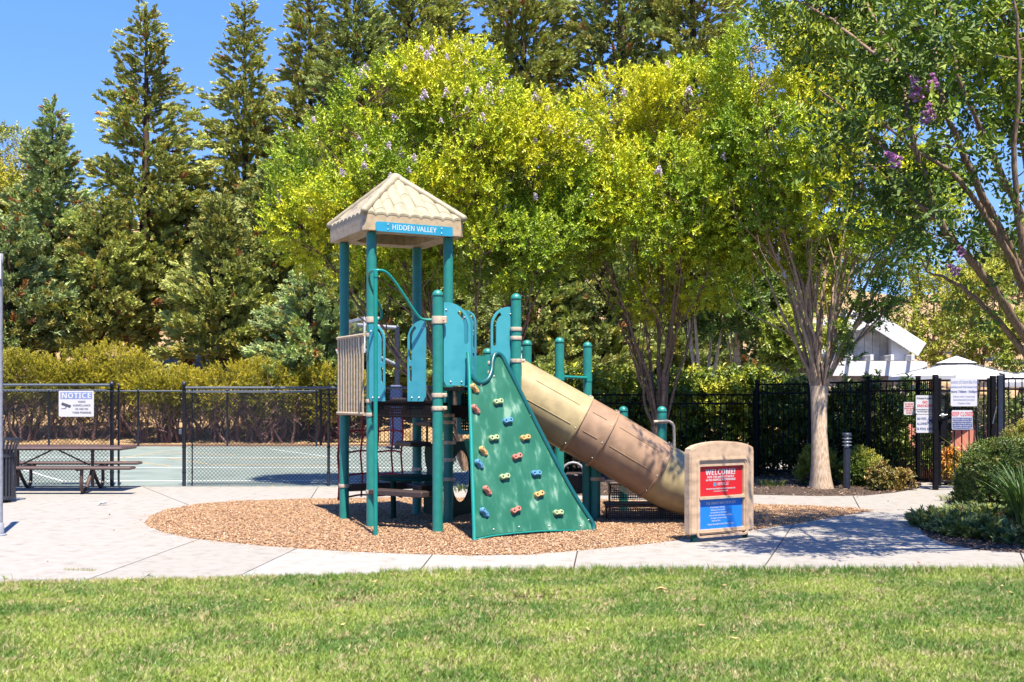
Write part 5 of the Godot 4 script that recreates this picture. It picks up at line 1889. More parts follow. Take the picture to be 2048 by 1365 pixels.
	g.plate(PackedVector2Array([Vector2(-0.028, -0.035), Vector2(-0.028, 0.02), Vector2(-0.014, 0.038), Vector2(-0.006, 0.02), Vector2(0.008, 0.02), Vector2(0.014, 0.038), Vector2(0.03, 0.018), Vector2(0.03, -0.035), Vector2(0.01, -0.035), Vector2(0.004, -0.01), Vector2(-0.006, -0.01), Vector2(-0.012, -0.035)]), [], 0.003, fr * Transform3D(Basis(), Vector3(0.09, 0.05, 0.004)))
	obj("emblem", g, M.ink_navy, t)
	fr = Transform3D(Basis(), Vector3(7.238, 1.395, -19.860))
	t = plate_sign("small_notice", "small white sign with faded red writing, leftmost beside the gate", "sign", fr, Vector2(0.19, 0.235), M.sign_white, "signs at the pool gate")
	lines_of(t, fr, [["NO DIVING", 0.08, 0.036, bold, M.ink_red, 0.75], ["DANGER OF", 0.04, 0.036, bold, M.ink_red, 0.75], ["SERIOUS INJURY", 0.0, 0.034, bold, M.ink_red, 0.65], ["NO LIFE", -0.04, 0.036, bold, M.ink_red, 0.75], ["GUARD", -0.08, 0.036, bold, M.ink_red, 0.8]])
	for y: float in [1.37, 1.13]:
		g = Geo.new()
		g.box(Transform3D(Basis(), Vector3(7.17, y, -18.92)), Vector3(0.33, 0.02, 0.012))
		obj("bracket", g, M.black_iron, get_node("no_smoking_sign" if y > 1.3 else "no_pets_sign"))
	welcome_panel(sans, bold)


func welcome_panel(sans: Font, bold: Font) -> void:
	var p := Vector3(1.925, 0, -11.98)
	var q := Vector3(2.735, 0, -12.47)
	var fr := frame_on(p, q)
	var w := p.distance_to(q)
	var t := thing("welcome_panel", "tan moulded information panel with red and blue plates beside the slide exit", "information panel", (p + q) * 0.5)
	var c := fr * Transform3D(Basis(), Vector3(w * 0.5, 0, 0))
	var body := PackedVector2Array([Vector2(-w * 0.5 + 0.02, 0.085), Vector2(w * 0.5 - 0.02, 0.085), Vector2(w * 0.5, 0.105), Vector2(w * 0.5, 0.98)])
	for i in 13:
		var a := i / 12.0
		var x := lerpf(w * 0.5 - 0.01, -w * 0.5 + 0.01, a)
		body.append(Vector2(x, 1.045 + 0.062 * (1.0 - pow(absf(a * 2.0 - 1.0), 2.2))) if i > 0 and i < 12 else Vector2(x, 1.03))
	body.append(Vector2(-w * 0.5, 0.98))
	body.append(Vector2(-w * 0.5, 0.105))
	var win_r := moved(rounded(w * 0.68, 0.335, 0.012), Vector2(0, 0.665))
	var win_b := moved(rounded(w * 0.68, 0.335, 0.012), Vector2(0, 0.30))
	var g := Geo.new()
	g.plate(body, [win_r, win_b], 0.085, c)
	# softened front edge
	var inner := Geometry2D.offset_polygon(body, -0.016)
	g.plate(inner[0], [moved(rounded(w * 0.72, 0.80, 0.03), Vector2(0, 0.485))], 0.012, c * Transform3D(Basis(), Vector3(0, 0, 0.0475)))
	obj("frame", g, M.sign_tan, t)
	g = Geo.new()
	g.plate(moved(rounded(w * 0.80, 0.88, 0.05), Vector2(0, 0.485)), [moved(rounded(w * 0.755, 0.835, 0.04), Vector2(0, 0.485))], 0.014, c * Transform3D(Basis(), Vector3(0, 0, 0.055)))
	g.plate(moved(rounded(w * 0.71, 0.03, 0.01), Vector2(0, 0.4825)), [], 0.02, c * Transform3D(Basis(), Vector3(0, 0, 0.045)))
	obj("moulding", g, M.sign_tan, t)
	for s: float in [-1.0, 1.0]:
		g = Geo.new()
		g.bar(c * Vector3(s * (w * 0.5 - 0.09), -0.05, 0), c * Vector3(s * (w * 0.5 - 0.09), 0.12, 0), 0.032, 12)
		obj("leg", g, M.dark_green, t)
	for k in 2:
		g = Geo.new()
		var y: float = [0.665, 0.30][k]
		g.box(c * Transform3D(Basis(), Vector3(0, y, 0.012)), Vector3(w * 0.69, 0.34, 0.01))
		var pl := obj("red_plate" if k == 0 else "blue_plate", g, M.print_red if k == 0 else M.print_blue, t)
		pl.set_meta("label", "red plate headed WELCOME!" if k == 0 else "blue plate of printed rules")
		var f := c * Transform3D(Basis(), Vector3(0, y, 0.015))
		if k == 0:
			lines_of(pl, f, [["WELCOME!", 0.098, 0.086, bold, M.sign_white, 1.0], ["HAVE FUN and PLAY SAFELY", 0.045, 0.036, bold, M.sign_white, 0.85], ["on this MIRACLE PLAYGROUND!", 0.012, 0.034, bold, M.sign_white, 0.85], ["MIRACLE", -0.036, 0.044, sans, M.sign_white, 0.95, 0.035], ["THIS PLAY STRUCTURE IS DESIGNED FOR AGES 5-12", -0.088, 0.021, bold, M.sign_white, 0.85], ["Adult supervision recommended", -0.115, 0.017, sans, M.sign_white, 0.85]])
			g = Geo.new()
			g.box(f * Transform3D(Basis(), Vector3(-0.085, -0.038, 0.002)), Vector3(0.042, 0.042, 0.002))
			obj("emblem", g, M.hold_blue, pl)
		else:
			lines_of(pl, f, [["THE SMART WAY TO PLAY!", 0.118, 0.040, bold, M.sign_white, 0.9], ["No pushing or shoving", 0.07, 0.021, sans, M.sign_white, 1.0, -0.05], ["Wait your turn to slide", 0.04, 0.021, sans, M.sign_white, 1.0, -0.04], ["No bare feet on the decks", 0.01, 0.021, sans, M.sign_white, 1.0, -0.03], ["Hold on with both hands at all times", -0.02, 0.021, sans, M.sign_white, 1.0, 0.0], ["No ropes or loose strings", -0.05, 0.021, sans, M.sign_white, 1.0, -0.03], ["Slide feet first", -0.08, 0.021, sans, M.sign_white, 1.0, -0.07], ["Report damage to the office at once", -0.118, 0.024, sans, M.sign_white, 1.0, 0.0]])

func leaf(g: Geo, base: Vector3, dir: Vector3, up: Vector3, l: float, w: float, fold := 0.25, droop := 0.12) -> void:
	var side := dir.cross(up).normalized()
	var n := side.cross(dir).normalized()
	var m := base + dir * l * 0.45
	var tip := base + dir * l - n * l * droop
	g.flat(base, m + side * w * 0.5 + n * w * fold, tip, n)
	g.flat(base, m - side * w * 0.5 + n * w * fold, tip, n)


func sprig_mesh(seed_: int, count: int, length: float, l: float, w: float, open := 0.9, pairs := false) -> ArrayMesh:  # a leafy twig along +y
	var rng := RandomNumberGenerator.new()
	rng.seed = seed_
	var g := Geo.new()
	for i in count:
		var f := (i + 0.6) / count
		var az := i * 2.4 + rng.randf() * 0.8
		if pairs:
			az = PI * (i % 2) + rng.randfn() * 0.3
			f = (i / 2 + 0.6) / (count * 0.5)
		var tilt := open * (1.15 - 0.5 * f) + rng.randfn() * 0.2
		var dir := Vector3(cos(az) * sin(tilt), cos(tilt), sin(az) * sin(tilt)).normalized()
		var up := (Vector3(rng.randfn(), rng.randfn(), rng.randfn()) * 0.45 + Vector3.UP - dir * dir.y).normalized()
		var bend := Vector3(0.12 * f * f * length, 0, 0)
		leaf(g, Vector3(0, f * length, 0) + bend + dir * 0.006, dir, up, l * rng.randf_range(0.7, 1.25), w * rng.randf_range(0.8, 1.2))
	return g.mesh()


func needle_spray(seed_: int, count: int, length: float, w: float, wide: float, flat_: float) -> ArrayMesh:  # a conifer spray along +y: many narrow leaflets
	var rng := RandomNumberGenerator.new()
	rng.seed = seed_
	var g := Geo.new()
	for i in count:
		var f := pow(rng.randf(), 0.8)
		var az := rng.randf() * TAU
		var tilt := wide * rng.randf_range(0.5, 1.1) * (1.1 - 0.6 * f)
		var dir := Vector3(cos(az) * sin(tilt), cos(tilt), sin(az) * sin(tilt) * flat_).normalized()
		var up := Vector3(rng.randfn(), rng.randfn(), rng.randfn()).normalized()
		var b := Vector3(0, f * length * 0.75, 0)
		var side := dir.cross(up).normalized() * w * rng.randf_range(0.7, 1.3)
		var l := length * rng.randf_range(0.3, 0.5) * (1.1 - 0.4 * f)
		g.flat(b - side * 0.5, b + side * 0.5, b + dir * l, up)
		g.flat(b + dir * l * 0.15 - side, b + dir * l * 0.45 + side, b + dir * l * 1.05 + side * 0.3, up)
	return g.mesh()


func toward(d: Vector3, roll: float) -> Basis:  # y along d
	var y := d.normalized()
	var x := y.cross(Vector3.FORWARD if absf(y.z) < 0.9 else Vector3.RIGHT).normalized().rotated(y, roll)
	return Basis(x, y, x.cross(y))


func in_lobes(rng: RandomNumberGenerator, lobes: Array, shell: float) -> Array:  # a random point in one of the ellipsoids, and the outward direction there
	var total := 0.0
	for l in lobes:
		total += l[1].x * l[1].y * l[1].z
	var pick := rng.randf() * total
	var lobe: Array = lobes[0]
	for l in lobes:
		pick -= l[1].x * l[1].y * l[1].z
		if pick <= 0.0:
			lobe = l
			break
	var d := Vector3(rng.randfn(), rng.randfn(), rng.randfn()).normalized()
	var r := lerpf(pow(rng.randf(), 1.0 / 3.0), 1.0, shell * rng.randf())
	var o: Vector3 = lobe[1] * d
	return [lobe[0] + o * r, (d / lobe[1]).normalized(), r]


func limb_between(t: Node3D, path: PackedVector3Array, r0: float, r1: float, material: Material, sides := 8, called := "limb") -> void:
	var g := Geo.new()
	g.tube(path, taper(r0, r1, path.size()), sides)
	obj(called, g, material, t)


func twigs_to(t: Node3D, rng: RandomNumberGenerator, limbs: Array, points: PackedVector3Array, r: float, material: Material) -> void:
	var g := Geo.new()
	for p in points:
		var best := Vector3.ZERO
		var cost := 1e9
		for path: PackedVector3Array in limbs:
			for k in range(path.size() / 3, path.size()):
				var q := path[k]
				var c := q.distance_to(p) + maxf(0.0, q.y - p.y + 0.2) * 2.5
				if c < cost:
					cost = c
					best = q
		var d := p - best
		var mid := best + d * 0.5 + Vector3(rng.randfn(), rng.randfn() - 0.6, rng.randfn()) * 0.07 * d.length()
		g.tube(PackedVector3Array([best, mid, p]), PackedFloat32Array([r, r * 0.7, r * 0.3]), 5, false)
	var o := obj("twigs", g, material, t)
	o.set_meta("kind", "stuff")


func crown(t: Node3D, rng: RandomNumberGenerator, lobes: Array, count: int, mesh: Mesh, material: Material, dark: Color, light: Color, gold: Color, clump: float, shell := 0.5, size := 1.0, lo_hi := Vector2(2, 7), upward := 0.6) -> PackedVector3Array:
	var k := Copies.new()
	var nz := noise(rng.randi() % 1000, clump, 2)
	var tone := noise(rng.randi() % 1000, clump * 0.5, 2)
	var some := PackedVector3Array()
	var tries := 0
	while k.count < count and tries < count * 6:
		tries += 1
		var s := in_lobes(rng, lobes, shell)
		var p: Vector3 = s[0]
		if nz.get_noise_3dv(p) < rng.randf_range(-0.26, 0.16) - 0.05:
			continue
		var d: Vector3 = (s[1] + Vector3.UP * upward + Vector3(rng.randfn(), rng.randfn(), rng.randfn()) * 0.55).normalized()
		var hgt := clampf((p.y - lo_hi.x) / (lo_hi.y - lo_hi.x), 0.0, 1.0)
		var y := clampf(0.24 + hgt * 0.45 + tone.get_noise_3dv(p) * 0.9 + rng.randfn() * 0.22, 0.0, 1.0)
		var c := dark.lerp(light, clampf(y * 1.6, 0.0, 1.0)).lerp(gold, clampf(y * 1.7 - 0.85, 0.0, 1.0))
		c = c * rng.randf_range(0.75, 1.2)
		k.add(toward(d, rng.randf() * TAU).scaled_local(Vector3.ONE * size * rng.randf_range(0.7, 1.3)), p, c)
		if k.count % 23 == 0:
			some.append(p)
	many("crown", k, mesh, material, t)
	return some


func blossom_mesh(seed_: int, h: float, r: float, count: int) -> ArrayMesh:
	var rng := RandomNumberGenerator.new()
	rng.seed = seed_
	var g := Geo.new()
	g.tinted = true
	for i in count:
		var f := rng.randf()
		var a := rng.randf() * TAU
		var rr := r * (1.0 - f * 0.75) * sqrt(rng.randf())
		var p := Vector3(cos(a) * rr, (f - 0.5) * h, sin(a) * rr)
		g.col = Color(0.68, 0.60, 0.68).lerp(Color(0.82, 0.78, 0.83), rng.randf())
		for q in 4:
			var d := Vector3(rng.randfn(), rng.randfn(), rng.randfn()).normalized()
			var e := d.cross(Vector3(rng.randfn(), rng.randfn(), rng.randfn())).normalized()
			var s := r * 0.30
			g.flat(p - d * s * 0.5 - e * s * 0.5, p + d * s, p + e * s, d.cross(e))
	return g.mesh()


func myrtle(called: String, label: String, base: Vector3, fork_h: float, trunk_r: float, stems: int, lobes: Array, count: int, bark: Material, seed_: int, mesh: Mesh, tones: Array, blossoms: int, group: String, low := 1.0, limb_bark: Material = null) -> Node3D:
	limb_bark = limb_bark if limb_bark else bark
	var t := thing(called, label, "tree", base, group)
	var rng := RandomNumberGenerator.new()
	rng.seed = seed_
	var top := base + Vector3(0, fork_h, 0)
	if fork_h > 0.8:
		var g := Geo.new()
		var path := PackedVector3Array()
		var rad := PackedFloat32Array()
		for i in 9:
			var f := i / 8.0
			path.append(base + Vector3(sin(f * 3.0 + seed_) * 0.02, -0.05 + (fork_h + 0.1) * f, cos(f * 2.0) * 0.02))
			rad.append(trunk_r * (1.0 + 0.55 * pow(1.0 - f, 5.0) - 0.12 * f + 0.22 * pow(f, 6.0)))
		g.tube(path, rad, 18)
		obj("trunk", g, bark, t)
	var limbs := []
	for i in stems:
		var l: Array = lobes[i % lobes.size()]
		var goal: Vector3 = l[0] + l[1] * Vector3(rng.randf_range(-0.6, 0.6), rng.randf_range(-0.3, 0.7), rng.randf_range(-0.6, 0.6))
		var az := TAU * i / stems + rng.randf() * 0.5
		var off := goal - top
		off.y = 0
		var start := top + off.normalized() * trunk_r * (0.4 if fork_h > 0.8 else 1.2) + Vector3(cos(az), 0, sin(az)) * trunk_r * 0.3
		if fork_h > 0.8:
			start.y -= rng.randf() * 0.22
		var rise := goal.y - start.y
		var p1 := start + Vector3(off.x * 0.12, rise * 0.32, off.z * 0.12) + Vector3(rng.randfn(), 0, rng.randfn()) * 0.1
		var p2 := start + Vector3(off.x * 0.60, rise * 0.62, off.z * 0.60) + Vector3(rng.randfn(), 0, rng.randfn()) * 0.2
		var path := bez(start, p1, p2, goal, 12)
		for q in range(2, 12):
			path[q] += Vector3(rng.randfn(), rng.randfn() * 0.4, rng.randfn()) * 0.025
		var r0 := trunk_r * (0.29 if fork_h > 0.8 else 0.52) * rng.randf_range(0.7, 1.1)
		limb_between(t, path, r0, 0.010, limb_bark)
		limbs.append(path)
		for b in 2:  # a fork
			var at := rng.randi_range(4, 8)
			var g2: Vector3 = path[at] + (path[at + 2] - path[at]).normalized().rotated(Vector3(rng.randfn(), 0.2, rng.randfn()).normalized(), rng.randf_range(0.35, 0.7)) * rng.randf_range(0.9, 1.9)
			var sub := bez(path[at], path[at].lerp(path[at + 1], 1.6), g2 - Vector3(0, 0.3, 0), g2 + Vector3(0, 0.25, 0), 7)
			limb_between(t, sub, r0 * 0.5, 0.007, limb_bark, 6)
			limbs.append(sub)
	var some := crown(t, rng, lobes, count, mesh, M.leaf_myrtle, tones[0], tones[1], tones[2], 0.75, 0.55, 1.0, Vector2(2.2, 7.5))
	twigs_to(t, rng, limbs, some, 0.011, limb_bark)
	if blossoms > 0:
		var bm := blossom_mesh(5, 0.17, 0.10, 40)
		var made := 0
		var tries := 0
		while made < blossoms and tries < 4000:
			tries += 1
			var s := in_lobes(rng, lobes, 1.0)
			var p: Vector3 = s[0]
			if s[1].y < 0.1 or s[1].z < -0.2 or p.y < base.y + 4.6 * low:
				continue
			var hidden := false
			for l in lobes:
				if (((p - l[0]) / l[1]) as Vector3).length() < 0.9:
					hidden = true
			if hidden:
				continue
			p += s[1] * 0.05
			inst("blossom", bm, M.petal, t, Transform3D(toward(s[1] + Vector3.UP, rng.randf() * TAU).scaled_local(Vector3.ONE * rng.randf_range(0.5, 0.95)), p))
			made += 1
	return t


func lobe(p: Vector3, rx: float, ry: float, rz: float) -> Array:
	return [p, Vector3(rx, ry, rz)]


func build_trees() -> void:
	var small := sprig_mesh(21, 15, 0.24, 0.062, 0.034)
	var tones := [Color(0.200, 0.310, 0.016), Color(0.470, 0.540, 0.020), Color(0.640, 0.600, 0.026)]
	var grp := "crape myrtles in a row behind the playground"
	myrtle("crape_myrtle", "broad yellow-green crape myrtle with many lilac blossoms right behind the roofed tower", Vector3(-0.72, 0, -19.35), 0.3, 0.085, 13, [
		lobe(Vector3(-1.973, 6.488, -19.200), 1.15, 0.95, 1.1), lobe(Vector3(-1.103, 7.117, -19.400), 1.0, 0.75, 1.0), lobe(Vector3(-3.134, 5.628, -19.300), 1.1, 0.9, 1.0), lobe(Vector3(-2.265, 4.988, -18.700), 1.3, 1.0, 1.1),
		lobe(Vector3(-0.897, 5.696, -18.800), 1.45, 1.25, 1.2), lobe(Vector3(0.231, 5.738, -19.400), 1.2, 1.25, 1.2), lobe(Vector3(-3.551, 4.670, -19.400), 0.8, 0.75, 0.9), lobe(Vector3(-0.209, 4.171, -19.000), 1.35, 0.72, 1.1),
		lobe(Vector3(-2.014, 3.983, -19.600), 1.0, 0.5, 1.0), lobe(Vector3(0.584, 4.654, -19.300), 0.9, 0.8, 1.0), lobe(Vector3(-2.988, 4.060, -19.500), 0.75, 0.5, 0.9), lobe(Vector3(-3.992, 5.151, -19.600), 0.45, 0.5, 0.6)],
		10500, M.bark_myrtle, 101, small, tones, 74, grp)
	myrtle("crape_myrtle", "many-stemmed yellow-green crape myrtle behind the lower end of the tube slide", Vector3(2.76, 0, -20.35), 1.0, 0.135, 18, [
		lobe(Vector3(2.104, 6.489, -20.300), 1.15, 1.1, 1.1), lobe(Vector3(3.348, 6.725, -20.500), 1.3, 1.1, 1.1), lobe(Vector3(1.492, 5.075, -20.200), 1.0, 0.95, 1.0), lobe(Vector3(2.675, 5.079, -19.700), 1.5, 1.2, 1.2),
		lobe(Vector3(3.827, 5.278, -20.300), 1.1, 1.2, 1.1), lobe(Vector3(1.928, 3.986, -20.400), 0.8, 0.45, 0.8), lobe(Vector3(3.391, 3.778, -20.200), 1.15, 0.5, 1.0), lobe(Vector3(2.583, 3.425, -20.400), 0.7, 0.35, 0.7)],
		7600, M.bark_grey, 102, small, tones, 12, grp)
	var m3 := myrtle("crape_myrtle", "vase-shaped crape myrtle with a smooth pale trunk beside the bollard light", Vector3(5.46, 0, -19.3), 1.75, 0.145, 21, [
		lobe(Vector3(4.721, 7.369, -19.200), 1.15, 0.95, 1.0), lobe(Vector3(5.957, 7.369, -19.500), 1.1, 1.0, 1.0), lobe(Vector3(4.881, 6.041, -18.800), 1.4, 1.1, 1.2), lobe(Vector3(4.192, 5.607, -19.200), 1.0, 0.95, 1.0),
		lobe(Vector3(6.306, 6.224, -19.200), 1.2, 1.2, 1.1), lobe(Vector3(5.687, 4.938, -18.900), 1.6, 0.85, 1.3), lobe(Vector3(6.959, 5.097, -19.300), 0.95, 1.0, 1.0), lobe(Vector3(4.568, 4.477, -19.300), 1.0, 0.6, 1.0),
		lobe(Vector3(6.550, 4.136, -19.400), 1.0, 0.45, 1.0), lobe(Vector3(5.538, 4.072, -19.600), 0.8, 0.4, 0.8)],
		7800, M.bark_pale, 103, small, tones, 5, grp, 1.0, M.bark_mid)
	var pink := blossom_mesh(9, 0.13, 0.06, 26)
	for p: Vector3 in [Vector3(5.770, 3.047, -19.000), Vector3(4.716, 3.741, -18.900), Vector3(4.612, 4.054, -18.900), Vector3(3.609, 5.721, -18.600), Vector3(6.007, 3.044, -19.200)]:
		inst("blossom", pink, M.petal, m3, Transform3D(Basis(Vector3.RIGHT, 0.4), p))
	# low leafy shoots on the pale tree's limbs
	var rng := RandomNumberGenerator.new()
	rng.seed = 71
	crown(m3, rng, [lobe(Vector3(6.022, 2.777, -19.000), 0.25, 0.45, 0.25), lobe(Vector3(5.748, 2.169, -19.100), 0.25, 0.2, 0.2), lobe(Vector3(6.371, 3.300, -19.000), 0.3, 0.35, 0.3)], 170, small, M.leaf_near, Color(0.05, 0.12, 0.015), Color(0.10, 0.19, 0.02), Color(0.2, 0.26, 0.03), 1.2)
	near_myrtle()
	# smaller trees seen under and beyond
	var tall := sprig_mesh(22, 14, 0.42, 0.13, 0.07)
	var hill_tones := [Color(0.16, 0.21, 0.025), Color(0.34, 0.38, 0.045), Color(0.50, 0.46, 0.06)]
	hill_tree("slender_tree", "slender grey-stemmed tree beyond the hedge, left of the pool house", Vector3(Vector3(5.068, 12.176, -29.000).x, 0, -29), 3.9, [lobe(Vector3(5.068, 4.726, -29.000), 1.2, 0.9, 1.0), lobe(Vector3(5.667, 3.928, -29.000), 0.8, 0.5, 0.8)], 900, tall, [Color(0.05, 0.11, 0.02), Color(0.10, 0.18, 0.03), Color(0.17, 0.23, 0.03)], M.bark_pale, 111)
	hill_tree("slender_tree", "second small grey-stemmed tree nearer the pool house", Vector3(Vector3(6.627, 12.905, -31.000).x, 0, -31), 3.9, [lobe(Vector3(6.769, 4.373, -31.000), 1.1, 0.9, 1.0), lobe(Vector3(6.129, 3.662, -31.000), 0.7, 0.5, 0.7)], 900, tall, [Color(0.05, 0.11, 0.02), Color(0.10, 0.18, 0.03), Color(0.17, 0.23, 0.03)], M.bark_pale, 112)
	hill_tree("slender_tree", "leafy small tree screening the left side of the pool house", Vector3(Vector3(7.398, 11.811, -28.000).x, 0, -28), 3.2, [lobe(Vector3(7.206, 2.949, -28.000), 0.55, 0.55, 0.5), lobe(Vector3(7.783, 3.462, -28.000), 0.6, 0.5, 0.5)], 420, tall, [Color(0.10, 0.16, 0.02), Color(0.20, 0.27, 0.03), Color(0.34, 0.36, 0.04)], M.bark_grey, 119)
	hill_tree("hill_tree", "airy yellow-green tree on the dry slope right of the pool house", Vector3(Vector3(16.974, 17.646, -44.000).x, terrain(17, -44), -44), 6.0, [lobe(Vector3(16.873, 4.728, -44.000), 1.9, 2.0, 1.5), lobe(Vector3(17.681, 5.536, -44.000), 1.4, 1.4, 1.4), lobe(Vector3(16.268, 3.517, -44.000), 1.3, 1.0, 1.2)], 850, tall, hill_tones, M.bark_grey, 113)
	hill_tree("hill_tree", "thin yellow-green tree on the dry slope behind the patio umbrella", Vector3(Vector3(16.991, 16.187, -40.000).x, terrain(17, -40), -40), 5.5, [lobe(Vector3(16.899, 4.444, -40.000), 1.0, 1.6, 1.0), lobe(Vector3(17.174, 5.545, -40.000), 0.9, 1.0, 0.9)], 600, tall, hill_tones, M.bark_grey, 114)
	hill_tree("hill_tree", "bushy bright green tree at the right edge behind the umbrella", Vector3(Vector3(16.861, 14.728, -36.000).x, terrain(17, -37), -36.5), 3.5, [lobe(Vector3(16.778, 2.921, -36.000), 1.0, 0.8, 0.9), lobe(Vector3(17.439, 3.334, -36.000), 1.2, 1.0, 1.0)], 900, tall, hill_tones, M.bark_grey, 115)
	hill_tree("hill_tree", "yellow-green broadleaf tree at the left edge behind the conifers", Vector3(Vector3(-25.241, 21.293, -54.000).x, terrain(-25, -54), -54), 9.0, [lobe(Vector3(-24.870, 12.623, -54.000), 2.4, 2.2, 2.0), lobe(Vector3(-25.117, 9.650, -54.000), 2.4, 2.8, 2.0), lobe(Vector3(-26.851, 11.384, -54.000), 2.5, 3.0, 2.0)], 5200, tall, hill_tones, M.bark_grey, 116)
	hill_tree("hill_tree", "olive tree low on the slope between pool house and crape myrtle", Vector3(Vector3(11.943, 18.375, -46.000).x, terrain(12, -46), -46), 6.0, [lobe(Vector3(11.943, 6.559, -46.000), 2.2, 1.8, 1.6), lobe(Vector3(13.420, 7.403, -46.000), 1.8, 1.5, 1.5)], 1500, tall, hill_tones, M.bark_grey, 117)
	hill_tree("hill_tree", "dark broadleaf tree on the slope at the right edge", Vector3(Vector3(25.328, 22.022, -56.000).x, terrain(25, -56), -56), 8.0, [lobe(Vector3(25.072, 8.664, -56.000), 1.8, 1.5, 1.5), lobe(Vector3(26.870, 8.150, -56.000), 2.2, 1.8, 1.6)], 1500, tall, [Color(0.07, 0.11, 0.02), Color(0.16, 0.2, 0.03), Color(0.24, 0.26, 0.04)], M.bark_grey, 118)


func hill_tree(called: String, label: String, base: Vector3, h: float, lobes: Array, count: int, mesh: Mesh, tones: Array, bark: Material, seed_: int) -> void:
	var t := thing(called, label, "tree", base)
	var rng := RandomNumberGenerator.new()
	rng.seed = seed_
	var limbs := []
	for i in 5:
		var l: Array = lobes[i % lobes.size()]
		var goal: Vector3 = l[0] + l[1] * Vector3(rng.randf_range(-0.6, 0.6), rng.randf_range(-0.2, 0.7), rng.randf_range(-0.6, 0.6))
		var path := bez(base + Vector3(0, -0.1, 0), base + Vector3(rng.randfn() * 0.1, h * 0.3, rng.randfn() * 0.1), goal - Vector3(0, h * 0.25, 0), goal, 9)
		limb_between(t, path, 0.10 * h / 5.0, 0.015, bark, 7)
		limbs.append(path)
	var some := crown(t, rng, lobes, count, mesh, M.leaf_myrtle, tones[0], tones[1], tones[2], 0.6, 0.3, 1.0, Vector2(base.y + 1, base.y + h))
	twigs_to(t, rng, limbs, some, 0.016, bark)


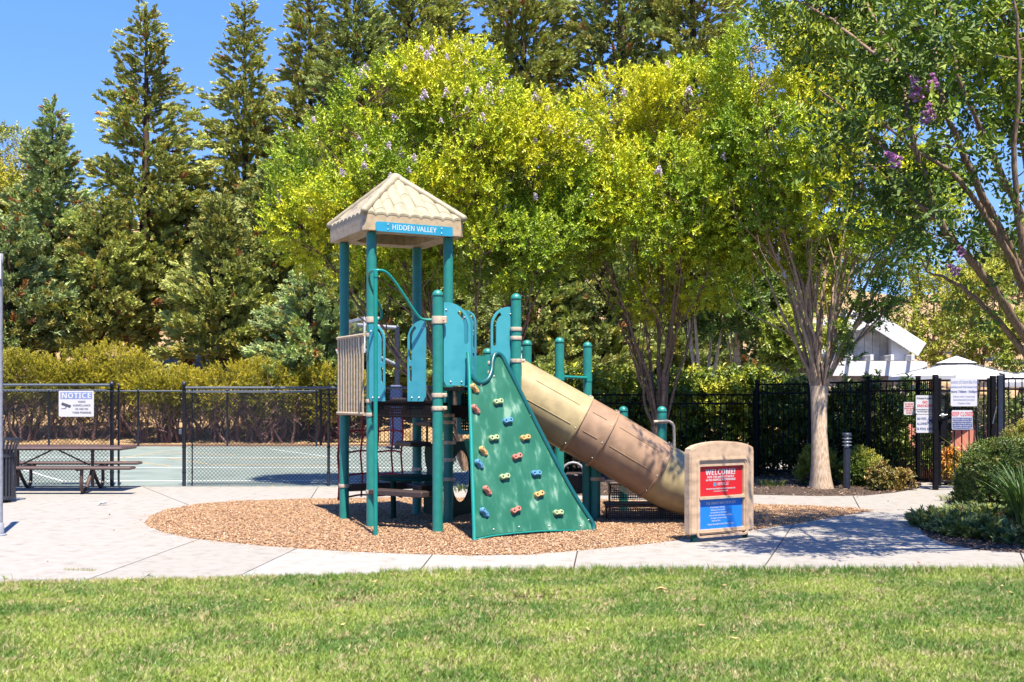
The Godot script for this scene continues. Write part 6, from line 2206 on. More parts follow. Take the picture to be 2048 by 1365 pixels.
func near_myrtle() -> void:
	var base := Vector3(5.62, 0, -11.1)
	var t := thing("crape_myrtle", "large dark green crape myrtle overhanging from the right edge with purple blossoms", "tree", base)
	var rng := RandomNumberGenerator.new()
	rng.seed = 201
	var limbs := []
	var paths := [
		PackedVector3Array([Vector3(5.571, 1.272, -11.000), Vector3(5.440, 1.675, -10.900), Vector3(5.026, 2.047, -10.700), Vector3(4.605, 2.433, -10.500), Vector3(4.186, 2.682, -10.300), Vector3(3.845, 2.768, -10.100)]),
		PackedVector3Array([Vector3(5.561, 1.423, -11.000), Vector3(5.281, 1.872, -10.800), Vector3(4.845, 2.347, -10.500), Vector3(4.493, 2.710, -10.300), Vector3(4.174, 2.957, -10.100), Vector3(3.927, 3.215, -10.000), Vector3(3.751, 3.621, -9.900), Vector3(3.569, 4.028, -9.800), Vector3(3.666, 4.695, -10.300), Vector3(3.637, 5.684, -11.200), Vector3(3.597, 6.309, -11.600)]),
		PackedVector3Array([Vector3(5.581, 1.575, -11.000), Vector3(5.256, 2.269, -10.800), Vector3(4.921, 2.903, -10.600), Vector3(4.561, 3.389, -10.400), Vector3(4.216, 3.916, -10.200), Vector3(3.989, 4.357, -10.100), Vector3(4.181, 5.241, -10.800), Vector3(4.476, 6.176, -11.400)]),
		PackedVector3Array([Vector3(5.652, 1.676, -11.100), Vector3(5.429, 2.634, -11.000), Vector3(5.110, 3.385, -10.900), Vector3(4.786, 3.953, -10.800), Vector3(4.444, 4.469, -10.600), Vector3(4.284, 4.979, -10.600), Vector3(4.219, 5.718, -10.500)]),
		PackedVector3Array([Vector3(5.734, 1.780, -11.200), Vector3(5.629, 2.922, -11.300), Vector3(5.422, 3.647, -11.300), Vector3(5.194, 4.503, -11.200), Vector3(5.066, 5.376, -11.200), Vector3(5.014, 6.147, -11.200)]),
		PackedVector3Array([Vector3(5.591, 1.575, -11.000), Vector3(5.038, 2.443, -10.500), Vector3(4.623, 2.980, -10.200), Vector3(4.248, 3.412, -10.000), Vector3(3.978, 3.666, -9.900), Vector3(3.623, 3.825, -9.800), Vector3(3.275, 4.069, -9.700)]),
		PackedVector3Array([Vector3(5.631, 1.575, -11.000), Vector3(4.847, 2.700, -10.200), Vector3(4.569, 3.712, -9.900), Vector3(4.521, 4.603, -9.700), Vector3(4.386, 5.365, -9.600)]),
		PackedVector3Array([Vector3(3.927, 3.215, -10.000), Vector3(3.697, 3.412, -10.000), Vector3(3.514, 3.779, -10.000), Vector3(3.193, 4.100, -10.000), Vector3(2.826, 4.421, -10.000)]),
		PackedVector3Array([Vector3(3.533, 4.479, -9.700), Vector3(3.416, 4.916, -10.400), Vector3(3.216, 5.530, -11.200), Vector3(2.880, 5.847, -11.500)])]
	var g := Geo.new()
	g.tube(PackedVector3Array([base + Vector3(0, -0.1, 0), base + Vector3(0, 0.1, 0), base + Vector3(0.01, 0.6, 0), base + Vector3(0, 1.3, 0), Vector3(5.616, 1.575, -11.050)]), PackedFloat32Array([0.22, 0.17, 0.145, 0.14, 0.13]), 16)
	obj("trunk", g, M.bark_myrtle, t)
	for i in paths.size():
		var path := spline(paths[i], 5)
		for q in range(2, path.size()):
			path[q] += Vector3(rng.randfn(), rng.randfn(), rng.randfn()) * 0.006
		limb_between(t, path, [0.052, 0.056, 0.060, 0.054, 0.052, 0.044, 0.042, 0.024, 0.020][i], 0.008, M.bark_myrtle, 9)
		limbs.append(path)
	var lobes := [
		lobe(Vector3(4.448, 5.458, -11.600), 1.0, 0.62, 1.0), lobe(Vector3(3.597, 5.511, -11.600), 0.75, 0.42, 0.9), lobe(Vector3(5.025, 5.130, -11.400), 0.8, 0.7, 1.0), lobe(Vector3(3.447, 5.937, -12.200), 0.7, 0.4, 0.8), lobe(Vector3(4.018, 4.559, -10.000), 0.7, 0.45, 0.5), lobe(Vector3(3.468, 4.834, -10.000), 0.5, 0.35, 0.5), lobe(Vector3(4.613, 5.039, -10.200), 0.5, 0.4, 0.5), lobe(Vector3(3.286, 4.207, -9.800), 0.55, 0.36, 0.5),
		lobe(Vector3(3.873, 3.986, -10.100), 0.5, 0.34, 0.6), lobe(Vector3(4.843, 4.153, -10.600), 0.45, 0.35, 0.5), lobe(Vector3(3.239, 3.733, -10.000), 0.46, 0.30, 0.5), lobe(Vector3(3.514, 3.228, -10.000), 0.46, 0.34, 0.5),
		lobe(Vector3(4.075, 3.355, -10.200), 0.5, 0.38, 0.5), lobe(Vector3(4.962, 3.293, -10.700), 0.3, 0.3, 0.4), lobe(Vector3(3.827, 2.851, -10.100), 0.30, 0.16, 0.3), lobe(Vector3(4.328, 2.474, -10.300), 0.28, 0.16, 0.3), lobe(Vector3(2.934, 5.862, -11.400), 0.6, 0.25, 0.6)]
	var off := [lobe(Vector3(5.864, 4.882, -10.600), 1.0, 1.1, 1.1), lobe(Vector3(5.140, 6.628, -11.600), 1.3, 0.6, 1.0), lobe(Vector3(3.767, 6.607, -11.800), 1.0, 0.5, 1.0), lobe(Vector3(2.664, 7.112, -12.200), 0.8, 0.45, 0.9), lobe(Vector3(6.010, 3.423, -10.600), 0.8, 0.7, 0.9)]
	var big := sprig_mesh(31, 12, 0.25, 0.070, 0.037, 1.15, true)
	var tones := [Color(0.060, 0.112, 0.010), Color(0.125, 0.195, 0.015), Color(0.29, 0.34, 0.026)]
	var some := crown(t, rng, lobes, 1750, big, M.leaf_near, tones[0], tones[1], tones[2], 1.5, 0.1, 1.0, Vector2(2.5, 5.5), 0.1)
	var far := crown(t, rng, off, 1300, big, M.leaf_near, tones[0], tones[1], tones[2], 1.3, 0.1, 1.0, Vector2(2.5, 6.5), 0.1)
	some.append_array(far)
	twigs_to(t, rng, limbs, some, 0.009, M.bark_myrtle)
	var bm := blossom_mesh(15, 0.24, 0.075, 60)
	var bs := blossom_mesh(16, 0.15, 0.07, 40)
	var spots := [[Vector3(3.554, 4.326, -9.600), bm, 1.05, 0.2], [Vector3(3.708, 4.374, -9.600), bs, 1.0, 0.0], [Vector3(3.673, 4.101, -9.600), bs, 1.15, -0.1], [Vector3(3.395, 3.722, -9.700), bs, 1.1, 0.8], [Vector3(4.055, 2.774, -10.000), bs, 0.8, 0.8], [Vector3(4.119, 2.944, -10.000), bs, 0.75, 0.3]]
	for s in spots:
		var o := inst("blossom", s[1], M.petal_purple, t, Transform3D(Basis(Vector3.BACK, s[3]).scaled(Vector3.ONE * s[2]), s[0]))
		o.set_meta("label", "purple blossom")


func shrub(called: String, label: String, category: String, base: Vector3, lobes: Array, count: int, mesh: Mesh, material: Material, tones: Array, seed_: int, stems := 0, stem_mat: Material = null, group := "", clump := 1.6, shell := 0.7, size := 1.0, spread := 1.0) -> Node3D:
	var t := thing(called, label, category, base, group)
	var rng := RandomNumberGenerator.new()
	rng.seed = seed_
	var lo := 1e9
	var hi := -1e9
	for l in lobes:
		lo = minf(lo, l[0].y - l[1].y)
		hi = maxf(hi, l[0].y + l[1].y)
	crown(t, rng, lobes, count, mesh, material, tones[0], tones[1], tones[2], clump, shell, size, Vector2(lo, hi), 0.5)
	for i in stems:
		var l: Array = lobes[i % lobes.size()]
		var goal: Vector3 = l[0] + l[1] * Vector3(rng.randf_range(-0.8, 0.8), rng.randf_range(-0.5, 0.4), rng.randf_range(-0.8, 0.8))
		var from := Vector3(lerpf(base.x, goal.x, 0.45 * spread) + rng.randfn() * 0.12, base.y - 0.05, lerpf(base.z, goal.z, 0.4) + rng.randfn() * 0.1)
		var path := bez(from, from + Vector3(rng.randfn() * 0.25, (goal.y - from.y) * 0.4, rng.randfn() * 0.2), goal + Vector3(rng.randfn() * 0.4, -(goal.y - from.y) * 0.35, 0), goal, 8)
		for q in range(1, 8):
			path[q] += Vector3(rng.randfn(), rng.randfn(), rng.randfn()) * 0.04
		limb_between(t, path, 0.035 * spread, 0.008, stem_mat, 6, "stem")
	return t


func understory(t: Node3D, rng: RandomNumberGenerator, lobes: Array, count: int, mesh: Mesh) -> void:  # bare reddish twigs under the leaves
	var k := Copies.new()
	for i in count:
		var s := in_lobes(rng, lobes, 0.2)
		var c := Color(0.26, 0.15, 0.125).lerp(Color(0.46, 0.31, 0.26), rng.randf())
		if rng.randf() < 0.22:
			c = Color(0.22, 0.21, 0.05)
		k.add(toward(Vector3(rng.randfn() * 0.7, 0.7 + rng.randf(), rng.randfn() * 0.7), rng.randf() * TAU).scaled_local(Vector3.ONE * rng.randf_range(0.7, 1.5)), s[0], c)
	many("bare_twigs", k, mesh, M.chip, t)


func build_planting() -> void:
	M.petal.vertex_color_use_as_albedo = true
	var pp := leafy("petal_purple", 0.7, Color(0.6, 0.5, 0.6))
	pp.albedo_color = Color(0.70, 0.38, 0.66).linear_to_srgb()
	var olive := sprig_mesh(41, 22, 0.24, 0.055, 0.024, 0.65)
	var grp := "olive shrubs along the back fence"
	var bare := needle_spray(46, 9, 0.55, 0.014, 0.7, 1.0)
	var tones := [Color(0.17, 0.16, 0.014), Color(0.36, 0.32, 0.02), Color(0.48, 0.39, 0.026)]
	var specs := [
		["olive mounded shrub at the far left behind the court", 40, 37.6, [[20, 752, 1.7, 0.75], [70, 762, 1.4, 0.7]], 1500],
		["largest olive mounded shrub, behind the blue topped notice", 190, 37.8, [[150, 752, 1.4, 0.8], [215, 738, 1.6, 0.75], [262, 757, 1.2, 0.65], [190, 775, 1.8, 0.5]], 2700],
		["yellow-olive shrub behind the court opening, at the foot of the tall conifer's bare trunk", 335, 37.2, [[310, 778, 1.1, 0.5], [352, 772, 1.0, 0.55]], 1300],
		["olive shrub right of the opening post at the back of the court", 440, 37.4, [[410, 772, 1.2, 0.55], [470, 766, 1.2, 0.6], [440, 800, 1.2, 0.4]], 1700],
		["olive shrub with dark twisted stems near the back corner of the court", 545, 37.3, [[520, 762, 1.0, 0.6], [575, 770, 0.9, 0.6], [550, 800, 1.1, 0.5]], 1600],
		["dark olive shrub at the back corner, left of the roofed tower", 645, 37.6, [[640, 772, 1.1, 0.65], [690, 780, 1.0, 0.6], [660, 815, 1.2, 0.5]], 1400]]
	for i in specs.size():
		var s: Array = specs[i]
		var lobes := []
		for l in s[3]:
			var zz: float = s[2]
			lobes.append(lobe(Vector3((l[0] - 1024.0) * zz / 2180.0, 1.6 + (795.0 - l[1]) * zz / 2180.0, -zz), l[2], l[3], 0.9))
			# thin lower skirt
			lobes.append(lobe(Vector3((l[0] - 1024.0) * zz / 2180.0, 1.25, -zz - 0.1), l[2] * 0.7, 0.35, 0.3))
		var mz := shrub("manzanita_shrub", s[0], "shrub", Vector3((s[1] - 1024.0) * s[2] / 2180.0, 0, -s[2]), lobes, int(s[4] * 1.35), olive, M.leaf_myrtle, tones, 300 + i, 26, M.stem_red, grp, 0.9, 0.75, 1.0, 1.5)
		var under := []
		for l in s[3]:
			under.append(lobe(Vector3((l[0] - 1024.0) * s[2] / 2180.0, 0.85, -s[2]), l[2] * 0.95, 0.75, 0.5))
		var urng := RandomNumberGenerator.new()
		urng.seed = 390 + i
		understory(mz, urng, under, s[4] / 9, bare)
	# broad hedge behind the black fence
	var broad := sprig_mesh(43, 12, 0.20, 0.095, 0.045, 1.0)
	var ht := [Color(0.055, 0.11, 0.014), Color(0.17, 0.24, 0.022), Color(0.46, 0.44, 0.03)]
	var lob := []
	for i in 12:
		lob.append(lobe(Vector3(1.0 + i * 0.42, 1.07 + 0.06 * sin(i * 2.1), -23.55 - 0.1 * cos(i * 1.7)), 0.42, 1.06, 0.6))
	shrub("hedge", "long yellow-topped hedge behind the black fence, right of the tube slide", "hedge", Vector3(3.2, 0, -23.2), lob, 5200, broad, M.leaf_hedge, ht, 330, 8, M.bark_grey, "", 1.6, 0.6, 1.0, 0.3)
	lob = []
	for i in 6:
		var f := i / 5.0
		lob.append(lobe(Vector3(lerpf(5.6, 7.6, f), 0.95 + 0.05 * sin(i * 2.0), lerpf(-22.9, -20.95, f)), 0.42, 0.92, 0.5))
	shrub("hedge", "dark hedge behind the black fence between pale trunk and gate", "hedge", Vector3(6.6, 0, -21.9), lob, 2300, broad, M.leaf_hedge, [ht[0], Color(0.07, 0.12, 0.015), Color(0.16, 0.2, 0.02)], 331, 4, M.bark_grey, "", 1.6, 0.6, 1.0, 0.3)
	lob = []
	for i in 6:
		lob.append(lobe(Vector3(8.7 + i * 0.7, 0.8, -26.6), 0.5, 0.8, 0.5))
	shrub("hedge", "pale green hedge at the back of the pool deck, seen through the gate", "hedge", Vector3(10.5, 0, -26.6), lob, 1800, broad, M.leaf_hedge, [Color(0.08, 0.12, 0.03), Color(0.2, 0.24, 0.06), Color(0.33, 0.32, 0.1)], 332, 3, M.bark_grey, "", 1.6, 0.6)
	# rounded shrubs under the fence
	var fine := sprig_mesh(44, 16, 0.10, 0.034, 0.016, 0.8)
	var st := [Color(0.07, 0.12, 0.015), Color(0.18, 0.23, 0.025), Color(0.34, 0.32, 0.035)]
	shrub("rounded_shrub", "rounded olive-green shrub left of the pale tree trunk", "shrub", Vector3(5.643, 1.600, -20.100) * Vector3(1, 0, 1), [lobe(Vector3(5.643, 0.309, -20.100), 0.27, 0.36, 0.28), lobe(Vector3(5.514, 0.217, -20.100), 0.2, 0.25, 0.22)], 1300, fine, M.leaf_hedge, st, 340, 4, M.bark_grey, "", 3.0)
	shrub("rounded_shrub", "rounded olive-green shrub right of the bollard light", "shrub", Vector3(6.376, 1.600, -19.800) * Vector3(1, 0, 1), [lobe(Vector3(6.358, 0.301, -19.800), 0.28, 0.32, 0.28), lobe(Vector3(6.212, 0.210, -19.800), 0.2, 0.24, 0.2)], 1300, fine, M.leaf_hedge, st, 341, 4, M.bark_grey, "", 3.0)
	shrub("nandina_shrub", "low shrub with pink and orange leaves at the foot of the gate fence", "shrub", Vector3(6.554, 1.600, -18.900) * Vector3(1, 0, 1), [lobe(Vector3(6.416, 0.152, -18.900), 0.20, 0.18, 0.2), lobe(Vector3(6.693, 0.126, -18.900), 0.19, 0.15, 0.2), lobe(Vector3(6.433, 0.300, -18.900), 0.1, 0.1, 0.1)], 520, broad, M.leaf_hedge, [Color(0.16, 0.14, 0.03), Color(0.38, 0.24, 0.06), Color(0.55, 0.26, 0.16)], 342, 5, M.stem_red, "", 3.0, 0.5, 0.55)
	shrub("nandina_shrub", "orange and yellow shrub just inside the pool gate", "shrub", Vector3(8.042, 1.600, -19.900) * Vector3(1, 0, 1), [lobe(Vector3(8.015, 0.276, -19.900), 0.15, 0.32, 0.15), lobe(Vector3(8.106, 0.139, -19.900), 0.14, 0.2, 0.15)], 420, broad, M.leaf_hedge, [Color(0.2, 0.16, 0.03), Color(0.5, 0.3, 0.04), Color(0.6, 0.22, 0.04)], 343, 5, M.stem_red, "", 3.0, 0.5, 0.6)
	shrub("nandina_shrub", "pinkish shrub behind the gate's fixed side panel", "shrub", Vector3(7.767, 1.600, -20.800) * Vector3(1, 0, 1), [lobe(Vector3(7.748, 0.312, -20.800), 0.22, 0.25, 0.2), lobe(Vector3(7.977, 0.169, -20.800), 0.16, 0.2, 0.2)], 360, broad, M.leaf_hedge, [Color(0.1, 0.1, 0.03), Color(0.3, 0.2, 0.07), Color(0.5, 0.22, 0.16)], 344, 5, M.stem_red, "", 3.0, 0.5, 0.6)
	# clipped hedge blocks at the right
	clipped("clipped_hedge", "tall clipped dark hedge block at the right edge of the picture", Vector3(7.127, 1.600, -15.600) * Vector3(1, 0, 1) + Vector3(0.12, 0, -0.3), Vector3(0.98, 0.86, 0.85), 3300, 350, fine)
	clipped("clipped_hedge", "lower clipped hedge block just left of the tall one, by the gate path", Vector3(6.924, 1.600, -16.300) * Vector3(1, 0, 1), Vector3(0.34, 0.55, 0.45), 1200, 351, fine)
	yellow_shrub(fine)
	grass_clumps()
	junipers()


func yellow_shrub(fine: Mesh) -> void:
	shrub("rounded_shrub", "yellow-green shrub behind the tall clipped hedge at the right edge", "shrub", Vector3(8.095, 1.600, -17.200) * Vector3(1, 0, 1), [lobe(Vector3(8.095, 0.772, -17.200), 0.3, 0.4, 0.3)], 700, fine, M.leaf_hedge, [Color(0.1, 0.13, 0.02), Color(0.25, 0.26, 0.03), Color(0.42, 0.34, 0.05)], 346, 4, M.bark_grey, "", 3.0)


func clipped(called: String, label: String, at: Vector3, size: Vector3, count: int, seed_: int, mesh: Mesh) -> void:
	var t := thing(called, label, "hedge", at)
	var rng := RandomNumberGenerator.new()
	rng.seed = seed_
	var k := Copies.new()
	var nz := noise(seed_, 2.2, 2)
	while k.count < count:
		var d := Vector3(rng.randf_range(-1, 1), rng.randf_range(-1, 1), rng.randf_range(-1, 1))
		var m := d.abs().max_axis_index()
		var out := Vector3.ZERO
		out[m] = signf(d[m])
		d[m] = signf(d[m]) * (1.0 - 0.25 * pow(rng.randf(), 2.0))
		var s := d.length()
		d *= lerpf(1.0, 1.0 / maxf(1.0, s * 0.83), 0.6)
		var p := at + Vector3(0, size.y * 0.5, 0) + d * size * 0.5
		p += out * nz.get_noise_3dv(p) * 0.06
		if p.y < 0.02:
			continue
		var dir := (out + Vector3.UP * 0.35 + Vector3(rng.randfn(), rng.randfn(), rng.randfn()) * 0.6).normalized()
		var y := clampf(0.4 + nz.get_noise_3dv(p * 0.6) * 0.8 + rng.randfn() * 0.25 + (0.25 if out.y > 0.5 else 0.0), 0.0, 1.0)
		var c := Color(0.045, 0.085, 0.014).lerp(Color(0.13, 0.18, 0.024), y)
		if rng.randf() < 0.06:
			c = Color(0.22, 0.19, 0.05)
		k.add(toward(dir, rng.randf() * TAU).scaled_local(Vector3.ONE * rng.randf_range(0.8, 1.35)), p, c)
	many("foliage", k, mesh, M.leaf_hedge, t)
	for i in 7:
		var q := at + Vector3(rng.randf_range(-0.4, 0.4) * size.x, 0, rng.randf_range(-0.3, 0.3) * size.z)
		limb_between(t, PackedVector3Array([q, q + Vector3(rng.randfn() * 0.05, size.y * 0.5, 0), q + Vector3(rng.randfn() * 0.12, size.y * 0.9, 0.05)]), 0.014, 0.005, M.bark_grey, 5, "stem")


func blade_clump(called: String, label: String, at: Vector3, h: float, r: float, count: int, seed_: int, dark: Color, light: Color, w := 0.012, lean := 0.6) -> void:
	var t := thing(called, label, "plant", at)
	var rng := RandomNumberGenerator.new()
	rng.seed = seed_
	var g := Geo.new()
	g.tinted = true
	for i in count:
		var az := rng.randf() * TAU
		var b := at + Vector3(cos(az), 0, sin(az)) * r * 0.25 * sqrt(rng.randf())
		var out := Vector3(cos(az), 0, sin(az)) * lean * rng.randf_range(0.15, 1.1)
		var l := h * rng.randf_range(0.6, 1.1)
		var side := Vector3(-sin(az), 0, cos(az)).rotated(Vector3.UP, rng.randfn() * 0.6) * w * 0.5
		g.col = dark.lerp(light, pow(rng.randf(), 1.4))
		var prev := b
		var pw := 1.0
		for s in 5:
			var f := (s + 1) / 5.0
			var p := b + Vector3.UP * l * (f - 0.28 * lean * f * f * f) + out * l * f * f
			var cw := 1.0 - f * f * 0.97
			g.quad(prev - side * pw, prev + side * pw, p + side * cw, p - side * cw, out.cross(side) + Vector3(0.01, 0.3, 0.2))
			prev = p
			pw = cw
	var o := obj("blades", g, M.blade, t)
	o.set_meta("kind", "stuff")


func grass_clumps() -> void:
	blade_clump("strap_leaf_plant", "tall clump of green strap leaves at the right edge in front of the clipped hedge", Vector3(6.400, 0, -13.572), 0.95, 0.5, 230, 361, Color(0.03, 0.075, 0.015), Color(0.12, 0.20, 0.04), 0.02, 0.75)
	blade_clump("strap_leaf_plant", "fine yellow-green strap leaves above the low hedge beside the gate", Vector3(7.491, 1.600, -17.300) * Vector3(1, 0, 1), 1.1, 0.5, 130, 362, Color(0.1, 0.14, 0.02), Color(0.30, 0.32, 0.06), 0.014, 0.5)
	blade_clump("strap_leaf_plant", "short weedy grass at the corner of the gate path", Vector3(6.831, 0, -16.769), 0.14, 0.9, 130, 363, Color(0.07, 0.1, 0.02), Color(0.28, 0.27, 0.06), 0.012, 1.0)
	blade_clump("strap_leaf_plant", "short grassy tuft left of the pale tree trunk", Vector3(4.710, 0, -19.706), 0.16, 1.0, 110, 364, Color(0.06, 0.1, 0.02), Color(0.2, 0.22, 0.05), 0.012, 1.0)
	blade_clump("strap_leaf_plant", "bright green shoots among the low junipers by the path", Vector3(5.523, 0, -13.364), 0.30, 0.3, 26, 365, Color(0.1, 0.17, 0.03), Color(0.25, 0.34, 0.08), 0.012, 0.5)
	blade_clump("strap_leaf_plant", "green leafy plants in the shade behind the climbing wall", Vector3(-0.847, 0, -18.652), 0.16, 1.6, 60, 366, Color(0.03, 0.06, 0.015), Color(0.08, 0.11, 0.025), 0.016, 1.0)


func junipers() -> void:
	var jm := needle_spray(51, 22, 0.22, 0.012, 0.8, 1.0)
	var bed := bed_low()
	var labels := ["grey-green juniper spreading over the bed nearest the path corner", "grey-green juniper mat along the front of the right bed", "dark juniper mat under the clipped hedge at the right", "juniper mat at the right edge below the strap leaves"]
	var mids := [Vector3(5.360, 0, -13.572), Vector3(5.379, 0, -12.871), Vector3(6.145, 0, -14.237), Vector3(5.659, 0, -12.325)]
	for i in 4:
		var rng := RandomNumberGenerator.new()
		rng.seed = 380 + i
		var t := thing("juniper", labels[i], "ground cover", mids[i], "junipers in the right bed")
		var k := Copies.new()
		var want: int = [430, 420, 470, 200][i]
		var tries := 0
		while k.count < want and tries < 6000:
			tries += 1
			var a := rng.randf() * TAU
			var r := sqrt(rng.randf())
			var p: Vector3 = mids[i] + Vector3(cos(a) * 0.31, 0, sin(a) * 0.66) * r
			if not inside(Vector2(p.x, p.z), bed):
				continue
			p.y = 0.01 + 0.09 * (1.0 - r * r) * rng.randf()
			var dir := Vector3(cos(a) * 0.9 + rng.randfn() * 0.5, 0.25 + rng.randf() * 0.4, sin(a) * 0.9 + rng.randfn() * 0.5)
			var c := Color(0.075, 0.115, 0.035).lerp(Color(0.22, 0.28, 0.085), pow(rng.randf(), 1.5))
			if rng.randf() < 0.12:
				c = Color(0.24, 0.27, 0.05)
			elif rng.randf() < 0.05:
				c = Color(0.3, 0.2, 0.1)
			k.add(toward(dir, rng.randf() * TAU).scaled_local(Vector3.ONE * rng.randf_range(0.6, 1.2)), p, c)
		many("foliage", k, jm, M.needle, t)


func conifer(called: String, label: String, px_x: float, z: float, tip: float, half: float, low: float, count: int, seed_: int, tone: Color, trunk_r: float, sparse := 0.0, group := "", pointed := 0.72) -> void:
	var base := Vector3(px_x, terrain(px_x, -z), -z)
	var t := thing(called, label, "tree", base, group)
	var rng := RandomNumberGenerator.new()
	rng.seed = seed_
	var h := tip - base.y
	var g := Geo.new()
	var path := PackedVector3Array()
	for i in 12:
		var f := i / 11.0
		path.append(base + Vector3(sin(f * 4.0 + seed_) * 0.06, -0.3 + (h + 0.2) * f, cos(f * 3.0 + seed_) * 0.06))
	var rad := PackedFloat32Array()
	for i in 12:
		rad.append(trunk_r * (1.0 - i / 11.5) + 0.012 + trunk_r * 0.5 * pow(1.0 - i / 11.0, 8.0))
	g.tube(path, rad, 12)
	obj("trunk", g, M.bark_dark, t)
	var k := Copies.new()
	var br := Geo.new()
	var y := low
	var az := rng.randf() * TAU
	var span := tip - low
	var branches := int(span / 0.095)
	var tone_n := noise(seed_, 0.25, 2)
	var shape_n := noise(seed_ + 50, 0.55, 2)
	for b in branches:
		var f := (b + rng.randf()) / branches
		y = low + span * f
		az += 2.4 + rng.randfn() * 0.5
		# a cone with a rounded foot and ragged length
		var prof := pow(1.0 - f, pointed) * (0.62 + 0.38 * smoothstep(0.0, 0.15, f)) * (1.0 + 0.28 * shape_n.get_noise_2d(az * 0.9, f * span * 1.2))
		var l := half * prof * rng.randf_range(0.62, 1.18) + 0.12
		if rng.randf() < sparse:
			continue
		var out := Vector3(cos(az), 0, sin(az))
		var rise := lerpf(-0.22, 0.75, pow(f, 1.3)) + rng.randfn() * 0.08
		var a := base + Vector3(0, y - base.y, 0)
		var tipp := a + out * l + Vector3(0, l * rise, 0)
		var mid := a + out * l * 0.5 + Vector3(0, l * (rise * 0.5 - 0.06), 0)
		if l > 0.5:
			br.tube(PackedVector3Array([a, mid, tipp]), PackedFloat32Array([0.028, 0.016, 0.005]), 3, false)
		var sprays := int(ceilf(l * count * 2.0))
		for s in sprays:
			var u := pow((s + rng.randf()) / sprays, 0.75)
			if u < 0.18 and l > 1.0:
				continue
			var p := a.bezier_interpolate(a.lerp(mid, 0.7), mid, tipp, u)
			var wide := l * 0.26 * (1.05 - u * 0.7)
			var side := Vector3(-out.z, 0, out.x) * rng.randfn() * wide
			p += side + Vector3(0, rng.randfn() * 0.17, 0)
			var d := out * (0.7 + u) + side.normalized() * 0.6 * rng.randf() + Vector3(0, 0.55 + rng.randfn() * 0.4, 0)
			var w := clampf(0.5 + tone_n.get_noise_3dv(p) * 0.8 + rng.randfn() * 0.2, 0.0, 1.0)
			var c := tone * lerpf(0.65, 1.35, w)
			var q := rng.randf()
			if q < 0.025:
				c = Color(0.38, 0.19, 0.075)
			elif q < 0.22:
				c = c.lerp(Color(0.40, 0.33, 0.06), 0.6)
			k.add(toward(d, rng.randf() * TAU).scaled_local(Vector3.ONE * rng.randf_range(0.7, 1.25) * lerpf(1.05, 0.55, f * f)), p, c)
	for s in 14:  # the leader
		var p := base + Vector3(0, h - s * 0.10, 0)
		k.add(toward(Vector3(rng.randfn() * 0.4, 1, rng.randfn() * 0.4), rng.randf() * TAU).scaled_local(Vector3.ONE * (0.35 + s * 0.03)), p, tone)
	many("crown", k, spray_mesh, M.needle, t)
	var o := obj("branches", br, M.bark_dark, t)
	o.set_meta("kind", "stuff")


var spray_mesh: Mesh


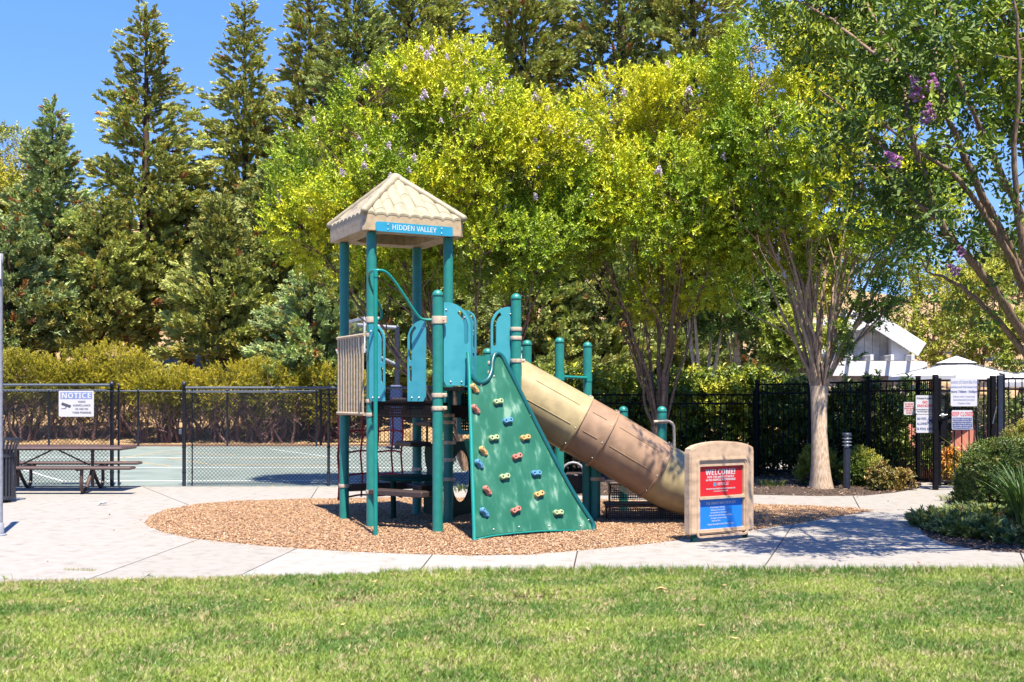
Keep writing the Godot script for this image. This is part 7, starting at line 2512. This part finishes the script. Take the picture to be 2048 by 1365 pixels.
func build_conifers() -> void:
	spray_mesh = needle_spray(61, 34, 0.55, 0.036, 0.95, 1.0)
	var olive := Color(0.410, 0.440, 0.120)
	var blue := Color(0.340, 0.420, 0.170)
	var deep := Color(0.325, 0.380, 0.118)
	var grp := "conifers on the slope behind the court"
	# label, x, distance, tip height, half width, lowest branch, density, tone, trunk radius, sparseness
	var rows := [
		["pointed conifer left of the tallest free-standing one, its thin tip against the sky", -18.589, 44.0, 13.609, 2.9, 3.719, 11.0, blue, 0.20, 0.0],
		["tall free-standing conifer with a bare dark trunk above the court opening", -15.151, 45.0, 17.845, 3.2, 5.006, 8.5, olive, 0.33, 0.10],
		["tall narrow conifer, second of the two free-standing against blue sky", -11.556, 47.0, 18.632, 2.8, 4.942, 9.0, olive, 0.26, 0.08],
		["tall conifer just left of the lilac crape myrtle's crown", -8.710, 47.0, 20.033, 3.0, 4.942, 9.0, olive, 0.26, 0.0],
		["tall conifer behind the left shoulder of the lilac crape myrtle", -6.440, 45.0, 20.281, 3.3, 4.800, 9.0, deep, 0.26, 0.0],
		["very tall conifer above the roofed tower", -4.355, 47.0, 25.208, 3.6, 5.804, 8.5, olive, 0.32, 0.0],
		["tall conifer above the tower roof's right side, beside the patch of sky", -2.844, 50.0, 21.669, 2.3, 6.072, 8.5, deep, 0.28, 0.05],
		["tall conifer right of the patch of sky at the top", 0.443, 46.0, 23.861, 3.4, 5.715, 9.0, olive, 0.30, 0.0],
		["very tall conifer with a visible trunk at the top centre right", 4.558, 46.0, 26.394, 4.4, 6.559, 7.0, deep, 0.42, 0.16],
		["tall conifer above the many-stemmed crape myrtle", 7.452, 45.0, 24.616, 3.8, 6.451, 8.0, olive, 0.34, 0.05],
		["dense young conifer with its foliage to the ground behind the court", -10.946, 41.0, 9.123, 2.2, 3.105, 13.0, olive, 0.16, 0.0],
		["bluish young conifer at the back corner of the court, left of the tower", -7.192, 39.0, 6.072, 2.5, 1.958, 14.0, blue, 0.13, 0.0],
		["bushy conifer filling the gap between the two left-hand tall ones", -16.155, 43.0, 9.391, 2.4, 3.868, 11.0, olive, 0.18, 0.0],
		["bushy conifer at the left edge above the olive shrubs", -19.439, 42.0, 8.439, 3.4, 3.623, 11.0, blue, 0.2, 0.0],
		["conifer beyond the left edge of the picture", -23.292, 44.0, 14.618, 3.2, 3.114, 9.0, olive, 0.25, 0.0],
		["second conifer beyond the left edge of the picture", -27.727, 46.0, 17.109, 3.4, 3.183, 8.0, deep, 0.25, 0.0],
		["bushy conifer between the two free-standing tall ones, well below their tips", -13.758, 46.0, 11.623, 2.1, 4.660, 10.0, olive, 0.18, 0.0],
		["bushy conifer under the second free-standing tall one", -9.547, 43.0, 10.772, 2.6, 4.164, 11.0, deep, 0.18, 0.0],
		["dark conifer seen between the tower posts", -5.119, 40.0, 8.848, 3.0, 2.242, 11.0, deep, 0.18, 0.0],
		["dark conifer behind the teal climbing wall's top", -2.520, 41.0, 8.465, 3.0, 2.070, 11.0, deep, 0.18, 0.0],
		["rust-flecked young redwood right of the cyan panels", 1.007, 36.0, 6.967, 2.6, 1.765, 15.0, Color(0.34, 0.39, 0.115), 0.16, 0.0],
		["rust-flecked young redwood above the tube slide", 2.817, 37.0, 7.965, 2.6, 1.939, 14.0, Color(0.34, 0.39, 0.115), 0.16, 0.0],
		["dark conifer behind the many-stemmed crape myrtle's stems", 4.985, 38.0, 7.962, 3.0, 2.036, 12.0, deep, 0.16, 0.0],
		["dark green conifer left of the pool house", 8.576, 41.0, 8.465, 2.2, 2.634, 11.0, blue, 0.16, 0.0]]
	for i in rows.size():
		var r: Array = rows[i]
		conifer("conifer", r[0], r[1], r[2], r[3], r[4], r[5], r[6], 500 + i, r[7], r[8], r[9], grp, 1.0 if i == 0 else 0.72)


func build_lawn() -> void:
	var edge := PackedVector2Array([Vector2(-7.793, -8.830), Vector2(-4.392, -9.351), Vector2(-3.573, -9.453), Vector2(-2.735, -9.556), Vector2(-1.887, -9.702), Vector2(-1.010, -9.825), Vector2(-0.109, -9.909), Vector2(0.805, -9.966), Vector2(2.637, -9.980), Vector2(4.681, -9.966), Vector2(8.576, -9.966)])
	var outline := edge.duplicate()
	outline.append(Vector2(30, -9.96))
	outline.append(Vector2(30, 25))
	outline.append(Vector2(-30, 25))
	outline.append(Vector2(-30, -8.6))
	var g := Geo.new()
	g.slab(outline, -0.012, -0.012)
	ground("lawn", g, M.lawn_soil)
	var rng := RandomNumberGenerator.new()
	rng.seed = 77
	var tuft := Geo.new()
	for i in 9:
		var az := rng.randf() * TAU
		var b := Vector3(cos(az), 0, sin(az)) * 0.022 * sqrt(rng.randf())
		var out := Vector3(cos(az * 1.7), 0, sin(az * 1.7)) * rng.randf_range(0.008, 0.034)
		var h := rng.randf_range(0.030, 0.052)
		var side := Vector3(-sin(az), 0, cos(az)) * 0.0019
		var m := b + out * 0.35 + Vector3(0, h * 0.62, 0)
		var tip := b + out + Vector3(0, h, 0)
		tuft.quad(b - side, b + side, m + side * 0.8, m - side * 0.8, Vector3(0, 0.4, 1))
		tuft.flat(m - side * 0.8, m + side * 0.8, tip, Vector3(0, 0.4, 1))
	var tm := tuft.mesh()
	var k := Copies.new()
	var patch := noise(401, 0.75, 4)
	var dry := noise(402, 2.6, 3)
	var bald := [[Vector3(0.144, 0, -8.698), 0.32], [Vector3(-1.310, 0, -8.549), 0.24], [Vector3(-1.122, 0, -8.764), 0.16], [Vector3(-1.613, 0, -9.155), 0.16], [Vector3(-0.586, 0, -8.875), 0.12], [Vector3(-2.567, 0, -7.838), 0.14], [Vector3(-0.053, 0, -8.305), 0.15], [Vector3(1.199, 0, -8.830), 0.10]]
	var x_edge := func(x: float) -> float:
		for i in edge.size() - 1:
			if x <= edge[i + 1].x:
				return lerpf(edge[i].y, edge[i + 1].y, clampf((x - edge[i].x) / (edge[i + 1].x - edge[i].x), 0.0, 1.0))
		return edge[edge.size() - 1].y
	while k.count < 128000:
		var x := rng.randf_range(-7.2, 7.4)
		var z := rng.randf_range(-10.0, -5.0)
		if absf(x) > 0.47 * -z + 2.6:
			continue
		var ez: float = x_edge.call(x)
		if z < ez + 0.012 * rng.randf():
			continue
		var thin := 0.0
		for b in bald:
			var d: float = Vector2((x - b[0].x) * 0.6, z - b[0].z).length() / b[1]
			thin = maxf(thin, 1.0 - d)
		var dn := dry.get_noise_2d(x, z)
		if rng.randf() < clampf(thin * 1.3, 0.0, 0.9) or (dn > 0.42 and rng.randf() < 0.4):
			continue
		var near_edge := smoothstep(0.30, 0.0, z - ez)
		var w := patch.get_noise_2d(x, z * 1.4)
		var c := Color(0.088, 0.180, 0.022).lerp(Color(0.275, 0.345, 0.060), clampf(0.45 + w * 1.25 + rng.randfn() * 0.22, 0.0, 1.0))
		var straw := 0.10 + clampf(dn * 0.8, 0.0, 0.5) + thin * 0.35
		if x < -2.0:
			straw += near_edge * 0.5
		if rng.randf() < straw:
			c = Color(0.46, 0.39, 0.22).lerp(Color(0.36, 0.33, 0.13), rng.randf())
		c *= rng.randf_range(0.8, 1.2)
		var tall := rng.randf_range(0.75, 1.25) * (1.0 + near_edge * (0.95 if x > -1.2 else 0.2))
		var tilt := Basis.from_euler(Vector3(rng.randfn() * 0.22, rng.randf() * TAU, rng.randfn() * 0.22))
		k.add(tilt.scaled_local(Vector3(1.15, tall, 1.15)), Vector3(x, -0.012, z), c)
	for i in 420:  # coarser weed tufts
		var x := rng.randf_range(-5.0, 5.2)
		var z := rng.randf_range(-9.7, -5.4)
		if dry.get_noise_2d(x * 0.8 + 40.0, z * 0.8) < 0.05:
			continue
		var c := Color(0.07, 0.15, 0.022).lerp(Color(0.20, 0.27, 0.04), rng.randf())
		k.add(Basis.from_euler(Vector3(rng.randfn() * 0.2, rng.randf() * TAU, rng.randfn() * 0.2)).scaled_local(Vector3(2.4, rng.randf_range(1.1, 1.7), 2.4)), Vector3(x, -0.012, z), c)
	many("grass", k, tm, M.blade, self)
	# a fallen leaf
	g = Geo.new()
	var p: Vector3 = Vector3(1.207, 0, -8.830) + Vector3(0, 0.045, 0)
	leaf(g, p - Vector3(0.05, 0, 0), Vector3(1, 0.1, 0.1).normalized(), Vector3.UP, 0.11, 0.06, 0.2)
	tag(obj("fallen_leaf", g, M.hold_orange), "pale orange dead leaf lying on the lawn right of centre", "leaf")
